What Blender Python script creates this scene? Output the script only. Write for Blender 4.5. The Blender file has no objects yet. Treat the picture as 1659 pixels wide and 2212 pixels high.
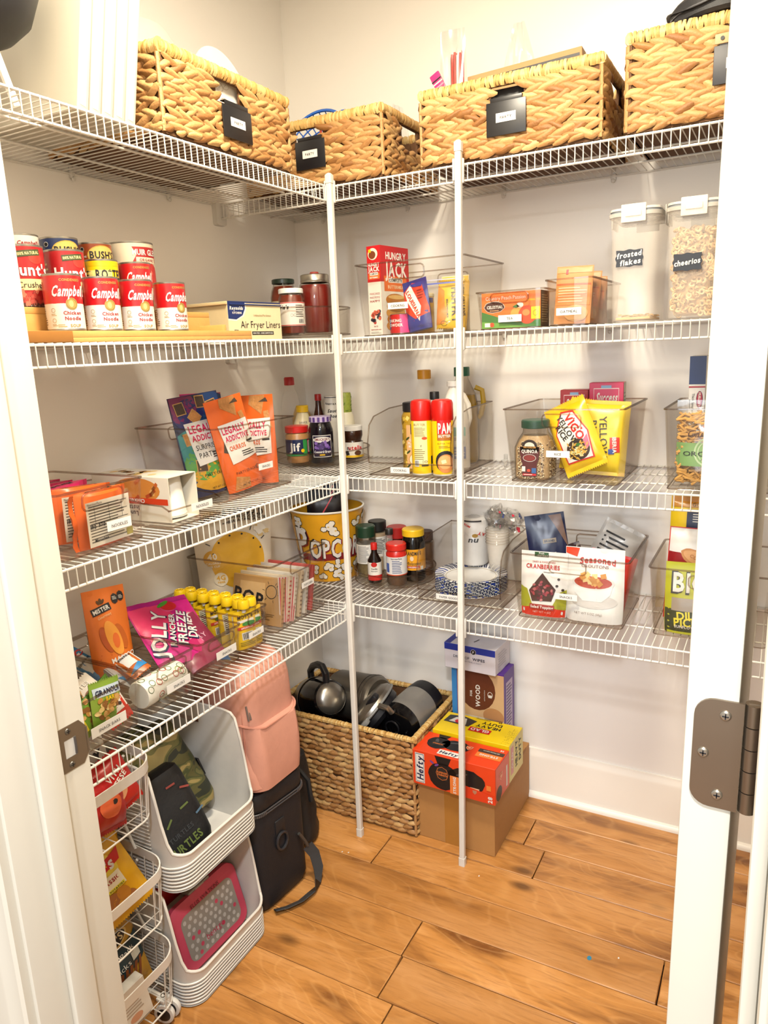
import bpy, bmesh, math, random
from mathutils import Vector as V, Matrix, noise as mnoise
from mathutils.geometry import tessellate_polygon
PI = math.pi
sc = bpy.context.scene
col = sc.collection
R = random.Random(7)

# ---------------------------------------------------------------- camera, light, exposure
def make_camera():
    cu = bpy.data.cameras.new('camera')
    cu.sensor_fit = 'HORIZONTAL'; cu.sensor_width = 36.0
    cu.lens = 1586.4 / 1659 * 36.0
    cu.clip_start = 0.02
    ob = bpy.data.objects.new('camera', cu); col.objects.link(ob)
    yaw, pit, rol = -0.5004, -0.2191, -0.0444
    fw = V((math.sin(yaw) * math.cos(pit), math.cos(yaw) * math.cos(pit), math.sin(pit)))
    r = V((math.cos(yaw), -math.sin(yaw), 0)); u = r.cross(fw)
    c, s = math.cos(rol), math.sin(rol)
    r2 = c * r + s * u; u2 = -s * r + c * u
    m = Matrix((r2, u2, -fw)).transposed().to_4x4()
    m.translation = V((1.5373, -2.2544, 1.5517))
    ob.matrix_world = m
    sc.camera = ob
make_camera()
sc.view_settings.view_transform = 'Standard'
sc.view_settings.look = 'None'
sc.view_settings.gamma = 1.0
sc.view_settings.exposure = 0.82
sc.view_settings.use_curve_mapping = False
sc.cycles.transparent_max_bounces = 40
sc.cycles.max_bounces = 10
world = bpy.data.worlds.new('world'); sc.world = world; world.use_nodes = True
bg = world.node_tree.nodes['Background']
bg.inputs[0].default_value = (1.0, 0.98, 0.95, 1); bg.inputs[1].default_value = 0.38
def area(name, loc, target, size, power, colr, size_y=None):
    l = bpy.data.lights.new(name, 'AREA'); l.energy = power; l.color = colr
    l.shape = 'RECTANGLE' if size_y else 'DISK'; l.size = size
    if size_y: l.size_y = size_y
    o = bpy.data.objects.new(name, l); col.objects.link(o); o.location = loc
    o.rotation_euler = (V(target) - V(loc)).to_track_quat('-Z', 'Y').to_euler()
    return o
area('pantry_ceiling_light', (0.96, -1.28, 2.70), (0.96, -1.28, 0), 0.30, 36, (1.0, 0.89, 0.70))
area('kitchen_ceiling_light', (1.95, -3.9, 2.30), (0.9, -0.8, 1.1), 0.22, 17, (0.88, 0.94, 1.0))
area('kitchen_entry_light', (1.55, -2.42, 2.42), (1.0, -1.0, 0.3), 0.16, 23, (0.92, 0.96, 1.0))
area('kitchen_side_fill', (1.0, -4.2, 1.5), (1.0, -0.5, 1.0), 1.6, 22, (0.80, 0.90, 1.0), 1.3)  # broad cool fill added from the unseen kitchen side to lift the doorway

# ---------------------------------------------------------------- materials
def lin(h):
    h = h.lstrip('#')
    o = []
    for i in (0, 2, 4):
        c = int(h[i:i + 2], 16) / 255
        o.append(c / 12.92 if c <= 0.04045 else ((c + 0.055) / 1.055) ** 2.4)
    return (*o, 1.0)
_M = {}
def M(h, rough=0.5, metal=0.0, bump=0.0, bs=150.0, vary=0.05, vs=40.0, coat=0.0, name=None, dim=0.67):
    """procedural surface: base colour with a slight noise variation and optional bump"""
    k = (h, rough, metal, bump, bs, vary, coat)
    if k in _M: return _M[k]
    m = bpy.data.materials.new(name or 'surface_' + h.lstrip('#')); m.use_nodes = True
    nt = m.node_tree; b = nt.nodes['Principled BSDF']; c = [x * dim for x in lin(h)]
    tc = nt.nodes.new('ShaderNodeTexCoord')
    n = nt.nodes.new('ShaderNodeTexNoise'); n.inputs['Scale'].default_value = vs; n.inputs['Detail'].default_value = 2
    nt.links.new(tc.outputs['Object'], n.inputs['Vector'])
    mx = nt.nodes.new('ShaderNodeMix'); mx.data_type = 'RGBA'
    mx.inputs[6].default_value = tuple(min(1, x * (1 - vary)) for x in c[:3]) + (1,)
    mx.inputs[7].default_value = tuple(min(1, x * (1 + vary)) for x in c[:3]) + (1,)
    nt.links.new(n.outputs['Fac'], mx.inputs[0]); nt.links.new(mx.outputs[2], b.inputs['Base Color'])
    b.inputs['Roughness'].default_value = rough; b.inputs['Metallic'].default_value = metal
    if coat: b.inputs['Coat Weight'].default_value = coat; b.inputs['Coat Roughness'].default_value = 0.1
    if bump:
        n2 = nt.nodes.new('ShaderNodeTexNoise'); n2.inputs['Scale'].default_value = bs; n2.inputs['Detail'].default_value = 4
        nt.links.new(tc.outputs['Object'], n2.inputs['Vector'])
        bp = nt.nodes.new('ShaderNodeBump'); bp.inputs['Strength'].default_value = bump; bp.inputs['Distance'].default_value = 0.004
        nt.links.new(n2.outputs['Fac'], bp.inputs['Height']); nt.links.new(bp.outputs['Normal'], b.inputs['Normal'])
    _M[k] = m
    return m
def clear(name, tint, edge, gl=0.12, rough=0.04):
    """clear plastic or glass: see-through face-on, darker and shinier at grazing angles"""
    m = bpy.data.materials.new(name); m.use_nodes = True
    nt = m.node_tree; nt.nodes.remove(nt.nodes['Principled BSDF'])
    out = nt.nodes['Material Output']
    lw = nt.nodes.new('ShaderNodeLayerWeight'); lw.inputs['Blend'].default_value = 0.5
    mc = nt.nodes.new('ShaderNodeMix'); mc.data_type = 'RGBA'
    mc.inputs[6].default_value = lin(tint); mc.inputs[7].default_value = lin(edge)
    t = nt.nodes.new('ShaderNodeBsdfTransparent'); nt.links.new(mc.outputs[2], t.inputs['Color'])
    g = nt.nodes.new('ShaderNodeBsdfGlossy'); g.inputs['Roughness'].default_value = rough
    pw = nt.nodes.new('ShaderNodeMath'); pw.operation = 'POWER'; pw.inputs[1].default_value = 3.0
    nt.links.new(lw.outputs['Facing'], pw.inputs[0]); nt.links.new(pw.outputs[0], mc.inputs[0])
    ml = nt.nodes.new('ShaderNodeMath'); ml.operation = 'MULTIPLY_ADD'
    ml.inputs[1].default_value = 0.30; ml.inputs[2].default_value = gl * 0.15
    nt.links.new(pw.outputs[0], ml.inputs[0])
    mx = nt.nodes.new('ShaderNodeMixShader')
    nt.links.new(ml.outputs[0], mx.inputs[0]); nt.links.new(t.outputs[0], mx.inputs[1]); nt.links.new(g.outputs[0], mx.inputs[2])
    nt.links.new(mx.outputs[0], out.inputs['Surface'])
    return m
ACR = clear('clear_acrylic', 'FEFEFD', 'E4DDD6', 0.16)
ACE = clear('clear_acrylic_edge', 'E2DAD3', '9A8E86', 0.45)
GLS = clear('clear_glass', 'F4F1EC', 'B8B0A6', 0.2)
FILM = clear('clear_film', 'FBFBFB', 'ECECEC', 0.5, 0.14)
def milky(name, h, a):
    m = bpy.data.materials.new(name); m.use_nodes = True
    nt = m.node_tree; b = nt.nodes['Principled BSDF']; b.inputs['Base Color'].default_value = lin(h); b.inputs['Roughness'].default_value = 0.25
    n = nt.nodes.new('ShaderNodeTexNoise'); n.inputs['Scale'].default_value = 12
    mr = nt.nodes.new('ShaderNodeMapRange'); mr.inputs[3].default_value = a * 0.9; mr.inputs[4].default_value = a * 1.1
    nt.links.new(n.outputs['Fac'], mr.inputs[0]); nt.links.new(mr.outputs[0], b.inputs['Alpha'])
    return m
MILK = milky('milky_plastic', 'DFDAD0', 0.5)
HAZE = milky('hazy_plastic', 'E4DED4', 0.13)
WHITE = M('F2EFE8', 0.45); PAPER = M('EFECE6', 0.6); BLACK = M('15151A', 0.4); INK = M('1C1B20', 0.5)
RED = M('D0141C', 0.35); TIN = M('B9B4AA', 0.3, 0.9); STEEL = M('9A948C', 0.28, 0.95)
YEL = M('F6C80E', 0.35); GOLD = M('B98B3A', 0.4, 0.3); GREY = M('8C8A88', 0.5); NAVY = M('17244F', 0.4)
ENAM = M('EDE9E1', 0.35, name='white_enamel')

# ---------------------------------------------------------------- mesh building
class MB:
    def __init__(s): s.v = []; s.f = []; s.m = []; s.ms = []
    def mi(s, m):
        for i, x in enumerate(s.ms):
            if x == m: return i
        s.ms.append(m); return len(s.ms) - 1
    def add(s, vs, fs, m, X=None):
        o = len(s.v)
        s.v += [tuple(X @ V(p)) for p in vs] if X is not None else [tuple(p) for p in vs]
        i = s.mi(m)
        for f in fs: s.f.append(tuple(o + k for k in f)); s.m.append(i)
        return s
    def box(s, c, sz, m, r=0.0, X=None, seg=2):
        bm = bmesh.new(); bmesh.ops.create_cube(bm, size=1.0)
        for v in bm.verts: v.co = V((v.co.x * sz[0], v.co.y * sz[1], v.co.z * sz[2])) + V(c)
        if r > 0: bmesh.ops.bevel(bm, geom=bm.edges[:], offset=min(r, min(sz) * 0.49), segments=seg, affect='EDGES', profile=0.5)
        return s.bm(bm, m, X)
    def bm(s, bm, m, X=None):
        bm.verts.index_update()
        s.add([v.co for v in bm.verts], [[v.index for v in f.verts] for f in bm.faces], m, X); bm.free(); return s
    def loft(s, loops, m, ca=True, cb=True, X=None):
        n = len(loops[0]); vs = [p for l in loops for p in l]; fs = []
        for i in range(len(loops) - 1):
            for j in range(n):
                k = (j + 1) % n; fs.append((i * n + j, i * n + k, (i + 1) * n + k, (i + 1) * n + j))
        if ca: fs.append(tuple(range(n))[::-1])
        if cb: fs.append(tuple((len(loops) - 1) * n + j for j in range(n)))
        return s.add(vs, fs, m, X)
    def lathe(s, prof, m, n=28, X=None):
        a = prof[0][0] < 1e-6; b = prof[-1][0] < 1e-6
        pr = prof[1 if a else 0: len(prof) - 1 if b else len(prof)]
        vs = []; fs = []
        for r, z in pr:
            for j in range(n): vs.append((r * math.sin(2 * PI * j / n), -r * math.cos(2 * PI * j / n), z))
        for i in range(len(pr) - 1):
            for j in range(n):
                k = (j + 1) % n; fs.append((i * n + j, i * n + k, (i + 1) * n + k, (i + 1) * n + j))
        if a:
            vs.append((0, 0, prof[0][1])); q = len(vs) - 1
            for j in range(n): fs.append((q, (j + 1) % n, j))
        if b:
            vs.append((0, 0, prof[-1][1])); q = len(vs) - 1; o = (len(pr) - 1) * n
            for j in range(n): fs.append((o + j, o + (j + 1) % n, q))
        return s.add(vs, fs, m, X)
    def tube(s, pts, r, m, n=6, closed=False, X=None, flat=1.0):
        pts = [V(p) for p in pts]; N = len(pts); vs = []; fs = []
        t0 = (pts[1] - pts[0]).normalized()
        nrm = t0.orthogonal().normalized() if abs(t0.z) > 0.9 else t0.cross(V((0, 0, 1))).normalized()
        for i in range(N):
            if closed: t = (pts[(i + 1) % N] - pts[i - 1])
            else: t = pts[min(i + 1, N - 1)] - pts[max(i - 1, 0)]
            if t.length < 1e-9: t = t0
            t.normalize()
            nrm = (nrm - t * nrm.dot(t))
            if nrm.length < 1e-6: nrm = t.orthogonal()
            nrm.normalize(); bn = t.cross(nrm)
            rr = r[i] if isinstance(r, (list, tuple)) else r
            for j in range(n):
                a = 2 * PI * (j + 0.5) / n; vs.append(pts[i] + nrm * (math.cos(a) * rr) + bn * (math.sin(a) * rr * flat))
        for i in range(N if closed else N - 1):
            k2 = (i + 1) % N
            for j in range(n):
                k = (j + 1) % n; fs.append((i * n + j, i * n + k, k2 * n + k, k2 * n + j))
        if not closed:
            fs.append(tuple(range(n))[::-1]); fs.append(tuple((N - 1) * n + j for j in range(n)))
        return s.add(vs, fs, m, X)
    def grid(s, fn, nu, nv, m, X=None, flip=False, cu=False):
        vs = [fn(i / nu, j / nv) for j in range(nv + 1) for i in range(nu + 1)]; w = nu + 1; fs = []
        for j in range(nv):
            for i in range(nu):
                q = (j * w + i, j * w + i + 1, (j + 1) * w + i + 1, (j + 1) * w + i)
                fs.append(q[::-1] if flip else q)
        return s.add(vs, fs, m, X)
    def blob(s, c, r, m, n=14, X=None, amp=0.0, f=3.0, seed=0.0):
        bm = bmesh.new(); bmesh.ops.create_uvsphere(bm, u_segments=n, v_segments=max(6, n // 2 + 2), radius=1.0)
        for v in bm.verts:
            k = 1 + amp * mnoise.noise(v.co * f + V((seed, seed * 1.7, 0))) if amp else 1
            v.co = V((v.co.x * r[0] * k, v.co.y * r[1] * k, v.co.z * r[2] * k)) + V(c)
        return s.bm(bm, m, X)
    def build(s, name, parent=None, ang=0.6):
        me = bpy.data.meshes.new(name); me.from_pydata(s.v, [], s.f)
        for m in s.ms: me.materials.append(m)
        me.polygons.foreach_set('material_index', s.m)
        me.polygons.foreach_set('use_smooth', [True] * len(me.polygons))
        me.update(); me.set_sharp_from_angle(angle=ang)
        o = bpy.data.objects.new(name, me); col.objects.link(o)
        if parent is not None: o.parent = parent
        return o
def rrect(w, d, r, z, n=4, cx=0, cy=0):
    o = []; r = min(r, w / 2 - 1e-4, d / 2 - 1e-4)
    for k, (sx, sy) in enumerate(((1, -1), (1, 1), (-1, 1), (-1, -1))):
        for i in range(n + 1):
            a = -PI / 2 + k * PI / 2 + i / n * PI / 2
            o.append((cx + sx * (w / 2 - r) + r * math.cos(a), cy + sy * (d / 2 - r) + r * math.sin(a), z))
    return o
def xf(loc=(0, 0, 0), rot=(0, 0, 0), s=1.0):
    from mathutils import Euler
    return Matrix.Translation(V(loc)) @ Euler(rot).to_matrix().to_4x4() @ Matrix.Scale(s, 4)
def rad(*a): return tuple(math.radians(x) for x in a)

# ---------------------------------------------------------------- naming
def tag(o, label, cat, group=None):
    o['label'] = label; o['category'] = cat
    if group: o['group'] = group
    return o
def put(o, loc, rz=0, rot=None):
    o.location = loc; o.rotation_euler = rot if rot else (0, 0, math.radians(rz)); return o
def T(name, label, cat, loc=(0, 0, 0), rz=0, group=None, rot=None):
    o = bpy.data.objects.new(name, None); o.empty_display_size = 0.02; col.objects.link(o)
    put(o, loc, rz, rot); return tag(o, label, cat, group)
def solo(mb, name, label, cat, loc=(0, 0, 0), rz=0, group=None, rot=None):
    return tag(put(mb.build(name), loc, rz, rot), label, cat, group)
def S(mb, name, parent=None):
    o = mb.build(name, parent)
    if parent is None: o['kind'] = 'structure'
    return o
def copy_tree(o, parent=None):
    c = o.copy(); col.objects.link(c)
    if parent is not None: c.parent = parent
    for ch in list(o.children): copy_tree(ch, c)
    return c
def again(src, loc, label, rz=None, rot=None):
    c = copy_tree(src); c.location = loc; c['label'] = label
    if rot: c.rotation_euler = rot
    elif rz is not None: c.rotation_euler = (0, 0, math.radians(rz))
    return c

# ---------------------------------------------------------------- lettering and printed graphics
_G = {}
def glyph(ch, b):
    k = (ch, b)
    if k in _G: return _G[k]
    cu = bpy.data.curves.new('glyph', 'FONT'); cu.body = ch; cu.resolution_u = 2; cu.offset = b
    ob = bpy.data.objects.new('glyph', cu); col.objects.link(ob)
    dg = bpy.context.evaluated_depsgraph_get()
    me = bpy.data.meshes.new_from_object(ob.evaluated_get(dg))
    vs = [(v.co.x, v.co.y) for v in me.vertices]; fs = [tuple(p.vertices) for p in me.polygons]
    bpy.data.objects.remove(ob); bpy.data.curves.remove(cu); bpy.data.meshes.remove(me)
    if vs:
        x0 = min(v[0] for v in vs); x1 = max(v[0] for v in vs)
        vs = [(x - x0, y) for x, y in vs]; r = (vs, fs, x1 - x0)
    else: r = ([], [], 0.18)
    _G[k] = r; return r
for _b in (0.0, 0.03):
    for _c in 'ABCDEFGHIJKLMNOPQRSTUVWXYZabcdefghijklmnopqrstuvwxyz0123456789&.,!\'*+-%#':
        glyph(_c, _b)
def words(s, b):
    vs = []; fs = []; x = 0.0
    for ch in s:
        if ch == ' ': x += 0.26; continue
        gv, gf, w = glyph(ch, b); o = len(vs)
        vs += [(x + p[0], p[1]) for p in gv]; fs += [tuple(o + i for i in f) for f in gf]
        x += w + 0.085
    return vs, fs, max(x - 0.085, 0.01)
class Art:
    """prints shapes and lettering onto a surface given by f(x, y, offset)"""
    def __init__(s, mb, f, thr=0, base=0.0004, step=0.0003): s.mb = mb; s.f = f; s.thr = thr; s.base = base; s.step = step
    def put(s, v2, fs, m, L):
        if s.thr:
            bm = bmesh.new(); q = [bm.verts.new((x, y, 0)) for x, y in v2]
            for f in fs:
                try: bm.faces.new([q[i] for i in f])
                except ValueError: pass
            for _ in range(5):
                bmesh.ops.triangulate(bm, faces=bm.faces[:])
                e = [e for e in bm.edges if e.calc_length() > s.thr]
                if not e: break
                bmesh.ops.subdivide_edges(bm, edges=e, cuts=1)
            bmesh.ops.triangulate(bm, faces=bm.faces[:])
            bm.verts.index_update()
            v2 = [(v.co.x, v.co.y) for v in bm.verts]; fs = [[v.index for v in f.verts] for f in bm.faces]; bm.free()
        o = s.base + s.step * L
        s.mb.add([s.f(x, y, o) for x, y in v2], fs, m); return s
    def rect(s, cx, cy, w, h, m, L=0, rot=0):
        return s.poly([(-w / 2, -h / 2), (w / 2, -h / 2), (w / 2, h / 2), (-w / 2, h / 2)], m, L, cx, cy, rot)
    def poly(s, pts, m, L=0, cx=0, cy=0, rot=0):
        c, n = math.cos(math.radians(rot)), math.sin(math.radians(rot))
        p = [(cx + x * c - y * n, cy + x * n + y * c) for x, y in pts]
        t = tessellate_polygon([[V((x, y, 0)) for x, y in p]])
        return s.put(p, [tuple(x) for x in t], m, L)
    def ell(s, cx, cy, rx, ry, m, L=0, rot=0, n=22, a0=0, a1=360, wob=0, seed=0):
        rr = random.Random(seed)
        return s.poly([(rx * (1 + wob * rr.uniform(-1, 1)) * math.cos(math.radians(a0 + (a1 - a0) * i / n)), ry * (1 + wob * rr.uniform(-1, 1)) * math.sin(math.radians(a0 + (a1 - a0) * i / n))) for i in range(n if a1 - a0 >= 360 else n + 1)], m, L, cx, cy, rot)
    def ring(s, cx, cy, rx, ry, t, m, L=0, n=24):
        vs = []; fs = []
        for i in range(n):
            a = 2 * PI * i / n
            vs += [(cx + rx * math.cos(a), cy + ry * math.sin(a)), (cx + (rx - t) * math.cos(a), cy + (ry - t) * math.sin(a))]
            k = (i + 1) % n; fs.append((2 * i, 2 * k, 2 * k + 1, 2 * i + 1))
        return s.put(vs, fs, m, L)
    def line(s, x0, y0, x1, y1, t, m, L=1):
        d = math.hypot(x1 - x0, y1 - y0); return s.rect((x0 + x1) / 2, (y0 + y1) / 2, d, t, m, L, math.degrees(math.atan2(y1 - y0, x1 - x0)))
    def text(s, t, cx, cy, h, m, w=None, rot=0, sh=0, b=0.03, L=2, arc=0, mw=None):
        vs, fs, tw = words(t, b); k = h / 0.73; kx = w / tw if w else k
        if mw and tw * kx > mw: kx = mw / tw
        c, n = math.cos(math.radians(rot)), math.sin(math.radians(rot)); o = []
        for x, y in vs:
            X = (x - tw / 2) * kx + sh * y * k; Y = y * k - h / 2
            if arc: Y -= arc * (X / (tw * kx / 2)) ** 2
            o.append((cx + X * c - Y * n, cy + X * n + Y * c))
        return s.put(o, fs, m, L)
    def small(s, x0, y0, x1, y1, n, m, L=1, t=None, seed=1):
        """rows of tiny unreadable print"""
        rr = random.Random(seed); st = (y1 - y0) / n; t = t or abs(st) * 0.4
        for i in range(n):
            w = (x1 - x0) * rr.uniform(0.7, 1.0); s.rect(x0 + w / 2, y1 - st * (i + 0.5), w, t, m, L)
        return s
    def bars(s, cx, cy, w, h, m=None, L=2, seed=1):
        s.rect(cx, cy, w, h, PAPER, L - 1); rr = random.Random(seed); x = cx - w * 0.42
        while x < cx + w * 0.42:
            t = rr.uniform(0.02, 0.06) * w; s.rect(x, cy, t, h * 0.8, m or INK, L); x += t + rr.uniform(0.02, 0.05) * w
        return s
def cylmap(r, z0=0.0, a0=0.0):
    return lambda x, y, o: ((r + o) * math.sin(x / r + a0), -(r + o) * math.cos(x / r + a0), z0 + y)
def label_strip(parent, loc, text, rz=0, w=0.062, h=0.017, name='name_label', tilt=0):
    mb = MB(); mb.box((0, 0, 0), (w, 0.0008, h), PAPER)
    Art(mb, lambda x, y, o: (x, -0.0004 - o, y)).text(text, 0, 0, 0.0068, M('3A3634', 0.6), b=0.0, mw=w * 0.85)
    o = mb.build(name, parent); o.location = loc; o.rotation_euler = (tilt, 0, math.radians(rz)); return o
# ---------------------------------------------------------------- the setting
WALLM = M('E2DED8', 0.38, bump=0.05, bs=60, vary=0.015, vs=2.0, name='painted_wall', dim=1.0)
BASEM = M('E4DED4', 0.35, vary=0.015, vs=6, bump=0.04, bs=30, name='painted_baseboard', dim=0.98)
TRIMM = M('E0D7C4', 0.35, vary=0.015, vs=6, bump=0.04, bs=30, name='painted_trim', dim=0.72)
def floor_material():
    m = bpy.data.materials.new('stained_wood_planks'); m.use_nodes = True
    nt = m.node_tree; b = nt.nodes['Principled BSDF']; L = nt.links.new
    tc = nt.nodes.new('ShaderNodeTexCoord'); geo = nt.nodes.new('ShaderNodeNewGeometry')
    def mp(sx, sy):
        p = nt.nodes.new('ShaderNodeMapping'); p.inputs['Scale'].default_value = (sx, sy, 1)
        ad = nt.nodes.new('ShaderNodeVectorMath'); ad.operation = 'MULTIPLY_ADD'
        cx = nt.nodes.new('ShaderNodeCombineXYZ'); L(geo.outputs['Random Per Island'], cx.inputs[0]); L(geo.outputs['Random Per Island'], cx.inputs[2])
        ad.inputs[1].default_value = (37, 1, 91); L(cx.outputs[0], ad.inputs[0]); L(tc.outputs['Object'], ad.inputs[2])
        L(ad.outputs[0], p.inputs['Vector']); return p
    n1 = nt.nodes.new('ShaderNodeTexNoise'); n1.inputs['Scale'].default_value = 1; n1.inputs['Detail'].default_value = 6; n1.inputs['Distortion'].default_value = 0.6
    L(mp(3.0, 11).outputs[0], n1.inputs['Vector'])
    wv = nt.nodes.new('ShaderNodeTexNoise'); wv.inputs['Scale'].default_value = 1; wv.inputs['Detail'].default_value = 5; wv.inputs['Roughness'].default_value = 0.7
    L(mp(9, 130).outputs[0], wv.inputs['Vector'])
    kn = nt.nodes.new('ShaderNodeTexVoronoi'); kn.inputs['Scale'].default_value = 1; L(mp(3.4, 7.0).outputs[0], kn.inputs['Vector'])
    fi = nt.nodes.new('ShaderNodeTexNoise'); fi.inputs['Scale'].default_value = 1; fi.inputs['Detail'].default_value = 1; fi.inputs['Distortion'].default_value = 0.4
    L(mp(2.2, 6).outputs[0], fi.inputs['Vector'])
    sn = nt.nodes.new('ShaderNodeMath'); sn.operation = 'MULTIPLY'; sn.inputs[1].default_value = 75; L(fi.outputs['Fac'], sn.inputs[0])
    s2 = nt.nodes.new('ShaderNodeMath'); s2.operation = 'SINE'; L(sn.outputs[0], s2.inputs[0])
    s3 = nt.nodes.new('ShaderNodeMath'); s3.operation = 'POWER'; s4 = nt.nodes.new('ShaderNodeMath'); s4.operation = 'MAXIMUM'; s4.inputs[1].default_value = 0
    L(s2.outputs[0], s4.inputs[0]); L(s4.outputs[0], s3.inputs[0]); s3.inputs[1].default_value = 6
    cr = nt.nodes.new('ShaderNodeValToRGB'); e = cr.color_ramp.elements
    e[0].position = 0.30; e[0].color = lin('70441F'); e[1].position = 0.72; e[1].color = lin('C8925A')
    x = e.new(0.47); x.color = lin('B27A3E')
    L(n1.outputs['Fac'], cr.inputs['Fac'])
    def mixc(a, fac, col_, typ='MIX'):
        q = nt.nodes.new('ShaderNodeMix'); q.data_type = 'RGBA'; q.blend_type = typ
        L(a, q.inputs[6]); q.inputs[7].default_value = col_
        if isinstance(fac, float): q.inputs[0].default_value = fac
        else: L(fac, q.inputs[0])
        return q.outputs[2]
    def rng(o, a, b_, c, d):
        q = nt.nodes.new('ShaderNodeMapRange'); L(o, q.inputs[0])
        for i, v in enumerate((a, b_, c, d)): q.inputs[i + 1].default_value = v
        return q.outputs[0]
    c = mixc(cr.outputs['Color'], rng(wv.outputs['Fac'], 0.50, 0.72, 0, 0.55), lin('6E421E'))
    c = mixc(c, rng(s3.outputs[0], 0, 1, 0, 0.17), lin('E0AC6C'))
    c = mixc(c, rng(kn.outputs['Distance'], 0.05, 0.16, 0.8, 0), lin('3A2110'))
    isl = rng(geo.outputs['Random Per Island'], 0, 1, 0.0, 0.42)
    c = mixc(c, isl, lin('84582E'))
    L(c, b.inputs['Base Color'])
    L(rng(n1.outputs['Fac'], 0.3, 0.7, 0.26, 0.42), b.inputs['Roughness'])
    bp = nt.nodes.new('ShaderNodeBump'); bp.inputs['Strength'].default_value = 0.25; bp.inputs['Distance'].default_value = 0.003
    L(wv.outputs['Fac'], bp.inputs['Height']); L(bp.outputs['Normal'], b.inputs['Normal'])
    return m
FLM = floor_material()
mb = MB(); rr = random.Random(11)
edges = [0.05, -0.137, -0.276, -0.412, -0.556, -0.700, -0.832]
while edges[-1] > -4.4: edges.append(edges[-1] - 0.139)
fixed = {2: [0.975], 3: [0.506], 4: [1.366], 5: [0.752]}
for i in range(len(edges) - 1):
    y1, y0 = edges[i], edges[i + 1]
    js = fixed.get(i) or [rr.uniform(0.2, 1.4)]
    x = js[0]
    cuts = [x]
    while cuts[0] > -0.6: cuts.insert(0, cuts[0] - rr.uniform(1.1, 1.5))
    while cuts[-1] < 3.2: cuts.append(cuts[-1] + rr.uniform(1.1, 1.5))
    for a, b in zip(cuts[:-1], cuts[1:]):
        mb.box(((a + b) / 2, (y0 + y1) / 2, -0.009), (b - a - 0.0032, y1 - y0 - 0.0018, 0.018), FLM, 0.002, seg=1)
mb.box((1.2, -2.15, -0.03), (4.4, 4.7, 0.02), M('22140A', 0.8))
a = Art(mb, lambda x, y, o: (x, y, 0.0002 + o))
a.ell(1.193, -0.632, 0.0055, 0.0075, M('2F86A8', 0.5))
for x, y in ((1.26, -0.60), (0.40, -0.55), (0.42, -0.545), (0.83, -0.47)): a.ell(x, y, 0.002, 0.003, PAPER)
S(mb, 'floor')
def wall(name, *boxes):
    mb = MB()
    for c, s in boxes: mb.box(c, s, WALLM)
    S(mb, name)
HZ = 2.74
wall('wall_left', ((-0.05, -0.9, HZ / 2), (0.1, 1.8, HZ)))
wall('wall_back', ((0.875, 0.05, HZ / 2), (1.95, 0.1, HZ)))
wall('wall_right', ((1.80, -0.9, HZ / 2), (0.1, 1.8, HZ)))
X0, X1, Y0, Y1, DH = 0.80, 1.549, -1.705, -1.822, 2.10
wall('wall_front', ((0.341, (Y0 + Y1) / 2, HZ / 2), (0.882, 0.117, HZ)), ((1.708, (Y0 + Y1) / 2, HZ / 2), (0.282, 0.117, HZ)), (((X0 + X1) / 2, (Y0 + Y1) / 2, (HZ + DH + 0.018) / 2), (0.786, 0.117, HZ - DH - 0.018)))
mb = MB(); mb.box((0.875, -0.9, HZ + 0.05), (1.95, 2.0, 0.1), M('F0EADF', 0.7, vary=0.01)); S(mb, 'ceiling')
def base(name, p0, p1, n):
    mb = MB(); d = V(p1) - V(p0); L = d.length; d.normalize(); n = V(n)
    prof = [(0, 0), (0.026, 0), (0.0255, 0.007), (0.023, 0.013), (0.018, 0.017), (0.012, 0.019), (0.012, 0.150), (0.0105, 0.160), (0.007, 0.168), (0.0055, 0.179), (0, 0.179)]
    l0 = [tuple(V(p0) + n * x + V((0, 0, z))) for x, z in prof]; l1 = [tuple(V(p1) + n * x + V((0, 0, z))) for x, z in prof]
    mb.loft([l0, l1], BASEM); S(mb, name)
base('baseboard_back', (0, 0, 0), (1.75, 0, 0), (0, -1, 0))
base('baseboard_left', (0, -1.70, 0), (0, -0.027, 0), (1, 0, 0))
base('baseboard_right', (1.75, -1.70, 0), (1.75, -0.027, 0), (-1, 0, 0))
# door frame: jambs with a stop, casing on the kitchen side
def jamb(name, xf_, s):
    mb = MB(); ym = (Y0 + Y1) / 2
    mb.box((xf_ - s * 0.009, ym, DH / 2), (0.018, 0.119, DH), TRIMM, 0.0012)
    mb.box((xf_ + s * 0.0055, -1.7655, DH / 2), (0.011, 0.034, DH), TRIMM, 0.003)
    return S(mb, name)
def casing(name, xe, s):
    mb = MB(); prof = [(0, 0), (0, 0.010), (0.004, 0.013), (0.022, 0.013), (0.026, 0.0155), (0.030, 0.016), (0.062, 0.019), (0.068, 0.018), (0.070, 0.012), (0.070, 0)]
    def lp(z): return [(xe - s * x, Y1 - 0.001 - y, z) for x, y in prof]
    mb.loft([lp(0.0), lp(DH + 0.07)], TRIMM); S(mb, name)
j = jamb('trim_1', X0, 1); jr = jamb('trim_2', X1, -1)
mb = MB(); mb.box(((X0 + X1) / 2, (Y0 + Y1) / 2, DH + 0.009), (X1 - X0 + 0.036, 0.119, 0.018), TRIMM); mb.box(((X0 + X1) / 2, -1.7655, DH - 0.0055), (X1 - X0, 0.034, 0.011), TRIMM); S(mb, 'trim_3')
casing('trim_4', X0 - 0.006, 1); casing('trim_5', X1 + 0.006, -1)
NICK = M('A3917C', 0.34, 0.9, vary=0.04)
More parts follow.
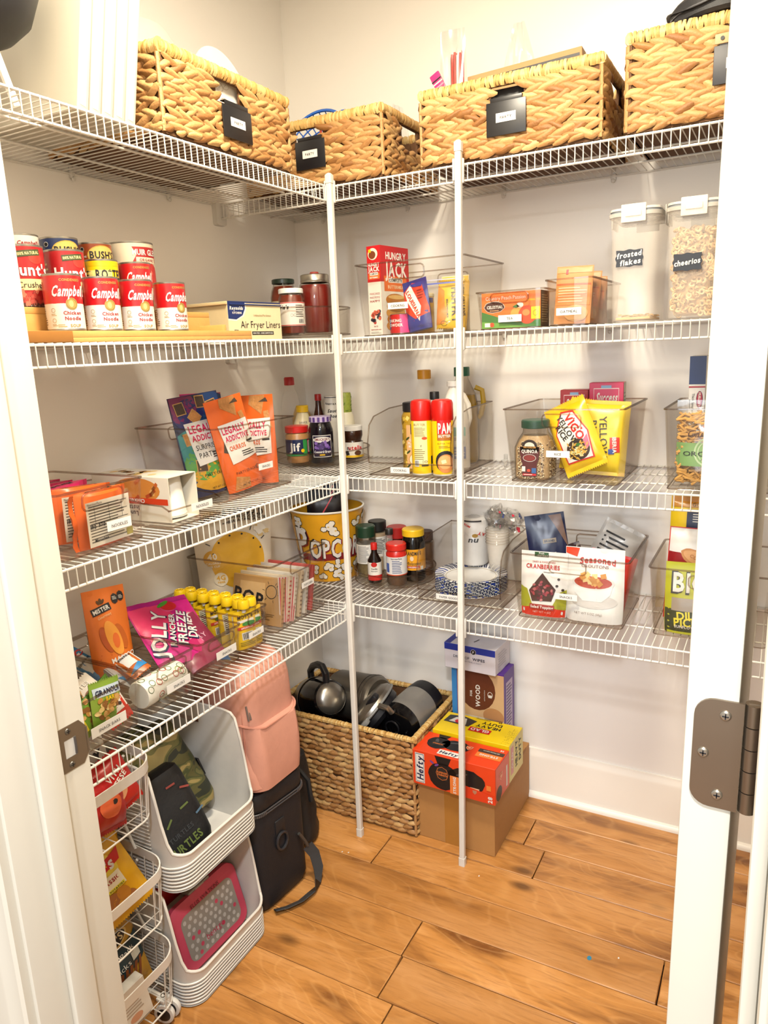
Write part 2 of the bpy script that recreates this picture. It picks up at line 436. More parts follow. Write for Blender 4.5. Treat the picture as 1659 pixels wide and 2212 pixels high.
# strike plate let into the left jamb
mb = MB(); zc = 1.094; pl = []
out = [(-1.743, -0.029), (-1.713, -0.029), (-1.7045, -0.018), (-1.7035, 0), (-1.7045, 0.018), (-1.713, 0.029), (-1.743, 0.029)]
hole = [(-1.737, -0.012), (-1.720, -0.012), (-1.720, 0.012), (-1.737, 0.012)]
fr = lambda x: [(x, y, zc + z) for y, z in out]; hl = lambda x: [(x, y, zc + z) for y, z in hole]
bm = bmesh.new()
t = tessellate_polygon([[V(p) for p in fr(X0 + 0.0012)], [V(p) for p in hl(X0 + 0.0012)]])
pts = fr(X0 + 0.0012) + hl(X0 + 0.0012); mb.add(pts, [tuple(q) for q in t], NICK)
mb.loft([fr(X0 + 0.0002), fr(X0 + 0.0012)], NICK, False, False)
mb.tube([(X0 + 0.0005, -1.704, zc - 0.016), (X0 + 0.0005, -1.704, zc + 0.016)], 0.0018, NICK)
sp = mb.build('strike_plate', j); sp['label'] = 'satin nickel strike plate'
mb = MB(); mb.add(hl(X0 + 0.0005), [(0, 1, 2, 3)], M('D8CFC0', 0.5)); mb.tube([(X0 + .001, -1.7215, zc - .011), (X0 + .0015, -1.7215, zc), (X0 + .001, -1.7215, zc + .011)], .0016, M('6E6660', .4, .6)); mb.build('latch_hole', sp)
for z in (-0.022, 0.022):
    mb = MB(); mb.lathe([(0, 0.0016), (0.0036, 0.001), (0.004, 0)], STEEL, 14, xf((X0 + 0.0012, -1.730, zc + z), rad(0, 90, 0))); mb.box((X0 + 0.0029, -1.730, zc + z), (0.0004, 0.0008, 0.005), BLACK); mb.box((X0 + 0.0029, -1.730, zc + z), (0.0004, 0.005, 0.0008), BLACK); mb.build('screw', sp)
# the door, swung open into the pantry along its right side
mb = MB(); mb.box((1.5025, -1.331, 1.045), (0.036, 0.738, 2.06), TRIMM, 0.0015); door = S(mb, 'door_1')
mb = MB()
for a_ in ((-1.55, 1.52), (-1.55, 0.55)):
    mb.box((1.484, -1.331, a_[1]), (0.004, 0.5, 0.82 if a_[1] > 1 else 0.75), TRIMM, 0.0018)
mb.build('raised_panel', door)
zh = 1.243; mb = MB(); hp = []
w0, w1, hh, rc = 1.4905, 1.524, 0.0445, 0.014
hp += [(w1, -hh), (w1, hh)]
hp += [(w0 + rc - rc * math.sin(a * PI / 12), hh - rc + rc * math.cos(a * PI / 12)) for a in range(7)]
hp += [(w0 + rc - rc * math.cos(a * PI / 12), -hh + rc - rc * math.sin(a * PI / 12)) for a in range(7)]
mb.loft([[(x, -1.7002, zh + z) for x, z in hp], [(x, -1.7024, zh + z) for x, z in hp]], NICK)
hg = mb.build('hinge_leaf', door); hg['label'] = 'satin nickel butt hinge leaf'
for x, z in ((1.512, 0.033), (1.4985, 0.0), (1.510, -0.033)):
    mb = MB(); X = xf((x, -1.7024, zh + z), rad(90, 0, 0)); mb.lathe([(0.0042, 0), (0.0040, 0.0008), (0.003, 0.0016), (0, 0.0018)], M('C9BCA8', 0.3, 0.9), 16, X)
    mb.box((0, 0, 0.0018), (0.0045, 0.0009, 0.0006), BLACK, X=X); mb.box((0, 0, 0.0018), (0.0009, 0.0045, 0.0006), BLACK, X=X); mb.build('screw', hg)
mb = MB()
for i in range(5):
    mb.lathe([(0, zh - 0.0445 + i * 0.0178 + 0.0004), (0.0062, zh - 0.0445 + i * 0.0178 + 0.0004), (0.0062, zh - 0.0445 + (i + 1) * 0.0178 - 0.0004), (0, zh - 0.0445 + (i + 1) * 0.0178 - 0.0004)], NICK, 16, xf((1.5305, -1.6975, 0)))
mb.build('hinge_knuckle', hg)
mb = MB(); mb.box((X1 - 0.0012, -1.716, zh), (0.0022, 0.034, 0.089), NICK); mb.box(((1.5305 + X1) / 2, -1.6985, zh), (X1 - 1.5305, 0.0022, 0.089), NICK); mb.build('hinge_leaf', jr)
door.rotation_euler = (0, 0.0110, 0); door.location = (-0.0105, 0, 0.0165)   # the door hangs slightly out of plumb
# ceiling lamp (out of view above)
mb = MB(); mb.lathe([(0.16, 0), (0.16, -0.02), (0.14, -0.025), (0.14, -0.006), (0, -0.006)], ENAM, 32)
solo(mb, 'ceiling_lamp', 'white round flush lamp on the pantry ceiling', 'lamp', (0.96, -1.28, HZ))

# ---------------------------------------------------------------- wire shelves
ZS = [1.9908, 1.5825, 1.1794, 0.7802]; LIP = 0.0381; DB = 0.406; DL = 0.3987
names = ['topmost', 'second', 'third', 'lowest']
def wire_shelf(z, x0, x1, depth, label, group, bracket):
    """local frame: front towards -y at y=-depth, wall at y=0, along x"""
    t = T('wire_shelf', label, 'shelf', (0, 0, 0), group=group)
    wr, rr_ = 0.00135, 0.0029
    mb = MB(); n = int((x1 - x0 - 0.012) / 0.0190); st = (x1 - x0 - 0.012) / n
    for i in range(n + 1):
        x = x0 + 0.006 + i * st
        mb.tube([(x, -0.004, z + rr_), (x, -depth + 0.001, z + rr_), (x, -depth - rr_ + 0.0002, z + rr_ * 0.35), (x, -depth - rr_ - 0.0004, z - LIP + 0.0), (x, -depth - rr_ * 0.6, z - LIP - rr_ * 0.6)], wr, ENAM, 5)
    mb.build('deck_wires', t)
    mb = MB(); mb.tube([(x0, -depth, z), (x1, -depth, z)], rr_, ENAM, 8); mb.build('front_rail', t)
    mb = MB(); mb.tube([(x0, -depth, z - LIP), (x1, -depth, z - LIP)], rr_, ENAM, 8); mb.build('lower_rail', t)
    for f in (0.67, 0.34): mb = MB(); mb.tube([(x0, -depth * f, z - 0.0016), (x1, -depth * f, z - 0.0016)], 0.0027, ENAM, 8); mb.build('support_rod', t)
    mb = MB(); mb.tube([(x0, -0.005, z), (x1, -0.005, z)], 0.0029, ENAM, 8); mb.build('back_rail', t)
    k = x0 + 0.12
    while k < x1 - 0.05:
        mb = MB(); mb.box((k, -0.004, z - 0.002), (0.014, 0.0075, 0.016), ENAM, 0.002); mb.lathe([(0, 0.004), (0.004, 0.0035), (0.006, 0)], ENAM, 10, xf((k, -0.0075, z - 0.012), rad(90, 0, 0))); mb.box((k, -0.003, z + 0.013), (0.012, 0.005, 0.02), ENAM, 0.002); mb.build('wall_clip', t); k += 0.32
    if bracket:
        mb = MB(); c = (x0 + 0.005, -depth, z - LIP / 2 - 0.006)
        mb.loft([rrect(0.046, 0.066, 0.008, 0, cx=c[1], cy=c[2]), rrect(0.044, 0.064, 0.008, 0.016, cx=c[1], cy=c[2])], ENAM, X=Matrix(((0, 0, 1, 0.0), (1, 0, 0, 0), (0, 1, 0, 0), (0, 0, 0, 1))))
        mb.build('end_bracket', t)
    return t
for i, z in enumerate(ZS):
    t = wire_shelf(z, 0.002, 1.748, DB, f'white wire shelf along the back wall, {names[i]} of the four on that wall', 'wire shelves on the back wall', True)
for i, z in enumerate(ZS):
    t = wire_shelf(z, -1.69, -DB - 0.027, DL, f'white wire shelf along the left wall, {names[i]} of the four on that wall', 'wire shelves on the left wall', False)
    t.rotation_euler = (0, 0, PI / 2)
def pole(loc0, loc1, top, label):
    d = V(loc1) - V(loc0); L = top
    t = T('support_pole', label, 'pole', loc0, group='vertical support poles', rot=(math.atan2(-d.y, d.z), math.atan2(d.x, d.z), 0))
    mb = MB(); mb.loft([rrect(0.0165, 0.0165, 0.003, 0.02), rrect(0.0165, 0.0165, 0.003, L - 0.022)], ENAM); mb.build('shaft', t)
    mb = MB(); mb.loft([rrect(0.0195, 0.0195, 0.003, 0.0), rrect(0.0195, 0.0195, 0.003, 0.026)], ENAM); mb.build('foot', t)
    mb = MB(); mb.loft([rrect(0.019, 0.019, 0.003, L - 0.026), rrect(0.019, 0.019, 0.003, L - 0.005), rrect(0.010, 0.010, 0.004, L)], ENAM); mb.build('top_cap', t)
    for z in ZS:
        mb = MB(); mb.box((0.0, 0.0105, z - LIP / 2 + 0.004), (0.021, 0.009, LIP + 0.02), ENAM, 0.002); mb.box((-0.012, 0.004, z - LIP / 2 + 0.006), (0.006, 0.02, LIP + 0.014), ENAM, 0.002); mb.build('rail_clip', t)
pole((0.4115, -0.455, 0), (0.4115, -0.4225, 2.0), 2.022, 'white square support pole at the shelf corner, left of the two')
pole((0.7665, -0.444, 0), (0.790, -0.4225, 2.0), 2.045, 'white square support pole in front of the back shelves, right of the two')
# ---------------------------------------------------------------- builders for packaging and containers
def facemap(w, d, h, k):
    return {'F': lambda x, y, o: (x, -d / 2 - o, y), 'B': lambda x, y, o: (-x, d / 2 + o, y), 'R': lambda x, y, o: (w / 2 + o, x, y),
            'L': lambda x, y, o: (-w / 2 - o, -x, y), 'T': lambda x, y, o: (x, y - d / 2, h + o)}[k]
def carton(name, label, cat, w, d, h, loc, rz, m, arts=None, group=None, rot=None, r=0.0012, extra=None):
    """a printed carton, origin at the centre of its base, front towards local -y"""
    mb = MB(); mb.box((0, 0, h / 2), (w, d, h), m, r, seg=1)
    for k, fn in (arts or {}).items(): fn(Art(mb, facemap(w, d, h, k)), d if k in 'RL' else w, d if k == 'T' else h)
    if extra: extra(mb)
    return solo(mb, name, label, cat, loc, rz, group, rot)
def pouch(mb, w, h, t, m, style='stand', back=None, crumple=0.0, seed=1, pinch=0.0, seal=None, nu=14, nv=20, zig=False, bulge=None, peak=0.0):
    """soft bag standing on z=0; returns the front surface map for printing"""
    sd = seed * 3.17
    def prof(U, v):
        U = max(-1, min(1, U)); e = max(0.0, 1 - abs(U) ** 3.2) ** 0.62
        if style == 'stand': g = max(0.0, min(1.0, (0.93 - v) / 0.78)) ** 0.75 * (0.78 + 0.22 * min(1, v / 0.12))
        else:
            q = max(0.0, min(1.0, (v - 0.05) / 0.90)); g = max(0.0, 1 - abs(2 * q - 1) ** 2.6) ** 0.6
        return t / 2 * e * g
    def pt(U, v, sgn, o):
        if o: U = max(-.985, min(.985, U)); v = max(.006, min(.994, v))
        k = prof(U, v); wr = 0
        if crumple:
            wr = crumple * (mnoise.noise(V((U * 2.2 + sd, v * 4.1, sgn))) + 0.6 * mnoise.noise(V((U * 4.5 + sd, v * 9, sgn + 5)))) * (1 - abs(U) ** 4)
        pw = 1 - pinch * math.sin(PI * max(0, min(1, v))) - (0.04 * (1 - v) ** 6 if style == 'stand' else 0)
        x = U * w / 2 * pw * (1 - peak * v ** 1.3)
        y = sgn * (k + 0.0006) + wr * 0.5 + sgn * o
        z = h * v
        if bulge: y += bulge(U, v)
        return (x, y, z)
    for sgn in (-1, 1):
        mm = m if sgn < 0 or back is None else back
        mb.grid(lambda a, b: pt(2 * a - 1, b, sgn, 0), nu, nv, mm, flip=sgn > 0)
    if style == 'stand':   # gusset closing the base
        mb.grid(lambda a, b: (pt(2 * a - 1, 0, -1, 0)[0], pt(2 * a - 1, 0, -1, 0)[1] * (1 - b) + pt(2 * a - 1, 0, 1, 0)[1] * b, 0.0), nu, 2, m, flip=True)
    if seal:
        for z0 in ((h * 0.955,) if style == 'stand' else (h * 0.975, h * 0.025)):
            mb.box((0, 0, z0), (w * 0.995, 0.0022, h * 0.045), seal)
    if zig:
        n = max(8, int(w / 0.006))
        for z0, sg in ((h, 1), (0, -1)):
            vs = []; fs = []
            for i in range(n):
                x0 = -w / 2 + w * i / n; x1 = x0 + w / n; k = len(vs)
                vs += [(x0, -0.0006, z0), (x1, -0.0006, z0), ((x0 + x1) / 2, -0.0006, z0 + sg * 0.004), (x0, 0.0006, z0), (x1, 0.0006, z0), ((x0 + x1) / 2, 0.0006, z0 + sg * 0.004)]
                fs += [(k, k + 1, k + 2), (k + 5, k + 4, k + 3), (k, k + 2, k + 5, k + 3), (k + 1, k + 4, k + 5, k + 2)]
            mb.add(vs, fs, seal or m)
    return lambda x, y, o: pt(x / (w / 2), y / h, -1, o)
def bag(name, label, cat, w, h, t, loc, rz, m, art=None, style='stand', group=None, rot=None, parent=None, thr=0.02, **k):
    mb = MB(); f = pouch(mb, w, h, t, m, style, **k)
    if art: art(Art(mb, f, thr, 0.0009, 0.0005), w, h)
    if parent is not None: return put(mb.build(name, parent), loc, rz, rot)
    return solo(mb, name, label, cat, loc, rz, group, rot)
def can(label, loc, rz, r, h, m, art, group=None, lidc=None):
    t = T('food_can', label, 'can', loc, rz, group)
    mb = MB(); mb.lathe([(0, 0.002), (r * 0.93, 0.002), (r * 0.97, 0.0), (r * 1.01, 0.001), (r * 1.012, 0.003), (r * 0.985, 0.006), (r * 0.985, h - 0.006), (r * 1.012, h - 0.003), (r * 1.01, h - 0.0005), (r * 0.975, h), (r * 0.96, h - 0.004), (r * 0.6, h - 0.0035), (r * 0.55, h - 0.0045), (0, h - 0.004)], TIN, 32)
    mb.build('metal_can', t)
    mb = MB(); mb.lathe([(r * 0.986, 0.0065), (r * 0.992, 0.0065), (r * 0.992, h - 0.0065), (r * 0.986, h - 0.0065)], m, 36)
    art(Art(mb, cylmap(r * 0.992), 0.006, 0.0004, 0.00025), 2 * PI * r, h); mb.build('paper_label', t)
    return t
def vessel(name, label, cat, loc, rz, parts, group=None, rot=None):
    """parts: (part name, profile, material, art function or None, radius for print)"""
    t = T(name, label, cat, loc, rz, group, rot)
    for p in parts:
        nm, prof, m = p[:3]; mb = MB(); mb.lathe(prof, m, 30)
        if len(p) > 3 and p[3]: p[3](Art(mb, cylmap(p[4]), 0.006, 0.0004, 0.00025), 2 * PI * p[4], 0)
        mb.build(nm, t)
    return t
def lab(r, z0, z1, e=0.0006): return [(r, z0), (r + e, z0), (r + e, z1), (r, z1)]
def cap(r, z0, z1, rib=0): return [(r * 0.9, z0), (r, z0 + 0.0005), (r, z1 - 0.002), (r * 0.93, z1), (0, z1)]
BINS = []; ROUNDS = []
def clear_bin(label, loc, rz, w, d, h, flare=0.012, r=0.012, th=0.0025, handle='arch', text=None, tx=0.0, tz=0.3, group='clear acrylic storage bins', low=None, cut=None, name='clear_bin', tw=0.062, ts=1):
    """open-topped clear bin, front towards local -y, origin at base centre; low = front height of a scoop bin"""
    t = T(name, label, 'bin', loc, rz, group)
    BINS.append((t, w, d, h, flare if low is None else 0.0, th * 1.6, th + .0003))
    mb = MB()
    def wl(k, z): return w - flare * (1 - z / h) - k, d - flare * (1 - z / h) - k
    if low is None:
        L = []
        for z in (0, h * 0.5, h): a, b = wl(0, z); L.append(rrect(a, b, r, z, 4))
        for z in (h, h * 0.5, th): a, b = wl(2 * th, z); L.append(rrect(a, b, max(r - th, 0.002), z, 4))
        mb.loft(L, ACR); mb.build('tub', t)
        mb = MB(); q = 0.003
        mb.loft([rrect(w + 2 * q, d + 2 * q, r + q, h - 0.0035, 4), rrect(w + 2 * q, d + 2 * q, r + q, h, 4), rrect(w - 2 * th, d - 2 * th, r - th, h, 4), rrect(w - 2 * th, d - 2 * th, r - th, h - 0.0035, 4), rrect(w + 2 * q, d + 2 * q, r + q, h - 0.0035, 4)], ACE, False, False); mb.build('rim', t)
        mb = MB(); a, b = wl(0, 0.001); mb.tube([(x, y, 0.0016) for x, y, _ in rrect(a, b, r, 0, 3)], 0.0016, ACE, 5, True); mb.build('base_edge', t)
        for sy in (-1, 1):
            if handle == 'arch':
                hw = min(0.05, w * 0.3); z1 = h * 0.93; z0 = z1 - min(0.034, h * 0.26)
                mb = MB(); y = lambda z: sy * (d / 2 - flare / 2 * (1 - z / h) + 0.0015)
                pts = [(-hw, y(z0), z0 + 0.008), (-hw, y(z1), z1 - 0.008), (-hw + 0.003, y(z1), z1 - 0.003), (-hw + 0.009, y(z1), z1), (hw - 0.009, y(z1), z1), (hw - 0.003, y(z1), z1 - 0.003), (hw, y(z1), z1 - 0.008), (hw, y(z0), z0 + 0.008), (hw - 0.003, y(z0), z0 + 0.003), (hw - 0.008, y(z0), z0), (-hw + 0.008, y(z0), z0), (-hw + 0.003, y(z0), z0 + 0.003)]
                mb.tube(pts, 0.0021, ACE, 6, True); mb.build('handle', t)
    else:
        # scoop bin: side walls slope down to a low front
        ds = [(-d / 2, 0), (d / 2, 0), (d / 2, h), (-d / 2 + d * 0.42, h * 0.98), (-d / 2 + d * 0.12, h * 0.9), (-d / 2 + 0.010, h * 0.78), (-d / 2 - 0.004, h * 0.5), (-d / 2 - 0.002, low + 0.01), (-d / 2 + 0.0, low)] if cut != 'slope' else [(-d / 2, 0), (d / 2, 0), (d / 2, h), (d / 2 - d * 0.2, h), (-d / 2 + d * 0.25, h * 0.62), (-d / 2 + 0.02, low * 1.25), (-d / 2, low)]
        for s in (-1, 1):
            mb = MB(); xo = s * w / 2; xi = s * (w / 2 - th); n = len(ds)
            mb.loft([[(xo, y, z) for y, z in ds], [(xi, y, z) for y, z in ds]], ACR); mb.build('side_wall', t)
            mb = MB(); mb.tube([(s * (w / 2 - th / 2), y, z) for y, z in ds[2:]], 0.0021, ACE, 6); mb.build('side_edge', t)
        mb = MB(); mb.box((0, 0, th / 2), (w, d, th), ACR); mb.box((0, -d / 2 + th / 2, low / 2), (w, th, low), ACR); mb.box((0, d / 2 - th / 2, h / 2), (w, th, h), ACR); mb.build('tub', t)
        mb = MB(); mb.tube([(-w / 2, -d / 2 + th / 2, low), (w / 2, -d / 2 + th / 2, low)], 0.002, ACE, 6); mb.tube([(-w / 2, d / 2 - th / 2, h), (w / 2, d / 2 - th / 2, h)], 0.002, ACE, 6); mb.build('rim', t)
        mb = MB(); mb.tube([(x, y, 0.002) for x, y, _ in rrect(w, d, 0.004, 0, 2)], 0.002, ACE, 5, True); mb.build('base_edge', t)
    if text:
        z = h * tz; y = -(d / 2 - (0 if low else flare / 2 * (1 - z / h))) - 0.0012 if low is None or z < low else -d / 2 - 0.001
        label_strip(t, (tx, y, z), text, w=tw, h=0.0175 * ts)
    return t
def turntable(label, loc, r, h):
    t = T('turntable', label, 'turntable', loc, 0, 'clear turntables'); ROUNDS.append((t, r - .006, h))
    mb = MB(); mb.lathe([(0, 0.0), (r * 0.7, 0.0), (r * 0.72, 0.008), (0, 0.008)], ACR, 36); mb.build('base', t)
    mb = MB(); mb.lathe([(0, 0.010), (r - 0.004, 0.010), (r, 0.014), (r + 0.003, h), (r, h), (r - 0.003, 0.0165), (0, 0.0135)], ACR, 48); mb.build('tray', t)
    mb = MB(); mb.tube([((r + 0.002) * math.cos(a * PI / 24), (r + 0.002) * math.sin(a * PI / 24), h) for a in range(48)], 0.0022, ACE, 6, True); mb.tube([(r * math.cos(a * PI / 24), r * math.sin(a * PI / 24), 0.012) for a in range(48)], 0.0018, ACE, 5, True); mb.build('rim', t)
    return t
STRAW = [M(h, 0.6, vary=0.16, vs=90, bump=0.3, bs=220, name='water_hyacinth_' + n) for h, n in (('C4935A', 'tan'), ('B17E46', 'brown'), ('D3A86C', 'pale'), ('97642F', 'dark'))]
RAFF = [M(h, 0.6, vary=0.12, vs=120, bump=0.25, bs=260, name='raffia_' + n) for h, n in (('DDB26A', 'gold'), ('CFA058', 'tan'), ('E6C382', 'pale'))]
WBACK = M('6B4522', 0.8, bump=0.4, bs=120, name='basket_lining')
def leaf(mb, X, L, W, D, m, skew=0.0, nl=6, nc=3):
    vs = []
    for i in range(nl + 1):
        s = i / nl; hw = W * max(0.0, math.sin(PI * (0.03 + 0.94 * s))) ** 0.55
        for j in range(nc + 1):
            c = 2 * j / nc - 1
            vs.append((L * (s - 0.5), -D * (1 - c * c) * math.sin(PI * s) ** 0.5 - 0.001, c * hw + skew * math.sin(PI * 2 * s) * W))
    fs = [(i * (nc + 1) + j, (i + 1) * (nc + 1) + j, (i + 1) * (nc + 1) + j + 1, i * (nc + 1) + j + 1) for i in range(nl) for j in range(nc)]
    mb.add(vs, fs, m, X)
def basket(label, loc, rz, W, D, H, rows, seed, ll=0.062, sp=0.034, rim=0.028, holes=None, group='woven baskets on the top shelf', style='braid', wts=(5, 3, 3, 1)):
    """woven rectangular basket; holes: side index -> (x0, x1, z0, z1)"""
    rr = random.Random(seed); t = T('woven_basket', label, 'basket', loc, rz, group); BINS.append((t, W, D, H, 0.0, .0170, .0085))
    holes = holes or {}; th = 0.006
    mb = MB(); body = H - rim
    mb.box((0, 0, 0.004), (W - 0.01, D - 0.01, 0.008), WBACK)
    sides = [((0, -D / 2), (1, 0), W), ((W / 2, 0), (0, 1), D), ((0, D / 2), (-1, 0), W), ((-W / 2, 0), (0, -1), D)]
    for k, (c, e, ln) in enumerate(sides):
        nrm = (e[1], -e[0])
        def P(x, z, q): return (c[0] + e[0] * x + nrm[0] * q, c[1] + e[1] * x + nrm[1] * q, z)
        def slab(x0, x1, z0, z1):
            if x1 - x0 < 1e-4 or z1 - z0 < 1e-4: return
            a = [P(x, z, -0.003) for x, z in ((x0, z0), (x1, z0), (x1, z1), (x0, z1))]; b = [P(x, z, -0.003 - th) for x, z in ((x0, z0), (x1, z0), (x1, z1), (x0, z1))]
            mb.loft([b, a], WBACK)
        hx = holes.get(k)
        if hx:
            slab(-ln / 2, hx[0], 0, H - 0.01); slab(hx[1], ln / 2, 0, H - 0.01); slab(hx[0], hx[1], 0, hx[2]); slab(hx[0], hx[1], hx[3], H - 0.01)
        else: slab(-ln / 2, ln / 2, 0, H - 0.01)
        X0_ = Matrix(((e[0], -nrm[0], 0, 0), (e[1], -nrm[1], 0, 0), (0, 0, 1, 0), (0, 0, 0, 1)))
        rh = body / rows
        for i in range(rows):
            for sub in ((0, 1) if style == 'braid' else (0,)):
                n = int(ln / sp); off = (0.5 if (sub if style == 'braid' else i % 2) else 0)
                for j in range(-1, n + 1):
                    x = -ln / 2 + (j + 0.5 + off) * ln / n + rr.uniform(-0.002, 0.002)
                    z = max(0.0135, rh * (i + (0.27 + 0.46 * sub if style == 'braid' else 0.5)) + rr.uniform(-0.0012, 0.0012))
                    if x < -ln / 2 + 0.004 or x > ln / 2 - 0.004: continue
                    if hx and hx[0] - 0.008 < x < hx[1] + 0.008 and hx[2] - 0.002 < z < hx[3] + 0.004: continue
                    if style == 'braid': ang = (1 if sub == 0 else -1) * (17 + rr.uniform(-9, 9)); wd = rh * 0.36
                    else: ang = rr.uniform(-9, 9) + 6; wd = rh * 0.56
                    l = ll * rr.uniform(0.85, 1.15)
                    if abs(x) + l / 2 > ln / 2 + 0.004: l = 2 * (ln / 2 + 0.004 - abs(x)) if abs(x) < ln / 2 - 0.004 else 0.012
                    l = max(l, 0.012)
                    p = P(x, z, rr.uniform(-0.001, 0.002))
                    X = Matrix.Translation(V(p)) @ X0_ @ Matrix.Rotation(math.radians(-ang), 4, 'Y') @ Matrix.Rotation(rr.uniform(-0.16, 0.16), 4, 'Z')
                    leaf(mb, X, l, wd * rr.uniform(0.85, 1.12), 0.0075 * rr.uniform(0.7, 1.2), rr.choices(STRAW, wts)[0], rr.uniform(-0.3, 0.3))
        for s in (-1,):   # corner post
            mb.tube([P(s * ln / 2, 0.004, -0.002), P(s * ln / 2, H - rim, -0.002)], 0.005, STRAW[0], 6)
    mb.build('woven_wall', t, ang=1.0)
    mb = MB(); hh = rim / 2
    for k, (c, e, ln) in enumerate(sides):
        nrm = (e[1], -e[0]); x = -ln / 2
        while x < ln / 2:
            wd = rr.uniform(0.0045, 0.0075); s = rr.uniform(0.93, 1.08); sk = rr.uniform(-0.004, 0.004)
            lp = []
            for xx in (x, x + wd * 0.55, x + wd):
                kk = s if xx not in (x, x + wd) else s * 0.96
                lp.append([(c[0] + e[0] * (xx + sk * math.sin(a)) + nrm[0] * (math.cos(a) * 0.0105 * kk - 0.003), c[1] + e[1] * (xx + sk * math.sin(a)) + nrm[1] * (math.cos(a) * 0.0105 * kk - 0.003), H - hh + math.sin(a) * hh * kk) for a in [2 * PI * (q + .5) / 8 for q in range(8)]])
            mb.loft(lp, rr.choices(RAFF, (4, 3, 3))[0]); x += wd * 0.96
    mb.build('wrapped_rim', t, ang=0.8)
    return t
def hang_tag(label, loc, rz, w, h, text, m=BLACK, group='label clips hung on the baskets', strip=True):
    t = T('label_clip', label, 'label clip', loc, rz, group)
    mb = MB(); mb.box((0, 0, -h / 2), (w, 0.0025, h), m, 0.0012)
    mb.box((0, 0.0, 0.004), (w * 0.8, 0.0022, 0.010), m, 0.0008); mb.box((0, 0.006, 0.0085), (w * 0.8, 0.014, 0.002), m, 0.0008)
    mb.build('plate', t)
    if strip: label_strip(t, (0, -0.0018, -h * 0.48), text, w=w * 0.5, h=h * 0.27)
    return t
# ---------------------------------------------------------------- topmost shelves: baskets and what sticks out of them
ZT = [z + 0.0046 for z in ZS]
Z1 = ZT[0]; ZK = Z1 + 0.0005
basket('woven basket on the left top shelf, beside the white boards', (0.212, -0.79, Z1 + 0.006), 90, 0.445, 0.352, 0.178, 6, 3, holes={0: (-0.048, 0.035, 0.098, 0.150)})
basket('woven basket in the top shelf corner, with blue plastic showing at its rim', (0.333, -0.214, Z1 + 0.006), 0, 0.455, 0.338, 0.182, 6, 5, holes={0: (-0.052, 0.040, 0.112, 0.154), 1: (-0.05, 0.05, 0.09, 0.152)})
basket('woven basket on the back top shelf, right of the corner basket', (0.9015, -0.236, Z1 + 0.006), 0, 0.457, 0.298, 0.184, 6, 9, holes={0: (-0.040, 0.043, 0.112, 0.157), 1: (-0.05, 0.05, 0.10, 0.154)})
basket('tall woven basket at the right end of the top shelf by the door', (1.413, -0.23, Z1 + 0.006), 0, 0.458, 0.31, 0.208, 7, 13, holes={0: (-0.04, 0.045, 0.135, 0.178)})
hang_tag('black clip tag on the left top-shelf basket, under patterned paper', (0.4015, -0.790, 2.0975), 90, 0.102, 0.068, 'PARTY')
hang_tag('black clip tag on the corner top-shelf basket', (0.338, -0.3955, 2.1215), 0, 0.097, 0.074, 'PARTY')
hang_tag('black clip tag on the top-shelf basket behind the right pole', (0.905, -0.3975, 2.120), 0, 0.100, 0.076, 'PARTY')
t = hang_tag('black clip tag with a tan loop, on the basket by the door', (1.412, -0.3975, 2.140), 0, 0.10, 0.075, 'PARTY', M('22222C', 0.5))
mb = MB(); mb.box((-0.034, -0.002, 0.012), (0.03, 0.004, 0.02), M('C9A679', 0.6), 0.004); mb.lathe([(0.004, 0), (0.004, 0.002), (0, 0.002)], BLACK, 12, xf((-0.034, -0.004, 0.012), rad(90, 0, 0))); o = mb.build('tan_loop', t); o['label'] = 'tan leather loop'
# white boards standing on edge
for i in range(5):
    mb = MB(); mb.box((0, 0, 0.33), (0.27, 0.0255, 0.66), M('C9C2B2', 0.45, vary=0.03, vs=8), 0.002)
    mb.box((0.1352, 0, 0.33), (0.0006, 0.012, 0.64), M('E2DACA', 0.5))
    solo(mb, 'white_board', ['leftmost of the five white boards leaning beside the basket', 'second from left of the five leaning white boards', 'middle one of the five leaning white boards', 'second from right of the five leaning white boards', 'rightmost of the five white boards, touching the basket'][i], 'board', (0.238, -1.2065 + i * 0.0285, Z1 + 0.004), group='white boards leaning on the top shelf', rot=rad(-11.5, 0, 0))
# dark bowl on a small white stand, top left
t = T('white_stand', 'small white metal stand under the dark bowl at the far left', 'stand', (0.25, -1.335, Z1))
mb = MB(); mb.box((0, 0, 0.098), (0.10, 0.05, 0.006), ENAM, 0.002); mb.build('top_plate', t)
for sx in (-1, 1):
    for sy in (-1, 1): mb = MB(); mb.tube([(sx * 0.045, sy * 0.02, 0.097), (sx * 0.052, sy * 0.045, 0.004)], 0.0075, ENAM, 8); mb.build('leg', t)
t = T('bowl', 'dark grey plastic bowl with a ribbed base at the top left', 'bowl', (0.26, -1.335, Z1 + 0.1015))
mb = MB(); DK = M('2B2C30', 0.42); mb.lathe([(0, 0), (0.05, 0.0), (0.075, 0.012), (0.105, 0.04), (0.122, 0.085), (0.128, 0.14), (0.125, 0.14), (0.118, 0.085), (0.10, 0.045), (0, 0.012)], DK, 40); mb.build('shell', t)
mb = MB()
for k in range(10): mb.tube([((0.056 + r_) * math.sin(0.2 + k * 0.1), -(0.056 + r_) * math.cos(0.2 + k * 0.1), 0.001 + r_ * 0.55) for r_ in (0, 0.01, 0.02)], 0.0018, BLACK, 5)
mb.build('rib_band', t)
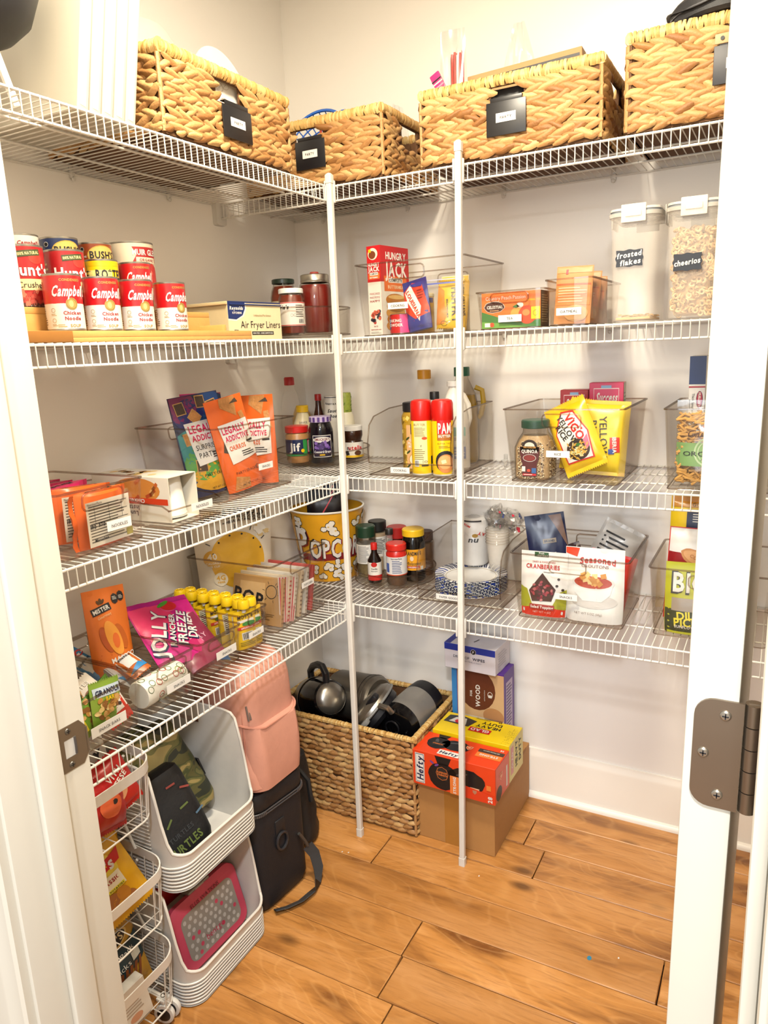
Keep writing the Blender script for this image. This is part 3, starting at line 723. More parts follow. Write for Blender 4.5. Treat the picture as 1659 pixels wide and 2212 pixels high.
# basket contents
mb = MB(); mb.lathe([(0.098, 0), (0.112, 0.01), (0.112, 0.19), (0.105, 0.24), (0.085, 0.272), (0.05, 0.288), (0, 0.293)], HAZE, 40)
o = mb.lathe([(0.098, 0), (0.100, 0), (0.114, 0.01), (0.114, 0.19)], HAZE, 40) and solo(mb, 'cake_dome', 'clear plastic cake dome sticking out of the left top-shelf basket', 'dome', (0.168, -0.865, Z1 + 0.010))
mb = MB(); mb.lathe([(0, 0), (0.07, 0.0), (0.112, 0.010), (0.115, 0.014), (0.07, 0.005), (0, 0.005)], M('F1ECE2', 0.3), 44)
solo(mb, 'white_platter', 'white round platter standing up in the left top-shelf basket', 'platter', (0.30, -0.72, Z1 + 0.150), rot=rad(0, 84, 4))
PT = M('EDE7DD', 0.6); mb = MB(); mb.box((0, 0, 0.075), (0.12, 0.014, 0.15), PT, 0.002); a = Art(mb, facemap(0.12, 0.014, 0.15, 'F'))
for i in range(14):
    x, z = R.uniform(-0.05, 0.05), R.uniform(0.08, 0.145); a.ring(x, z, 0.013, 0.009, 0.0012, M('C8B8A4', 0.6)); a.line(x - 0.01, z - 0.008, x + 0.01, z + 0.008, 0.001, M('C8B8A4', 0.6))
solo(mb, 'gift_box', 'white gift box with a scrolling pattern inside the left top-shelf basket', 'box', (0.362, -0.797, Z1 + 0.0095), 90)
BLU = M('2F6FD6', 0.35)
t = T('plastic_colander', 'blue plastic lattice bowl in the corner top-shelf basket', 'bowl', (0.262, -0.248, Z1 + 0.175), rot=rad(60, -16, 10))
mb = MB()
for k, (r_, z) in enumerate(((0.096, 0.0), (0.094, -0.016), (0.088, -0.035), (0.078, -0.052), (0.062, -0.066), (0.04, -0.074))): mb.tube([(r_ * math.cos(a * PI / 18), r_ * math.sin(a * PI / 18), z) for a in range(36)], 0.0045 if k == 0 else 0.0024, BLU, 6, True)
for k in range(28): a = k * 2 * PI / 28; mb.tube([(r_ * math.cos(a), r_ * math.sin(a), z) for r_, z in ((0.096, 0), (0.088, -0.035), (0.062, -0.066), (0.0, -0.078))], 0.0019, BLU, 5)
mb.build('lattice_bowl', t)
for s in (-1, 1): mb = MB(); mb.tube([(s * (0.095 + 0.03 * math.sin(a * PI / 8)), 0.05 * math.cos(a * PI / 8), 0.0) for a in range(9)], 0.0045, BLU, 6); mb.build('handle', t)
mb = MB(); mb.box((0, 0, 0.062), (0.15, 0.10, 0.124), M('DCD6D4', 0.6), 0.004); solo(mb, 'storage_box', 'pale grey box inside the corner top-shelf basket, under the blue bowl', 'box', (0.385, -0.19, Z1 + 0.0095))
mb = MB(); mb.tube([(-0.02, 0, 0), (-0.018, 0, 0.165), (0.0, 0.004, 0.172), (0.012, 0.004, 0.170), (0.014, 0.004, 0.0)], 0.0035, M('C8402A', 0.5), 6); solo(mb, 'ribbon_loop', 'red ribbon loop standing just above the rim of the corner top-shelf basket', 'ribbon', (0.335, -0.30, Z1 + 0.012))
def film_bag(name, label, pts, loc, seed, cat='bag', rz=0, m=FILM):
    """loose clear bag: crumpled heap over an outline of (x, y, z, radius)"""
    mb = MB()
    for i, (x, y, z, r_) in enumerate(pts): mb.blob((x, y, z), (r_, r_ * 0.6, r_ * 1.1), m, 14, amp=0.75, f=1.8, seed=seed + i * 7.7)
    return solo(mb, name, label, cat, loc, rz)
bag('plastic_bag', 'clear plastic bag in the corner top-shelf basket, at its right handle', 'bag', 0.16, 0.225, 0.05, (0.50, -0.165, Z1 + 0.0095), 82, FILM, crumple=0.012, seed=3, peak=.7)
mb = MB(); SR = M('E0433C', 0.4)
for i in range(11):
    x = (i % 6) * 0.0075 - 0.02; y = (i // 6) * 0.008; mb.tube([(x, y, 0), (x + 0.002, y, 0.287 + 0.004 * (i % 3))], 0.0033, SR if i % 3 else WHITE, 8)
solo(mb, 'drinking_straws', 'bundle of red and white straws upright in the basket behind the right pole', 'straws', (0.718, -0.25, Z1 + 0.012))
mb = MB(); PK = M('EE3D8E', 0.4); mb.box((0, 0, 0.15), (0.030, 0.008, 0.30), PK, 0.003); a = Art(mb, facemap(0.03, 0.008, 0.30, 'F'))
for z, m in ((0.272, WHITE), (0.28, INK), (0.262, M('F7A6C8', 0.4))): a.rect(0, z, 0.03, 0.004, m)
solo(mb, 'pink_wand', 'pink striped stick leaning left out of the basket behind the right pole', 'stick', (0.768, -0.20, Z1 + 0.018), rot=rad(0, -27, 0))
bag('plastic_bag', 'clear bag around the straws in the basket behind the right pole', 'bag', 0.085, 0.33, 0.03, (0.728, -0.300, Z1 + 0.0095), 5, FILM, crumple=0.006, seed=8, peak=.25)
KR = M('C79A63', 0.65); 
def bk(a, w, h):
    for i in range(3): a.poly([(-w / 2 + i * .07, h * .25 + i * .005), (-w / 2 + i * .07 + .05, h * .4), (-w / 2 + i * .07 + .05, h * .6), (-w / 2 + i * .07, h * .45)], INK)
carton('kraft_box', 'flat brown and black box poking out of the basket behind the right pole', 'box', 0.30, 0.05, 0.235, (0.905, -0.205, Z1 + 0.018), 4, KR, {'F': lambda a, w, h: (a.rect(0.0, h * .93, w * .96, h * .03, INK), a.rect(-.09, h * .84, .05, h * .05, INK), a.rect(.03, h * .80, .08, h * .04, INK))}, rot=rad(0, -3, 2))
mb = MB(); mb.box((0, 0, 0.11), (0.12, 0.004, 0.22), INK, 0.001); solo(mb, 'black_folder', 'black folder in the basket behind the right pole', 'folder', (0.965, -0.245, Z1 + 0.010), 3)
mb = MB(); mb.box((0, 0, 0.075), (0.13, 0.03, 0.15), BLACK, 0.004); solo(mb, 'black_pouch', 'black pouch filling the handle gap of the basket behind the right pole', 'pouch', (0.903, -0.345, Z1 + 0.0095))
bag('plastic_bag', 'clear bag with a tall peak rising from the basket behind the right pole', 'bag', 0.20, 0.365, 0.05, (0.86, -0.155, Z1 + 0.0095), -4, FILM, crumple=0.02, seed=12, peak=.85)
bag('plastic_bag', 'low clear bag at the back right of the basket behind the right pole', 'bag', 0.22, 0.265, 0.05, (0.985, -0.145, Z1 + 0.0095), 4, FILM, crumple=0.016, seed=17, peak=.25)
BKF = M('26262A', 0.6, bump=0.2, bs=300)
t = T('black_bag', 'black flat round bag lying on the tall basket by the door', 'bag', (1.38, -0.27, Z1 + 0.2165))
mb = MB(); mb.lathe([(0, 0), (0.118, 0), (0.125, 0.006), (0.125, 0.04), (0.118, 0.048), (0.06, 0.052), (0, 0.05)], BKF, 36); mb.build('body', t)
mb = MB(); mb.tube([(0.128 * math.cos(a * PI / 18 + 2.6), 0.128 * math.sin(a * PI / 18 + 2.6), 0.03 + 0.012 * math.sin(a * .5)) for a in range(30)], 0.006, M('3A3A3E', 0.5), 6, flat=0.3); mb.build('strap', t)
mb = MB(); mb.tube([(0.1262 * math.cos(a * PI / 18), 0.1262 * math.sin(a * PI / 18), 0.022) for a in range(36)], 0.0016, M('6A6A6E', 0.4), 5, True); mb.build('zip', t)
# ---------------------------------------------------------------- second shelves
Z2 = ZT[1]
BAM = M('DCA55C', 0.45, vary=0.10, vs=25, bump=0.12, bs=90, name='bamboo'); BAMD = M('A8702F', 0.5, vary=0.1, vs=25, name='bamboo_end')
t = T('stepped_rack', 'three step bamboo rack carrying the food cans', 'rack', (0.245, -1.12, Z2))
for i, (xa, xb, z, ya, yb) in enumerate(((0.062, 0.137, 0.0208, -0.42, 0.345), (-0.022, 0.06, 0.067, -0.42, 0.285), (-0.11, -0.024, 0.107, -0.42, 0.265))):
    mb = MB(); mb.box(((xa + xb) / 2, (ya + yb) / 2, z - 0.006), (xb - xa, yb - ya, 0.012), BAM, 0.0015); mb.box((xb - 0.006, (ya + yb) / 2, (z - 0.012) / 2), (0.012, yb - ya, z - 0.012), BAM, 0.001)
    mb.build('step', t)
mb = MB(); mb.box((0.1385, -0.30, 0.0105), (0.004, 0.235, 0.0198), BAMD, 0.0008); o = mb.build('sliding_end', t); o['label'] = 'darker brown sliding end section'
for y in (-0.40, 0.255): mb = MB(); mb.box((0.012, y, 0.02), (0.235, 0.012, 0.03), BAM, 0.001); mb.build('side_rail', t)
SR_ = M('C8171E', 0.3, coat=0.3); SW = M('E4DED2', 0.4); CG = M('B89A55', 0.4, 0.2); DR = M('A3242C', 0.5)
def soup(a, c, h):
    a.rect(0, h * 0.72, c * 0.995, h * 0.49, SR_, 0); a.rect(0, h * 0.245, c * 0.995, h * 0.47, SW, 0)
    a.text('CONDENSED', 0.002, h * 0.885, 0.0045, CG, L=2, mw=0.04); a.text("Campbell's", 0, h * 0.70, 0.019, WHITE, sh=0.28, L=3, b=0.03, mw=0.068)
    a.ell(0, h * 0.47, 0.0105, 0.0105, CG, 3); a.ring(0, h * 0.47, 0.0092, 0.0092, 0.0007, M('8A6E2E', 0.4), 4); a.ell(-0.001, h * 0.47, 0.004, 0.006, M('D2BA76', 0.4), 4)
    a.text('Chicken', 0, h * 0.315, 0.0065, DR, L=2); a.text('Noodle', 0, h * 0.22, 0.0065, DR, L=2); a.text('SOUP', 0.003, h * 0.09, 0.0055, CG, L=2)
    a.small(-0.028, h * 0.06, -0.012, h * 0.12, 2, CG)
    for z in (0.36, 0.18): a.ring(-0.034, h * z, 0.004, 0.004, 0.0007, CG, 2); a.small(-0.039, h * z - 0.010, -0.028, h * z - 0.0055, 2, CG)
    a.small(-0.075, h * 0.1, -0.052, h * 0.46, 9, M('6A5048', 0.5), seed=4); a.rect(-0.063, h * 0.72, 0.012, h * 0.3, M('E04048', 0.4), 1)
zc1 = Z2 + 0.0215; first = can('red and white soup can, first from the left in the front row', (0.342, -1.278, zc1), 74, 0.0335, 0.102, SW, soup, 'red and white soup cans')
for y, lb, rz in ((-1.188, 'red and white soup can, second from the left in the front row', 73), (-1.0985, 'red and white soup can, third from the left in the front row', 76), (-1.0, 'red and white soup can, rightmost in the front row, turned a little away', 84)): again(first, (0.342, y, zc1), lb, rz)
again(first, (0.265, -1.018, Z2 + 0.0680), 'red and white soup can on the second step, behind the front row', 70)
HR = M('B01E22', 0.35); HT = M('EFD9A0', 0.5); TOM = M('B5382F', 0.5)
def hunts(a, c, h):
    a.rect(0, h * 0.5, c * 0.99, h * 0.98, HR, 0); a.text('Hunt\'s', 0, h * 0.60, 0.021, WHITE, L=3, mw=0.075); a.rect(0.0, h * 0.86, 0.042, 0.011, M('3F4A22', 0.5), 2, 6); a.text('100% NATURAL', 0, h * 0.86, 0.0055, HT, L=3, rot=6, mw=0.038)
    a.ell(0.012, h * 0.78, 0.013, 0.010, M('D8382E', 0.35), 1); a.rect(0, h * 0.36, c * 0.5, h * 0.18, HT, 1); a.text('Crushed', 0, h * 0.36, 0.011, INK, L=3, b=0.0)
    for i in range(46): a.rect(R.uniform(-0.045, 0.045), R.uniform(h * 0.05, h * 0.26), 0.008, 0.007, [TOM, M('C9574A', 0.4), M('8E231F', 0.5), M('D97A62', 0.4)][i % 4], 1 + i % 3, R.uniform(0, 90))
    a.rect(0, h * 0.035, c * 0.5, h * 0.06, M('4A2A20', 0.5), 1); a.small(-0.075, h * 0.3, -0.05, h * 0.8, 6, HT, seed=3)
hc = can('red tomato can with a black bottom band, leftmost on the second step', (0.262, -1.292, Z2 + 0.0680), 70, 0.037, 0.112, HR, hunts, 'red tomato cans')
again(hc, (0.262, -1.198, Z2 + 0.0680), 'red tomato can on the second step, beside the yellow can', 76)
def rotel(a, c, h):
    a.rect(0, h * 0.5, c * .99, h * .98, YEL, 0); a.rect(-0.02, h * .72, 0.05, h * .12, M('FBE98A', .4), 1); a.rect(0, h * .9, c * .99, h * .08, M('E8B80A', .4), 1); a.text('RO*TEL', 0.002, h * .70, 0.019, INK, L=3, mw=0.06); a.text('DICED', -0.0, h * .45, 0.008, RED, L=2); a.ell(0, h * .2, 0.03, h * .14, TOM, 2)
    a.small(-0.05, h * .5, -0.034, h * .8, 4, INK)
can('yellow can of diced tomatoes on the second step', (0.262, -1.108, Z2 + 0.0680), 76, 0.0335, 0.101, YEL, rotel)
def bush(colr):
    m = M(colr, 0.35)
    def f(a, c, h):
        a.rect(0, h * .5, c * .99, h * .98, m, 0); a.ell(0.004, h * .74, 0.033, 0.021, M('E0B848', .4), 1); a.ell(0.004, h * .74, 0.031, 0.019, M('F2D070', .4), 2); a.text("BUSH'S", 0.004, h * .755, 0.015, INK, L=4, mw=0.056); a.text('BEST', 0.004, h * .62, 0.005, INK, L=4)
        a.ell(-0.04, h * .86, 0.005, 0.005, WHITE, 2); a.ell(-0.04, h * .86, 0.004, 0.004, INK, 3); a.text('BEANS', -0.04, h * .72, 0.004, WHITE, L=2); a.ell(0, h * .3, 0.03, 0.02, M('7A4A28', .5), 2)
    return f
can('navy blue bean can on the top step of the rack', (0.178, -1.137, Z2 + 0.1080), 72, 0.0375, 0.110, M('1E3468', 0.35), bush('1E3468'))
can('rust orange bean can on the top step of the rack', (0.178, -1.046, Z2 + 0.1080), 70, 0.0365, 0.108, M('A34A22', 0.35), bush('A34A22'))
can('cream soup can with black capitals, leftmost on the top step', (0.178, -1.228, Z2 + 0.1080), 74, 0.0335, 0.107, SW, lambda a, c, h: (a.rect(0, h * .5, c * .99, h * .98, SW, 0), a.text("Campbell's", 0.004, h * .84, 0.007, DR, L=2, sh=.25), a.text('HOME', 0.004, h * .63, 0.017, INK, L=2), a.text('STYLE', 0.004, h * .42, 0.017, INK, L=2), a.rect(0, h * .15, c * .99, h * .28, DR, 1)))
def muir(a, c, h):
    a.rect(0, h * .5, c * .99, h * .98, M('E9DCC2', .45), 0); a.poly([(-.032, .016), (.045, .016), (.045, -.016), (-.032, -.016), (-.022, 0)], M('B8292C', .4), 1, 0.015, h * .76); a.text('MUIR GLEN', 0.018, h * .80, 0.0125, WHITE, L=3, mw=0.07); a.rect(0.018, h * .655, .055, .012, M('EFE3C8', .4), 2); a.text('ORGANIC', 0.018, h * .655, 0.006, DR, L=3)
    a.ell(0.03, h * .36, 0.026, 0.028, M('C8322C', .3), 1); a.ell(0.022, h * .42, 0.008, 0.006, M('E87A66', .3), 2); a.ell(0.05, h * .12, 0.014, 0.01, M('5E7A3A', .5), 2)
can('large cream can with a red banner and tomato, right on the top step', (0.182, -0.943, Z2 + 0.1080), 68, 0.0495, 0.118, M('E9DCC2', .45), muir)
# parchment liner carton
LB = M('E9D3A4', 0.55); NB = M('16306E', 0.4); KF = M('CDA877', 0.6)
def linf(a, w, h):
    a.rect(0, h / 2, w, h, M('F2DFB4', .5), 0); a.poly([(-w / 2, h), (-w / 2, h * .52), (-w * .36, h * .5), (-w * .22, h * .62), (-w * .165, h * .80), (-w * .165, h)], WHITE, 1); a.poly([(-w / 2, h), (-w / 2, h * .56), (-w * .36, h * .54), (-w * .24, h * .65), (-w * .19, h * .82), (-w * .19, h)], NB, 2)
    a.text('Reynolds', -w * .35, h * .83, .0085, WHITE, sh=.2, L=3, mw=w * .27); a.text('KITCHENS', -w * .34, h * .71, .005, WHITE, L=3); a.rect(0, h * .985, w, h * .03, NB, 3)
    a.text('Unbleached Parchment', w * .13, h * .655, .0055, M('8A6A3A', .5), L=3, b=0, mw=w * .46); a.text('Air Fryer Liners', w * .09, h * .42, .0185, INK, L=3, b=0.0, mw=w * .76); a.text('150', -w * .375, h * .24, .0085, INK, L=3); a.text('LINERS', -w * .375, h * .14, .0035, INK, L=3, b=0); a.rect(w * .12, h * .19, w * .42, h * .085, INK, 3); a.text('NON-STICK - HOME COMPOSTABLE', w * .12, h * .19, .0035, WHITE, L=4, mw=w * .39)
def linl(a, w, h):
    a.text('ers', w * .28, h * .38, .019, INK, L=2, b=0); a.text('bleached Parchment', -w * .05, h * .62, .0055, M('6A5030', .5), L=2, b=0, mw=w * .5); a.text('Lin', -w * .05, h * .38, .019, INK, L=2, b=0)
def flap(mb):
    mb.box((0.004, -0.092, 0.0905), (0.2, 0.004, 0.003), NB, 0.001); mb.box((-0.078, 0, 0.096), (0.05, 0.18, 0.0018), KF, 0, xf((0, 0, 0), rad(0, -3, 0)))
carton('parchment_carton', 'cream carton of air fryer liners on the left shelf, beside the cans', 'box', 0.205, 0.180, 0.098, (0.208, -0.640, Z2), 86, LB, {'F': linf, 'L': linl}, extra=flap)
# corner turntable with jars
turntable('clear turntable in the corner of the second shelf, holding sauce jars', (0.212, -0.325, Z2), 0.158, 0.09)
zt = Z2 + 0.0170
RSAU = M('9E3A1C', 0.25, vary=0.2, vs=60); SALS = M('7A2A16', 0.25, vary=0.3, vs=70); MASN = M('7B2018', 0.3, vary=0.15, vs=30)
vessel('sauce_jar', 'tall red pasta sauce jar with a dark green lid', 'jar', (0.130, -0.275, zt), 30, [('contents', [(0, .002), (.036, .002), (.040, .008), (.040, .115), (.036, .135), (.030, .150), (0, .150)], RSAU), ('glass', [(0, 0), (.038, 0), (.042, .006), (.042, .118), (.038, .138), (.032, .152), (.032, .162)], GLS), ('paper_label', lab(.0425, .02, .105), M('E6D3A6', .5), lambda a, c, h: (a.ell(-.01, .06, .02, .025, M('B23A26', .4), 0), a.ell(0, .04, .018, .012, M('3F5A2A', .4), 1), a.text('SAUCE', .0, .09, .01, DR, L=1)), .0431), ('lid', cap(.0355, .158, .172), M('23382A', .35))])
vessel('salsa_jar', 'squat salsa jar with a white lid and a wrapped white label', 'jar', (0.268, -0.438, zt), 52, [('contents', [(0, .002), (.033, .002), (.035, .008), (.035, .095), (.031, .108), (0, .108)], SALS), ('glass', [(0, 0), (.034, 0), (.037, .006), (.037, .10), (.033, .112), (.033, .118)], GLS), ('paper_label', lab(.0374, .022, .088), M('EDE6DC', .5), lambda a, c, h: (a.rect(0, .0865, c * .6, .002, RED), a.rect(0, .024, c * .6, .002, RED), a.text('rie\'s', -.035, .075, .011, INK, sh=.2), a.small(.0, .045, .03, .082, 6, M('77706A', .5)), a.bars(.016, .035, .02, .014), a.ring(-.012, .052, .004, .004, .0007, GREY, 1), a.ring(-.003, .052, .004, .004, .0007, GREY, 1)), .038), ('lid', cap(.036, .113, .127), M('F0EEEA', .35))])
vessel('mason_jar', 'big dark red mason jar with a metal screw band lid', 'jar', (0.283, -0.328, zt), 40, [('contents', [(0, .003), (.042, .003), (.046, .01), (.046, .125), (.042, .14), (0, .14)], MASN), ('glass', [(0, 0), (.044, 0), (.0485, .007), (.0485, .128), (.045, .143), (.040, .148), (.040, .155)], GLS), ('screw_band', [(.039, .147), (.0425, .147), (.0425, .150), (.0435, .152), (.0425, .154), (.0425, .168), (.040, .170), (0, .1695)], M('C6BFB0', .3, .9))])
mb = MB(); mb.lathe([(0, 0), (.014, 0), (.015, .003), (.012, .008), (0, .009)], M('9A3A30', .5), 16); solo(mb, 'red_disc', 'small dull red disc lying on top of the mason jar', 'disc', (0.283, -0.328, zt + .1700))
# cooking bin
clear_bin('tall clear bin labelled for cooking on the second shelf, left of the right pole', (0.617, -0.222, Z2), 0, 0.330, 0.318, 0.196, flare=0.024, text='COOKING', tx=-0.035, tz=0.40)
zb = Z2 + 0.0035
PKR = M('C4161E', .35); 
def hjF(a, w, h):
    a.rect(0, h * .8, w, h * .4, PKR); a.rect(0, h * .3, w, h * .6, M('EFE8DE', .45)); a.ell(-.002, h * .91, w * .36, .016, M('F2E4CC', .4), 1); a.ell(-.004, h * .90, w * .26, .011, M('7A3A1A', .4), 2); a.rect(-.012, h * .945, .009, .009, YEL, 2)
    a.text('HUNGRY', 0, h * .795, .009, WHITE, w=w * .85); a.text('JACK', 0, h * .745, .013, WHITE, w=w * .85); a.rect(0, h * .665, w * .82, .016, M('E8702A', .4), 1); a.rect(0, h * .69, w * .6, .008, WHITE, 2); a.text('COMPLETE', 0, h * .69, .0045, INK, w=w * .52, L=3); a.text('BUTTERMILK', 0, h * .65, .0045, WHITE, w=w * .6, L=3)
    for i, s in enumerate(('PANCAKES', 'MAKE PEOPLE', 'HAPPY')): a.text(s, 0, h * (.47 - i * .042), .006, DR, w=w * .75, b=0 if i < 2 else .03)
    for i in range(24): a.ell(R.uniform(-.014, .016), h * R.uniform(.14, .27), .005, .005, [M('B82E2E', .4), M('2E2A3E', .4), M('D8604A', .4)][i % 3], 1 + i % 3)
    a.text('GO TO', 0, h * .10, .004, DR, w=.014); a.text('hungryjack.com', 0, h * .065, .004, DR, w=w * .75); a.small(-w * .4, h * .015, w * .4, h * .04, 2, GREY)
def hjR(a, w, h):
    a.rect(0, h * .80, w, h * .4, PKR); a.rect(0, h * .3, w, h * .6, M('F1ECE2', .45)); a.text('HUNGRY', .005, h * .895, .02, WHITE, w=w * .72); a.text('JACK', .005, h * .745, .04, WHITE, w=w * .78); a.rect(.0, h * .58, w * .8, h * .17, M('E8702A', .4), 1); a.rect(.0, h * .62, w * .5, .013, WHITE, 2); a.text('COMPLETE', .0, h * .62, .008, INK, w=w * .46, L=3); a.text('BUTTERMILK', 0, h * .545, .009, M('F8D8B0', .4), w=w * .56, L=3)
    for i in range(5): a.ell(-.005 + (i % 2) * .004, h * (.10 + i * .075), w * .34, .017, M(['D8933E', 'C47B2C', 'E2A552'][i % 3], .4), 2 + i); a.ell(0, h * .13 + i * .075 * h, w * .3, .006, M('E9BE74', .4), 3 + i)
carton('pancake_mix_box', 'tall red and white pancake mix box in the cooking bin', 'box', 0.047, 0.14, 0.245, (0.486, -0.268, zb), -8, M('C4161E', .4), {'F': hjF, 'R': hjR})
def bp(a, c, h): a.rect(0, .0275, c * .99, .05, M('C9181E', .4)); a.rect(.018, .0275, .026, .05, M('E44A8E', .4), 1); a.rect(.042, .0275, .02, .048, PAPER, 1); a.small(.034, .006, .05, .05, 8, INK, 2); a.text('BAKING', -.012, .036, .008, WHITE); a.text('POWDER', -.012, .024, .008, WHITE); a.rect(-.036, .0275, .02, .03, M('2A3A8A', .4), 1)
vessel('baking_powder_tin', 'small red baking powder tin beside the pancake mix box', 'tin', (0.571, -0.335, zb), 8, [('tin', [(0, 0), (.033, 0), (.033, .053), (.0315, .0545), (.031, .052), (0, .052)], TIN), ('paper_label', lab(.0332, .002, .052), M('C9181E', .4), bp, .0338)])
def corn(a, c, h): a.text('CORN', 0, .042, .012, INK, L=1); a.text('STARCH', 0, .026, .009, INK, L=1); a.ell(0, .066, .008, .006, INK, 1); a.rect(0, .09, c * .4, .014, M('2A3A8A', .4))
vessel('corn_starch_tub', 'yellow tub behind the red baking powder tin', 'tub', (0.606, -0.262, zb), 15, [('tub', [(0, 0), (.031, 0), (.032, .004), (.032, .10), (0, .10)], M('F0B91E', .4), corn, .0323), ('lid', cap(.033, .10, .11), M('E8D8A8', .4))])
LBU = M('343A8C', .4); LRD = M('D9442E', .4)
def louis(a, w, h):
    a.poly([(-w * .5, h * .2), (w * .5, h * .08), (w * .5, h * .4), (w * .3, h * .9), (-w * .1, h * .95), (-w * .5, h * .8)], LRD, 0); a.poly([(-w * .5, 0.01), (w * .5, .01), (w * .5, h * .3), (-w * .05, h * .22), (-w * .5, h * .42)], LBU, 1); a.poly([(-w * .28, h * .93), (w * .34, h * .93), (w * .3, h * .84), (-w * .05, h * .86)], LBU, 2); a.poly([(-w * .42, h * .78), (-w * .16, h * .92), (w * .22, h * .45), (w * .12, h * .16), (-w * .34, h * .6)], WHITE, 2); a.text('LOUISIANA', -.006, h * .52, .012, LRD, L=4, rot=-66, mw=h * .62)
    a.small(w * .1, h * .6, w * .36, h * .8, 4, M('9A2A1A', .5), 3)
def ff(a, w, h):
    a.rect(0, h * .5, w * .94, h * .95, M('F2C01C', .35)); a.text('FISH FRY', w * .12, h * .5, .019, INK, rot=-82, L=3, mw=h * .75); a.text('NEW ORLEANS', w * .36, h * .6, .008, INK, rot=-82, L=3); a.text('BREADING MIX', -w * .12, h * .42, .005, INK, rot=-82, L=3); a.ring(-w * .2, h * .1, .01, .007, .001, INK, 2); a.poly([(-w * .5, h * .9), (-w * .28, h * .8), (-w * .22, h * .5), (-w * .1, h * .34), (-w * .2, h * .1), (-w * .5, h * .06)], M('E88A2A', .4), 2)
bag('seasoning_pack', 'blue, red and white batter pack in the clear zip bag', 'bag', 0.078, 0.138, 0.026, (0.640, -0.352, zb + .002), -6, LBU, louis, seed=5, crumple=.003, rot=rad(-4, -10, -6))
bag('breading_pack', 'yellow fish breading pack in the clear zip bag', 'bag', 0.088, 0.125, 0.028, (0.722, -0.330, zb + .002), 4, M('F2C01C', .35), ff, seed=6, crumple=.003, rot=rad(-3, 4, 4), zig=True)
mb = MB(); f = pouch(mb, .165, .152, .075, FILM, 'stand', crumple=.006, seed=9); a = Art(mb, f, .02, .001, .0004); a.rect(0, .128, .15, .004, M('5A68B8', .4)); a.rect(0, .138, .16, .003, M('C9CCE8', .4)); a.rect(.07, .135, .014, .012, M('3A4A9C', .4), 1)
solo(mb, 'zip_bag', 'clear zip bag with a blue seal in the cooking bin', 'bag', (0.680, -0.335, zb), 2)
bag('seasoning_sachet', 'small yellow and white sachet behind the fish breading pack', 'sachet', 0.08, 0.15, 0.012, (0.715, -0.278, zb), 3, M('F4E6B8', .4), lambda a, w, h: (a.rect(0, h * .93, w * .95, h * .1, YEL), a.text('MIX', 0, h * .75, .01, INK)), style='pillow', seed=2)
# tea bin
clear_bin('small clear bin holding a carton of peach tea', (0.905, -0.305, Z2), 0, 0.182, 0.155, 0.096, flare=0.016, handle='arch', text='TEA', tx=-.0, tz=0.27)
TO = M('E87428', .4); TG = M('3F7A34', .45)
def tea(a, w, h):
    a.rect(0, h * .62, w, h * .76, TO); a.poly([(-w / 2, 0), (w / 2, 0), (w / 2, h * .2), (w * .2, h * .14), (-w * .2, h * .30), (-w / 2, h * .48)], TG, 1); a.poly([(-w / 2, 0), (w * .3, 0), (-w * .1, h * .12), (-w / 2, h * .2)], M('6FA848', .4), 2)
    a.text('Country Peach Passion', -w * .09, h * .85, .0095, WHITE, L=2, b=0, mw=w * .68); a.ell(-w * .28, h * .60, .028, .0145, WHITE, 2, wob=.05); a.ell(-w * .28, h * .60, .027, .0135, M('4A1E16', .4), 3, wob=.05); a.text('CELESTIAL', -w * .27, h * .60, .0075, WHITE, L=4, mw=.044); a.text('SEASONINGS', -w * .28, h * .5, .0028, M('E8B888', .4), L=4)
    a.ell(w * .12, h * .36, .02, .019, M('F2A24A', .35), 2); a.ell(w * .28, h * .34, .024, .023, M('D94A24', .35), 3); a.ell(w * .26, h * .40, .01, .008, M('F0894A', .35), 4); a.ell(w * .16, h * .62, .009, .007, M('F6DCD8', .4), 4); a.poly([(0, 0), (.012, .006), (.02, 0), (.01, -.004)], TG, 4, w * .03, h * .58); a.poly([(0, 0), (.012, .006), (.02, 0), (.01, -.004)], TG, 4, w * .36, h * .12)
    a.rect(w * .42, h * .38, w * .15, h * .34, YEL, 4); a.ring(w * .42, h * .38, .007, .007, .001, TG, 5); a.rect(-w * .4, h * .1, .015, .01, WHITE, 4); a.ell(-w * .32, h * .1, .006, .006, M('D8502A', .4), 4); a.text('HERBAL TEA', w * .39, h * .75, .004, YEL, L=2)
carton('tea_carton', 'orange and green peach tea carton in the small clear bin', 'box', 0.160, 0.075, 0.089, (0.902, -0.335, zb), 0, TO, {'F': tea, 'R': lambda a, w, h: (a.rect(0, h / 2, w, h, M('5A4A34', .5)), a.small(-w * .4, h * .1, w * .4, h * .9, 12, M('C8B890', .5)))})
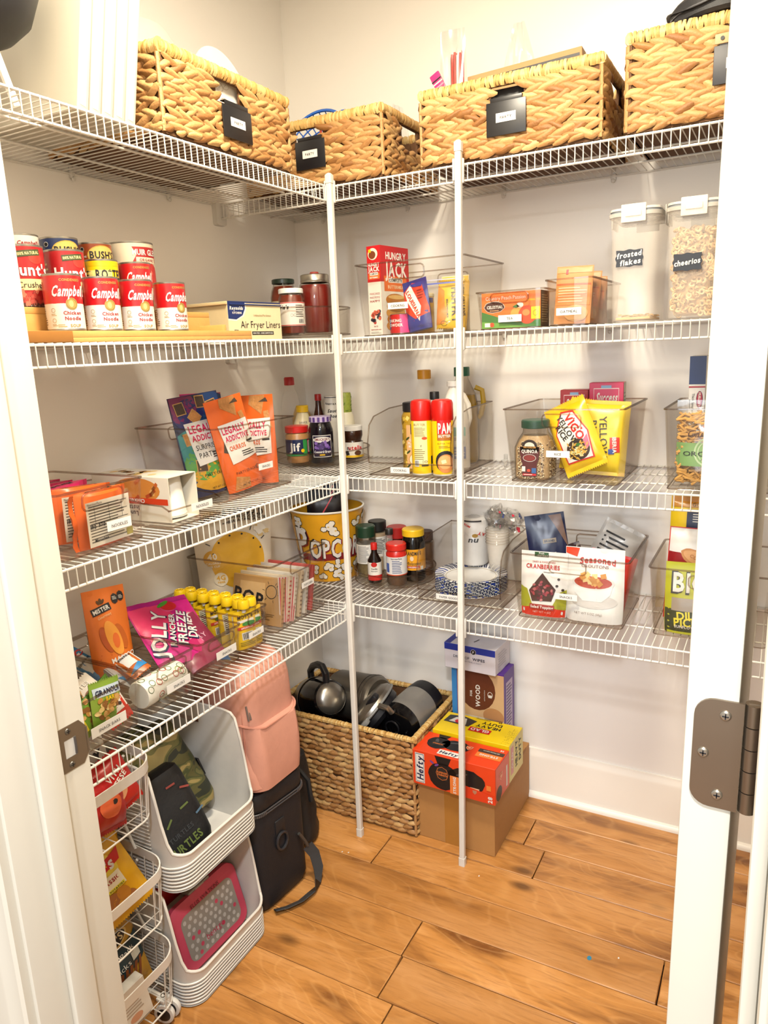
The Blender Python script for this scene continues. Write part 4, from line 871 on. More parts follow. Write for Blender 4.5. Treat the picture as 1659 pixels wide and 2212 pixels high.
# oatmeal bin
clear_bin('long narrow clear bin of oatmeal sachets', (1.058, -0.215, Z2), 0, 0.116, 0.345, 0.113, flare=0.016, handle=None, text='OATMEAL', tx=.0, tz=0.30)
OB = M('CB8A50', .6)
def oat(a, w, h): a.rect(0, h * .93, w * .95, h * .1, M('C98C54', .5)); a.rect(-w * .2, h * .90, .006, .012, RED, 1); a.rect(0, h * .5, w * .93, h * .36, M('E2823E', .5)); a.small(-w * .4, h * .36, w * .4, h * .64, 6, M('F0B890', .5), 2); a.ell(.01, h * .18, .03, .02, M('D9A468', .5), 1); a.rect(0, h * .68, w * .93, h * .03, M('C0541E', .5), 1)
for i in range(7):
    bag('oatmeal_sachet', ['front oatmeal sachet in the long clear bin, tallest and facing forward'][0] if i == 0 else f'oatmeal sachet in the long clear bin, {["", "second", "third", "fourth", "fifth", "sixth", "last"][i]} from the front', 'sachet', 0.092 - .002 * i, 0.140 - 0.004 * i, 0.016, (1.056 + .003 * (i % 3 - 1), -0.352 + i * 0.042, zb + .0008), 0, OB, oat, style='pillow', group='oatmeal sachets', seed=i + 2, rot=rad(-6 - i % 2, R.uniform(-4, 4), R.uniform(-4, 4)))
# cereal keepers
def keeper(label, x, loc_y, sticker, txt, w=.108, d=.19, h=.262):
    t = T('cereal_keeper', label, 'container', (x, loc_y, Z2), 0, 'tall cereal keepers')
    mb = MB(); L = []
    for z, k in ((0, .012), (.004, .006), (h * .35, .004), (h * .75, -.002), (h * .93, -.008)): L.append(rrect(w - k, d - k, .024, z, 5))
    for z, k in ((h * .93, -.004), (h * .75, .002), (h * .35, .008), (.006, .012)): L.append(rrect(w - k, d - k, .022, z, 5))
    mb.loft(L, HAZE); mb.build('body', t)
    mb = MB(); mb.loft([rrect(w + .012, d + .012, .026, h * .925, 5), rrect(w + .014, d + .014, .026, h * .955, 5), rrect(w + .012, d + .012, .026, h * .957, 5)], MILK); mb.loft([rrect(w + .010, d + .010, .026, h * .975, 5), rrect(w + .008, d + .008, .026, h * .995, 5), rrect(w - .006, d - .006, .02, h * .998, 5)], MILK); mb.build('lid', t)
    mb = MB(); mb.loft([rrect(w + .007, d + .007, .026, h * .957, 5), rrect(w + .007, d + .007, .026, h * .975, 5)], M('7D8288', .5)); mb.build('seal', t)
    for sy, rz in ((-1, 0), (1, 180)):
        mb = MB(); mb.box((0, -d / 2 - .009, h * .945), (.056, .0035, .040), MILK, .0016); mb.box((0, -d / 2 - .012, h * .94), (.036, .003, .012), MILK, .0012); mb.build('clip', t).rotation_euler = (0, 0, math.radians(rz))
    for sx in (-1, 1): mb = MB(); mb.box((sx * (w / 2 + .008), 0, h * .94), (.0035, .07, .044), MILK, .0016); mb.build('clip', t)
    mb = MB(); mb.box((0, -.03, h * 1.004), (.044, .03, .010), M('E9E1D2', .4), .003); mb.build('lid_tab', t)
    mb = MB(); sw, sh = .062, .038; pts = []
    for k in range(48):
        a = 2 * PI * k / 48; cx_, sx_ = math.cos(a), math.sin(a); q = max(abs(cx_) / 1.0, abs(sx_) / 1.0); pts.append((sw / 2 * cx_ / q ** .82 * (1 + .04 * math.cos(8 * a)), sh / 2 * sx_ / q ** .82 * (1 + .06 * math.cos(8 * a))))
    mb.loft([[(x, 0, z) for x, z in pts], [(x, -.0008, z) for x, z in pts]], M('1B2230', .5)); a = Art(mb, lambda x, y, o: (x, -.0008 - o, y))
    for i, s in enumerate(txt): a.text(s, .003 * i - .001, (.0085 - .017 * i) if len(txt) > 1 else 0, .0125, WHITE, sh=.15, rot=5, b=0.03, mw=.056)
    o = mb.build('sticker', t); o.location = (sticker[0], -d / 2 - .0022, sticker[1]); o['label'] = 'black chalkboard sticker'; return t
keeper('nearly empty tall cereal keeper with a black two-line sticker', 1.203, -0.265, (-.008, .148), ['frosted', 'flakes'])
keeper('tall cereal keeper full of oat rings, at the right by the door', 1.334, -0.265, (-.010, .128), ['cheerios'], w=.112)
mb = MB(); rr = random.Random(4); CH = [M(h, .6, vary=.1, bump=.2, bs=300) for h in ('DDB27A', 'E5C08C', 'D0A066')]
def ring_(c, r_, t_, m, X):
    vs = []; fs = []; A, B = 9, 5
    for i in range(A):
        for j in range(B):
            a, b = 2 * PI * i / A, 2 * PI * j / B; vs.append(((r_ + t_ * math.cos(b)) * math.cos(a), (r_ + t_ * math.cos(b)) * math.sin(a), t_ * math.sin(b)))
            fs.append((i * B + j, ((i + 1) % A) * B + j, ((i + 1) % A) * B + (j + 1) % B, i * B + (j + 1) % B))
    mb.add(vs, fs, m, X)
W_, D_, H_ = .085, .158, .194
mb.box((0, 0, H_ / 2 - .002), (W_ - .012, D_ - .012, H_ - .012), CH[2], .01)
for k in range(520):
    f = rr.random()
    if f < .38: p = (rr.uniform(-W_ / 2, W_ / 2), -D_ / 2 + rr.uniform(0, .006), rr.uniform(.006, H_))
    elif f < .68: p = (W_ / 2 - rr.uniform(0, .006), rr.uniform(-D_ / 2, D_ / 2), rr.uniform(.006, H_))
    elif f < .86: p = (-W_ / 2 + rr.uniform(0, .006), rr.uniform(-D_ / 2, D_ / 2), rr.uniform(.006, H_))
    else: p = (rr.uniform(-W_ / 2, W_ / 2), rr.uniform(-D_ / 2, D_ / 2), H_ + rr.uniform(-.006, .004))
    ring_(None, .0052, .0027, rr.choice(CH), xf(p, (rr.uniform(0, 6), rr.uniform(0, 6), 0)))
o = solo(mb, 'oat_rings', 'toasted oat rings filling the right cereal keeper', 'cereal', (1.334, -0.265, Z2 + .0065)); o['kind'] = 'stuff'
mb = MB(); mb.box((0, 0, .003), (.08, .155, .006), M('E2B468', .6), .002)
for k in range(90): mb.blob((rr.uniform(-.038, .038), rr.uniform(-.076, .076), .006 + rr.uniform(0, .008)), (.006, .0045, .0015), rr.choice(CH), 6, X=None)
o = solo(mb, 'cereal_flakes', 'thin layer of flakes at the bottom of the left cereal keeper', 'cereal', (1.203, -0.265, Z2 + .0065)); o['kind'] = 'stuff'
# ---------------------------------------------------------------- third shelves
Z3 = ZT[2]
OR = M('F06A1E', .38); PKK = M('E0246E', .38)
# instant noodle bricks in a clear bin
clear_bin('clear bin of orange and pink noodle packs at the left end of the third shelf', (0.230, -1.272, Z3), 90, 0.215, 0.285, 0.130, flare=.014, text='NOODLES', tx=.035, tz=.34, handle='arch', ts=1.15)
def ramen(colr, title):
    def f(a, w, h):
        a.rect(0, h * .46, w * .93, h * .80, M('E6DDCD', .5), 0); a.small(-w * .42, h * .12, w * .42, h * .80, 13, M('6E655C', .5), 1, seed=3)
        for x in (-.3, .0, .28): a.rect(w * x, h * .62, .0008, h * .3, INK, 2)
        for y in (.47, .62, .77): a.rect(0, h * y, w * .8, .001, INK, 2)
        a.text('190', -w * .36, h * .42, .008, INK, L=3); a.text('370', -w * .18, h * .43, .008, INK, L=3); a.text('Maruchan', -w * .22, h * .17, .006, INK, L=3, sh=.2); a.rect(w * .4, h * .16, w * .14, h * .13, M('A89A3A', .5), 2); a.text('Nutrition Facts', -w * .28, h * .82, .005, INK, L=3, b=0, mw=w * .3)
    return f
def ramtop(title):
    return lambda a, w, h: a.text(title, 0, h * .5, .012, INK, L=2, rot=180, mw=w * .8)
def ramen_pack(label, loc, rot, colr, title, grp):
    """a brick of noodles in a film wrapper with crimped ends"""
    mb = MB(); w, d, h = .128, .046, .112; m = M(colr, .38)
    L = []
    for k in range(9):
        s = k / 8; q = math.sin(PI * min(1, max(0, (s - .1) / .8))) ** .35 if .1 < s < .9 else 0
        L.append([(x, y * max(.03, q), z) for x, y, z in [(-w / 2 + w * s, yy, hh) for yy, hh in [(-d / 2, .006), (-d / 2, h - .006), (-d / 2 + .008, h), (d / 2 - .008, h), (d / 2, h - .006), (d / 2, .006), (d / 2 - .008, 0), (-d / 2 + .008, 0)]]])
    mb.loft(L, m)
    for s in (-1, 1):
        n = 10; pts = [(s * (w / 2 + .009 + (.003 if i % 2 else 0)), .004 * math.sin(i), i / n * h) for i in range(n + 1)]
        mb.loft([[(s * w / 2, y, z) for _, y, z in pts] + [(s * w / 2, y + .0012, z) for _, y, z in pts][::-1], pts + [(x, y + .0012, z) for x, y, z in pts][::-1]], m)
    fm = lambda x, y, o: (x, -d / 2 - .0004 - o, y)
    ramen(colr, title)(Art(mb, fm), w * .98, h); tm = lambda x, y, o: (x, y - d / 2, h + o); ramtop(title)(Art(mb, tm), w * .78, d)
    return solo(mb, 'noodle_pack', label, 'noodle pack', loc, 0, grp, rot)
for i, (x, y, c, lb, rr_) in enumerate([(0.333, -1.246, 'F06A1E', 'front orange noodle pack in the clear bin', (0, 0, 94)), (0.278, -1.246, 'F06A1E', 'second orange noodle pack from the front of the clear bin', (-2, 3, 86)), (0.222, -1.254, 'E0246E', 'pink noodle pack right behind the orange ones', (3, -3, 92)), (0.166, -1.246, 'E0246E', 'middle pink noodle pack in the clear bin', (-2, 2, 88)), (0.114, -1.250, 'E0246E', 'rearmost pink noodle pack against the wall', (2, 2, 91))]):
    ramen_pack(lb, (x, y, Z3 + .004), rad(*rr_), c, 'Maruchan' if i % 2 == 0 else 'Ramen Noodle', 'noodle packs in the left clear bin')
# shallow scoop bin with noodle cups in a sleeve
clear_bin('low scoop bin holding a sleeve of noodle cups', (0.215, -1.018, Z3), 90, 0.168, 0.315, 0.085, th=.0025, low=.04, cut='slope', text='NOODLES', tx=.02, tz=.40, tw=.07)
def cupart(a, c, h): a.rect(0, .045, c * .6, .085, M('F1EBDD', .4)); a.rect(.014, .045, .006, .085, M('E89A3A', .4), 1); a.rect(.024, .045, .005, .085, M('8E3A22', .4), 1); a.text('CUP', -.012, .055, .012, M('C9512A', .4), rot=90, L=2); a.ring(-.022, .03, .009, .007, .0014, RED, 2)
SLV = M('E8913A', .45); SLW = M('EFE6D2', .5)
def sleF(a, w, h): a.rect(0, h / 2, w, h, SLW); 
def sleL(a, w, h):
    a.rect(0, h / 2, w, h, M('E9C37C', .5)); a.ell(.02, h * .70, w * .3, h * .28, M('D98A3A', .5), 1)
    for i in range(10): a.rect(R.uniform(-.05, .08), h * R.uniform(.5, .95), .022, .008, M(['C9652A', 'E8B068', 'B84A1E'][i % 3], .5), 2, R.uniform(0, 90))
    a.rect(0, h * .46, w * .95, .014, M('D8421C', .45), 2); a.text('Chicken', .02, h * .46, .009, WHITE, L=3, rot=180); a.text('Instant', .0, h * .30, .011, INK, L=2, rot=180); a.text('Lunch', .0, h * .17, .011, INK, L=2, rot=180); a.text('Maruchan', -.06, h * .12, .012, INK, L=2, rot=180, mw=.06)
mb = MB(); wS, dS, hS = .092, .235, .103
for c, s in (((-wS / 2, 0, hS / 2), (.0012, dS, hS)), ((wS / 2, 0, hS / 2), (.0012, dS, hS)), ((0, 0, hS), (wS, dS, .0012)), ((0, 0, .0006), (wS, dS, .0012))): mb.box(c, s, SLW)
sleL(Art(mb, facemap(wS, dS, hS, 'L')), dS, hS); Art(mb, facemap(wS, dS, hS, 'T')).rect(0, dS / 2, wS * .98, dS * .98, M('D9A04A', .5), 0); a = Art(mb, facemap(wS, dS, hS, 'T'))
for i in range(14): a.ell(R.uniform(-.03, .03), R.uniform(.02, .22), .012, .008, M(['E8B868', '8A5A2A', 'F0D08A'][i % 3], .5), 1 + i % 2)
solo(mb, 'cup_sleeve', 'printed card sleeve around the noodle cups in the low scoop bin', 'sleeve', (0.222, -1.022, Z3 + .0035), 92)
for i, x in enumerate((0.288, 0.196)):
    t = T('noodle_cup', ['white noodle cup standing upside down at the open end of the sleeve', 'white noodle cup deeper inside the sleeve'][i], 'cup', (x, -1.020, Z3 + .1045), group='noodle cups in the sleeve', rot=rad(180, 0, 90))
    mb = MB(); mb.lathe([(0, 0), (.033, 0), (.0335, .003), (.0415, .088), (.043, .09), (.043, .093), (.036, .094), (0, .094)], M('F1EBDD', .4), 30); cupart(Art(mb, cylmap(.0385), .008), .24, .09); mb.build('paper_cup', t)
    mb = MB(); mb.lathe([(.041, .0938), (.0432, .094), (.0432, .0955), (0, .096)], M('F6F1E4', .35), 30); mb.build('lid', t)
# tall bin of cracker pouches
clear_bin('big tall clear bin of cracker pouches on the left third shelf', (0.175, -0.690, Z3), 90, 0.345, 0.275, 0.192, flare=.03, text='SNACKS', tx=.03, tz=.36)
CRK = M('C98A4A', .6, vary=.3, vs=160, bump=.4, bs=180); SEED = M('4A3A2C', .7, vary=.5, vs=260)
def addict(kind):
    def f(a, w, h):
        if kind == 'blue':
            for x, y, r_, m in ((-.3, .9, .3, M('7A1E5A', .4)), (-.1, .8, .4, M('1E2A6A', .4)), (.3, .85, .3, M('16407A', .4)), (-.3, .5, .3, M('2E8A8A', .4)), (.0, .62, .3, M('1A5A8A', .4)), (0, .2, .5, M('D8A02A', .4)), (-.2, .32, .3, M('5AA04A', .4))): a.ell(w * x, h * y, w * r_, h * .17, m, 0, seed=2)
            for x, y, q, rot in ((-.33, .88, SEED, 4), (.1, .92, SEED, -3), (-.1, .78, CRK, 40), (-.32, .58, CRK, 5), (-.25, .30, SEED, -8), (.32, .86, SEED, 10)): a.rect(w * x, h * y, w * .2, w * .2, M('C79A5A', .5), 1, rot); a.rect(w * x, h * y, w * .17, w * .17, q, 2, rot)
        else:
            a.poly([(-w * .05, 0), (w * .3, -h * .12), (w * .4, h * .1), (0, h * .16)], CRK, 0, -w * .1, h * .9); a.poly([(-w * .2, 0), (w * .16, -h * .1), (w * .22, h * .12), (-w * .1, h * .16)], SEED, 1, -w * .2, h * .45); a.poly([(-w * .2, 0), (w * .2, 0), (w * .2, h * .1), (-w * .12, h * .15)], CRK, 1, -w * .2, h * .02); a.rect(w * .35, h * .72, w * .14, h * .2, CRK, 1, 10); a.poly([(-.01, 0), (.014, .012), (.02, 0)], SEED, 1, w * .2, h * .92)
        a.poly([(-w * .3, h * .3), (w * .42, h * .34), (w * .42, h * .74), (-w * .36, h * .73)], WHITE, 3); c = M('E01E5A', .4)
        a.text('LEGALLY', 0, h * .665, h * .075, c, w=w * .62, L=5); a.text('ADDICTIVE', .002, h * .575, h * .06, c, w=w * .62, L=5)
        if kind == 'blue': a.text('SURPRISE', -w * .06, h * .48, h * .055, INK, w=w * .42, L=5, b=0); a.text('PARTY', -w * .1, h * .40, h * .055, INK, w=w * .30, L=5, b=0)
        else: a.text('CHURROS', -w * .06, h * .47, h * .05, M('E8642A', .4), w=w * .42, L=5)
        a.rect(w * .30, h * .50, w * .18, h * .022, INK, 5, 3); a.small(w * .0, h * .35, w * .34, h * .42, 3, INK, 5); a.text('PARTY CRACKER', 0, h * .20, h * .03, INK, L=3, b=0, mw=w * .6); a.ring(w * .3, h * .2, .008, .006, .0012, INK, 3); a.text('NET WT 4.7 OZ', 0, h * .06, h * .022, INK, L=3, b=0)
    return f
bag('cracker_pouch', 'dark blue cracker pouch at the left of the tall clear bin', 'pouch', 0.165, 0.265, 0.055, (0.205, -0.758, Z3 + .0045), 84, M('1A2450', .38), addict('blue'), seed=3, crumple=.005, rot=rad(-8, -4, 82))
bag('cracker_pouch', 'orange cracker pouch at the front of the tall clear bin', 'pouch', 0.125, 0.250, 0.055, (0.254, -0.690, Z3 + .0045), 84, OR, addict('o'), seed=5, crumple=.004, rot=rad(-5, -9, 78))
bag('cracker_pouch', 'narrow orange cracker pouch standing edgeways behind the SNACKS strip', 'pouch', 0.115, 0.250, 0.050, (0.225, -0.585, Z3 + .0045), 84, OR, addict('o'), seed=8, crumple=.004, rot=rad(-3, -2, 12))
bag('cracker_pouch', 'pink and dark cracker pouch showing behind the blue one', 'pouch', 0.16, 0.262, 0.05, (0.120, -0.668, Z3 + .0045), 84, M('B81E5A', .38), addict('blue'), seed=9, crumple=.004, rot=rad(-6, 2, 88))
# corner turntable of condiments
turntable('clear turntable of condiments in the third shelf corner', (0.178, -0.178, Z3), 0.155, 0.05)
zt = Z3 + .0170
vessel('dressing_bottle', 'empty clear bottle with a red cap at the back of the corner turntable', 'bottle', (0.066, -0.190, zt), 20, [('bottle', [(0, 0), (.030, 0), (.033, .008), (.034, .10), (.033, .17), (.024, .215), (.0155, .232), (.0155, .246)], HAZE), ('screw_cap', [(.0165, .243), (.0172, .244), (.0172, .266), (.0145, .27), (0, .27)], M('C81E22', .35))])
vessel('hot_sauce_bottle', 'thin brown sauce bottle with a red top on the corner turntable', 'bottle', (0.135, -0.125, zt), 40, [('bottle', [(0, 0), (.020, 0), (.021, .004), (.021, .12), (.011, .165), (.0095, .188), (0, .188)], M('4A1E10', .2, vary=.2)), ('paper_label', lab(.0214, .03, .11), M('E8DCC4', .5)), ('screw_cap', cap(.0115, .186, .208), M('C2191C', .35))])
vessel('sauce_bottle', 'white barbecue sauce bottle with black print on the corner turntable', 'bottle', (0.185, -0.118, zt), 38, [('bottle', [(0, 0), (.025, 0), (.027, .006), (.027, .185), (.024, .195), (.024, .202), (0, .203)], M('F0ECE4', .35), lambda a, c, h: (a.text("BABY RAY'S", 0, .175, .006, INK, L=1, arc=-.003), a.text('Sauce', 0, .153, .011, INK, L=1, sh=.3), a.text('Boss!', .004, .135, .011, INK, L=1, sh=.3), a.ell(.016, .13, .003, .004, INK, 1)), .0272), ('cap_line', lab(.0243, .196, .198), M('1B2A4A', .4))])
vessel('ranch_bottle', 'cream dressing bottle with a leafy green wrapped neck by the left pole', 'bottle', (0.246, -0.130, zt), 40, [('bottle', [(0, 0), (.028, 0), (.030, .008), (.031, .10), (.026, .135), (.02, .15), (0, .15)], M('E9E0C4', .35)), ('neck_wrap', [(.0195, .142), (.021, .145), (.0205, .205), (.019, .212), (0, .213)], M('A9B84A', .4, vary=.35, vs=120), lambda a, c, h: [a.ell(R.uniform(-.05, .05), R.uniform(.15, .2), .006, .002, M('6E8A2A', .4), 1, R.uniform(0, 180)) for _ in range(22)], .0212)])
vessel('mustard_bottle', 'pale squeeze bottle with a yellow cap behind the peanut butter', 'bottle', (0.133, -0.221, zt), 35, [('bottle', [(0, 0), (.029, 0), (.031, .008), (.033, .08), (.030, .12), (.019, .150), (.017, .158), (0, .158)], M('EBDFB4', .35), lambda a, c, h: (a.rect(0, .06, c * .5, .06, M('F0C860', .4)), a.text('SAUCE', 0, .125, .006, GREY, L=1)), .0325), ('screw_cap', cap(.0205, .156, .178), M('F0C41E', .35))])
vessel('honey_bottle', 'yellow sided bottle behind the peanut butter jar', 'bottle', (0.068, -0.135, zt), 35, [('bottle', [(0, 0), (.032, 0), (.034, .008), (.034, .13), (.02, .165), (0, .165)], M('E2B048', .3))])
def jif(a, c, h):
    a.rect(0, .052, c * .98, .045, NAVY); a.text('Jif', -.012, .053, .026, WHITE, L=3, b=.03, w=.036); a.rect(-.018, .026, c * .4, .006, M('2E8A4A', .4), 1); a.rect(.024, .052, .016, .045, M('3A9A4A', .4), 1); a.rect(.043, .052, .018, .042, M('D8322A', .4), 1); a.rect(.043, .052, .015, .036, PAPER, 2); a.small(.037, .036, .049, .068, 7, M('8A3A3A', .5), 3); a.ell(.014, .04, .006, .006, YEL, 2)
vessel('peanut_butter_jar', 'peanut butter jar with a red lid on the corner turntable', 'jar', (0.145, -0.298, zt), 38, [('contents', [(0, 0), (.035, 0), (.038, .006), (.038, .09), (.033, .098), (0, .098)], M('B58350', .35)), ('paper_label', lab(.0385, .028, .076), M('1B2A5A', .4), jif, .039), ('lid', cap(.0385, .097, .118), M('D0221E', .35))])
def grape(a, c, h):
    a.poly([(-.032, .09), (.032, .09), (.032, .02), (-.032, .02)], PAPER, 0); a.poly([(-.030, .088), (.030, .088), (.030, .022), (-.030, .022)], M('201838', .4), 1); a.ell(0, .076, .03, .009, PAPER, 2); a.text("SMUCKER'S", 0, .077, .0075, M('7A1E2A', .4), L=3, mw=.05)
    for i in range(20): a.ell(R.uniform(-.024, .024), R.uniform(.048, .068), .0052, .0052, [M('6A4A9A', .4), M('8A6AB8', .4), M('4A3070', .4)][i % 3], 2 + i % 3)
    a.rect(0, .037, .06, .018, M('2A1A4A', .4), 5); a.text('Concord Grape', 0, .038, .0075, WHITE, L=6, mw=.054); a.rect(-.002, .028, .016, .005, YEL, 6)
t = vessel('jelly_jar', 'dark grape jelly jar with a purple gingham lid', 'jar', (0.242, -0.285, zt), 38, [('jar', [(0, 0), (.036, 0), (.039, .006), (.039, .105), (.034, .125), (.030, .132), (0, .132)], M('0E0A14', .12)), ('paper_label', [(.0392, .012), (.0394, .012), (.0394, .1), (.0392, .1)], M('120E1A', .2), grape, .0396), ('gingham_lid', cap(.0355, .130, .148), M('C9B8DC', .4), lambda a, c, h: [a.rect(-c / 2 + c * (k + .5) / 14, .139, c / 28, .015, M('5A3A8A', .4)) for k in range(14)], .0357)])
vessel('hazelnut_jar', 'hazelnut spread jar with a white lid just right of the left pole', 'jar', (0.295, -0.170, zt), 25, [('jar', [(0, 0), (.030, 0), (.034, .006), (.034, .045), (.029, .06), (.034, .075), (.034, .088), (.031, .094), (0, .094)], M('3A1E12', .2)), ('paper_label', lab(.0343, .005, .055), M('F0ECE4', .4), lambda a, c, h: (a.text('n', -.012, .038, .014, INK, L=1), a.text('utella', .012, .038, .014, RED, L=1), a.rect(0, .009, c * .6, .007, YEL, 1), a.ell(.02, .02, .012, .008, M('5A3018', .4), 1), a.rect(-.016, .02, .012, .014, INK, 1, 20)), .035), ('lid', cap(.0335, .092, .108), M('F1EFEA', .35))])
# scoop bin with cooking oils
clear_bin('clear scoop bin of cooking sprays and oils on the back third shelf', (0.598, -0.205, Z3), 0, 0.268, 0.335, 0.190, low=.038, text='COOKING', tx=-.03, tz=.10)
zb = Z3 + .0035
def boul(a, c, h):
    for i in range(70): a.rect(R.uniform(-.1, .1), R.uniform(.01, .16), .012, .011, M(['C79A1E', 'E2C04A', '8A6A14', 'F0D878'][i % 4], .35), i % 3, R.uniform(0, 90))
    a.rect(.002, .075, .056, .13, M('E2B07A', .45), 3); a.rect(-.001, .128, .022, .030, INK, 5); a.text('M', -.001, .134, .011, WHITE, L=6, w=.013); a.text('MARK', -.001, .119, .004, WHITE, L=6)
    for k, s in enumerate(('CHICKEN', 'FLAVORED', 'BOUILLON', 'CUBES')): a.text(s, .003, .096 - k * .0095, .0062, WHITE, L=5, mw=.05)
    a.ell(.002, .038, .022, .020, M('C9965A', .4), 4); a.ell(.002, .038, .019, .017, M('F0E0C0', .4), 5)
    for i in range(9): a.ell(.002 + R.uniform(-.012, .012), .038 + R.uniform(-.01, .01), .003, .003, M(['D8622A', '4A7A2A', 'E8C46A'][i % 3], .4), 6)
    for x, y in ((-.022, .1), (-.02, .06), (.024, .1), (-.02, .018)): a.ell(x, y, .008, .003, M('3A4A22', .4), 5, 40)
vessel('bouillon_jar', 'clear jar of gold bouillon cubes with a black lid', 'jar', (0.569, -0.264, zb), 22, [('jar', [(0, 0), (.038, 0), (.040, .006), (.040, .165), (.034, .178), (0, .178)], M('B08A2A', .25, vary=.3, vs=50), boul, .0402), ('lid', cap(.0365, .178, .205), BLACK)])
YS = M('F6CC0A', .28)
def pamA(a, c, h):
    a.rect(.002, .138, .044, .044, M('D01C20', .3), 1); a.text('PAM', .002, .138, .030, WHITE, L=3, w=.038); a.rect(.002, .112, .044, .018, M('B8702A', .35), 2); a.text('BUTTER', .002, .115, .0075, WHITE, L=3, mw=.036); a.text('BUTTER TASTE', .002, .094, .0045, M('8A6A10', .4), L=2, b=0); a.small(-.016, .080, .02, .088, 2, M('A8881A', .4))
    a.ell(.004, .042, .031, .031, INK, 1); a.ell(.004, .036, .025, .027, M('D98A4A', .4), 2); a.ell(.002, .040, .020, .020, M('EBB070', .4), 3); a.rect(-.002, .042, .013, .010, M('F8EBB0', .35), 4, 15); a.rect(.03, .03, .006, .06, WHITE, 2); a.small(.022, .006, .034, .012, 1, WHITE, 4)
def pamB(a, c, h):
    a.rect(-.012, .095, .040, .125, M('EFE2A8', .4), 1); a.text('BUTTER', -.014, .147, .007, M('7A5A14', .4), L=2, b=0); a.small(-.03, .112, .004, .14, 8, M('8A7A4A', .5), 2); a.ell(.0, .108, .008, .004, M('D8502A', .4), 3)
    a.rect(-.026, .089, .0, .0, INK, 3); a.text('f', -.010, .086, .006, INK, L=3); a.small(-.032, .045, .002, .078, 6, M('8A7A4A', .5), 2); a.bars(-.024, .036, .014, .02, L=4); a.ring(-.004, .040, .005, .005, .0014, INK, 3, 3); a.ring(.004, .040, .005, .005, .0014, INK, 3, 3); a.rect(0, .029, .02, .004, INK, 3); a.rect(.03, .03, .018, .05, INK, 1); a.rect(.03, .022, .012, .02, YEL, 2)
RC = M('D4160E', .28)
def spray(label, x, y, rz, art):
    return vessel('cooking_spray', label, 'spray can', (x, y, zb), rz, [('can', [(0, 0), (.028, 0), (.0305, .002), (.031, .006), (.031, .158), (.029, .162), (0, .162)], YS, art, .0311), ('base_ring', [(.0285, .0), (.0312, .0008), (.0312, .005), (.0285, .005)], M('E9E4D8', .35, .3)), ('cap', [(.0315, .158), (.0318, .159), (.0312, .206), (.028, .214), (.02, .217), (0, .2175)], RC)], 'cooking spray cans')
spray('yellow cooking spray can turned to its back print, left of the two', 0.619, -0.325, 38, pamB)
spray('yellow cooking spray can with the pancake picture, right of the two', 0.684, -0.322, 30, pamA)
vessel('oil_bottle', 'clear empty oil bottle with a yellow cap behind the sprays', 'bottle', (0.543, -0.135, zb), 20, [('bottle', [(0, 0), (.036, 0), (.040, .01), (.041, .17), (.038, .205), (.022, .248), (.019, .258), (.019, .27)], HAZE), ('screw_cap', cap(.0215, .266, .294), M('E8A01E', .35))])
vessel('vanilla_bottle', 'dark bottle with a black cap peeking over the red spray caps', 'bottle', (0.604, -0.196, zb), 20, [('bottle', [(0, 0), (.029, 0), (.030, .005), (.030, .16), (.015, .195), (.0125, .21), (0, .21)], M('241A16', .2)), ('collar', lab(.0128, .198, .206, .004), WHITE), ('screw_cap', cap(.0145, .208, .230), BLACK)])
t = T('milk_jug', 'translucent white plastic jug behind the right pole', 'jug', (0.672, -0.205, zb), 25)
mb = MB(); JM = milky('jug_plastic', 'F2EEE6', .72)
mb.loft([rrect(.088 - k, .088 - k, r_, z, 5) for z, k, r_ in ((0, .01, .02), (.006, 0, .024), (.10, 0, .024), (.155, .004, .028), (.19, .018, .03), (.222, .042, .022), (.238, .056, .016), (.25, .056, .016))], JM); mb.build('body', t)
mb = MB(); mb.tube([(.036, 0, .12), (.045, 0, .15), (.042, 0, .19), (.028, 0, .218), (.016, 0, .228)], .0085, JM, 8); mb.build('handle', t)
mb = MB(); mb.lathe(cap(.0205, .246, .262), M('F4F2EE', .35), 24); mb.build('screw_cap', t)
mb = MB(); a = Art(mb, lambda x, y, o: (x, -.0442 - o, y)); a.rect(.012, .115, .036, .026, M('9CCFC8', .45)); a.rect(.012, .085, .036, .03, M('E9ECEA', .5)); a.rect(.012, .052, .036, .036, M('8E9CCB', .45)); a.small(-.004, .088, .02, .098, 3, GREY, 1); a.small(-.004, .04, .028, .065, 3, WHITE, 1); a.bars(.02, .082, .012, .016); o = mb.build('paper_label', t)
t = T('oil_jug', 'golden oil jug with a green cap behind the white jug', 'jug', (0.652, -0.092, Z3 + .0035), 20)
mb = MB(); mb.lathe([(0, .002), (.044, .002), (.048, .01), (.048, .17), (.040, .212), (0, .212)], M('C9A42A', .15, vary=.1), 28); mb.build('oil', t)
mb = MB(); mb.lathe([(0, 0), (.046, 0), (.050, .01), (.050, .172), (.042, .216), (.024, .254), (.020, .262), (.020, .275)], GLS, 28); mb.build('bottle', t)
mb = MB(); mb.lathe(cap(.0245, .270, .298), M('0E6A4A', .35), 24); mb.build('screw_cap', t)
mb = MB(); mb.tube([(.040, 0, .235), (.062, 0, .225), (.066, 0, .185), (.058, 0, .15), (.048, 0, .14)], .0085, M('C9A42A', .15), 8); mb.build('handle', t)
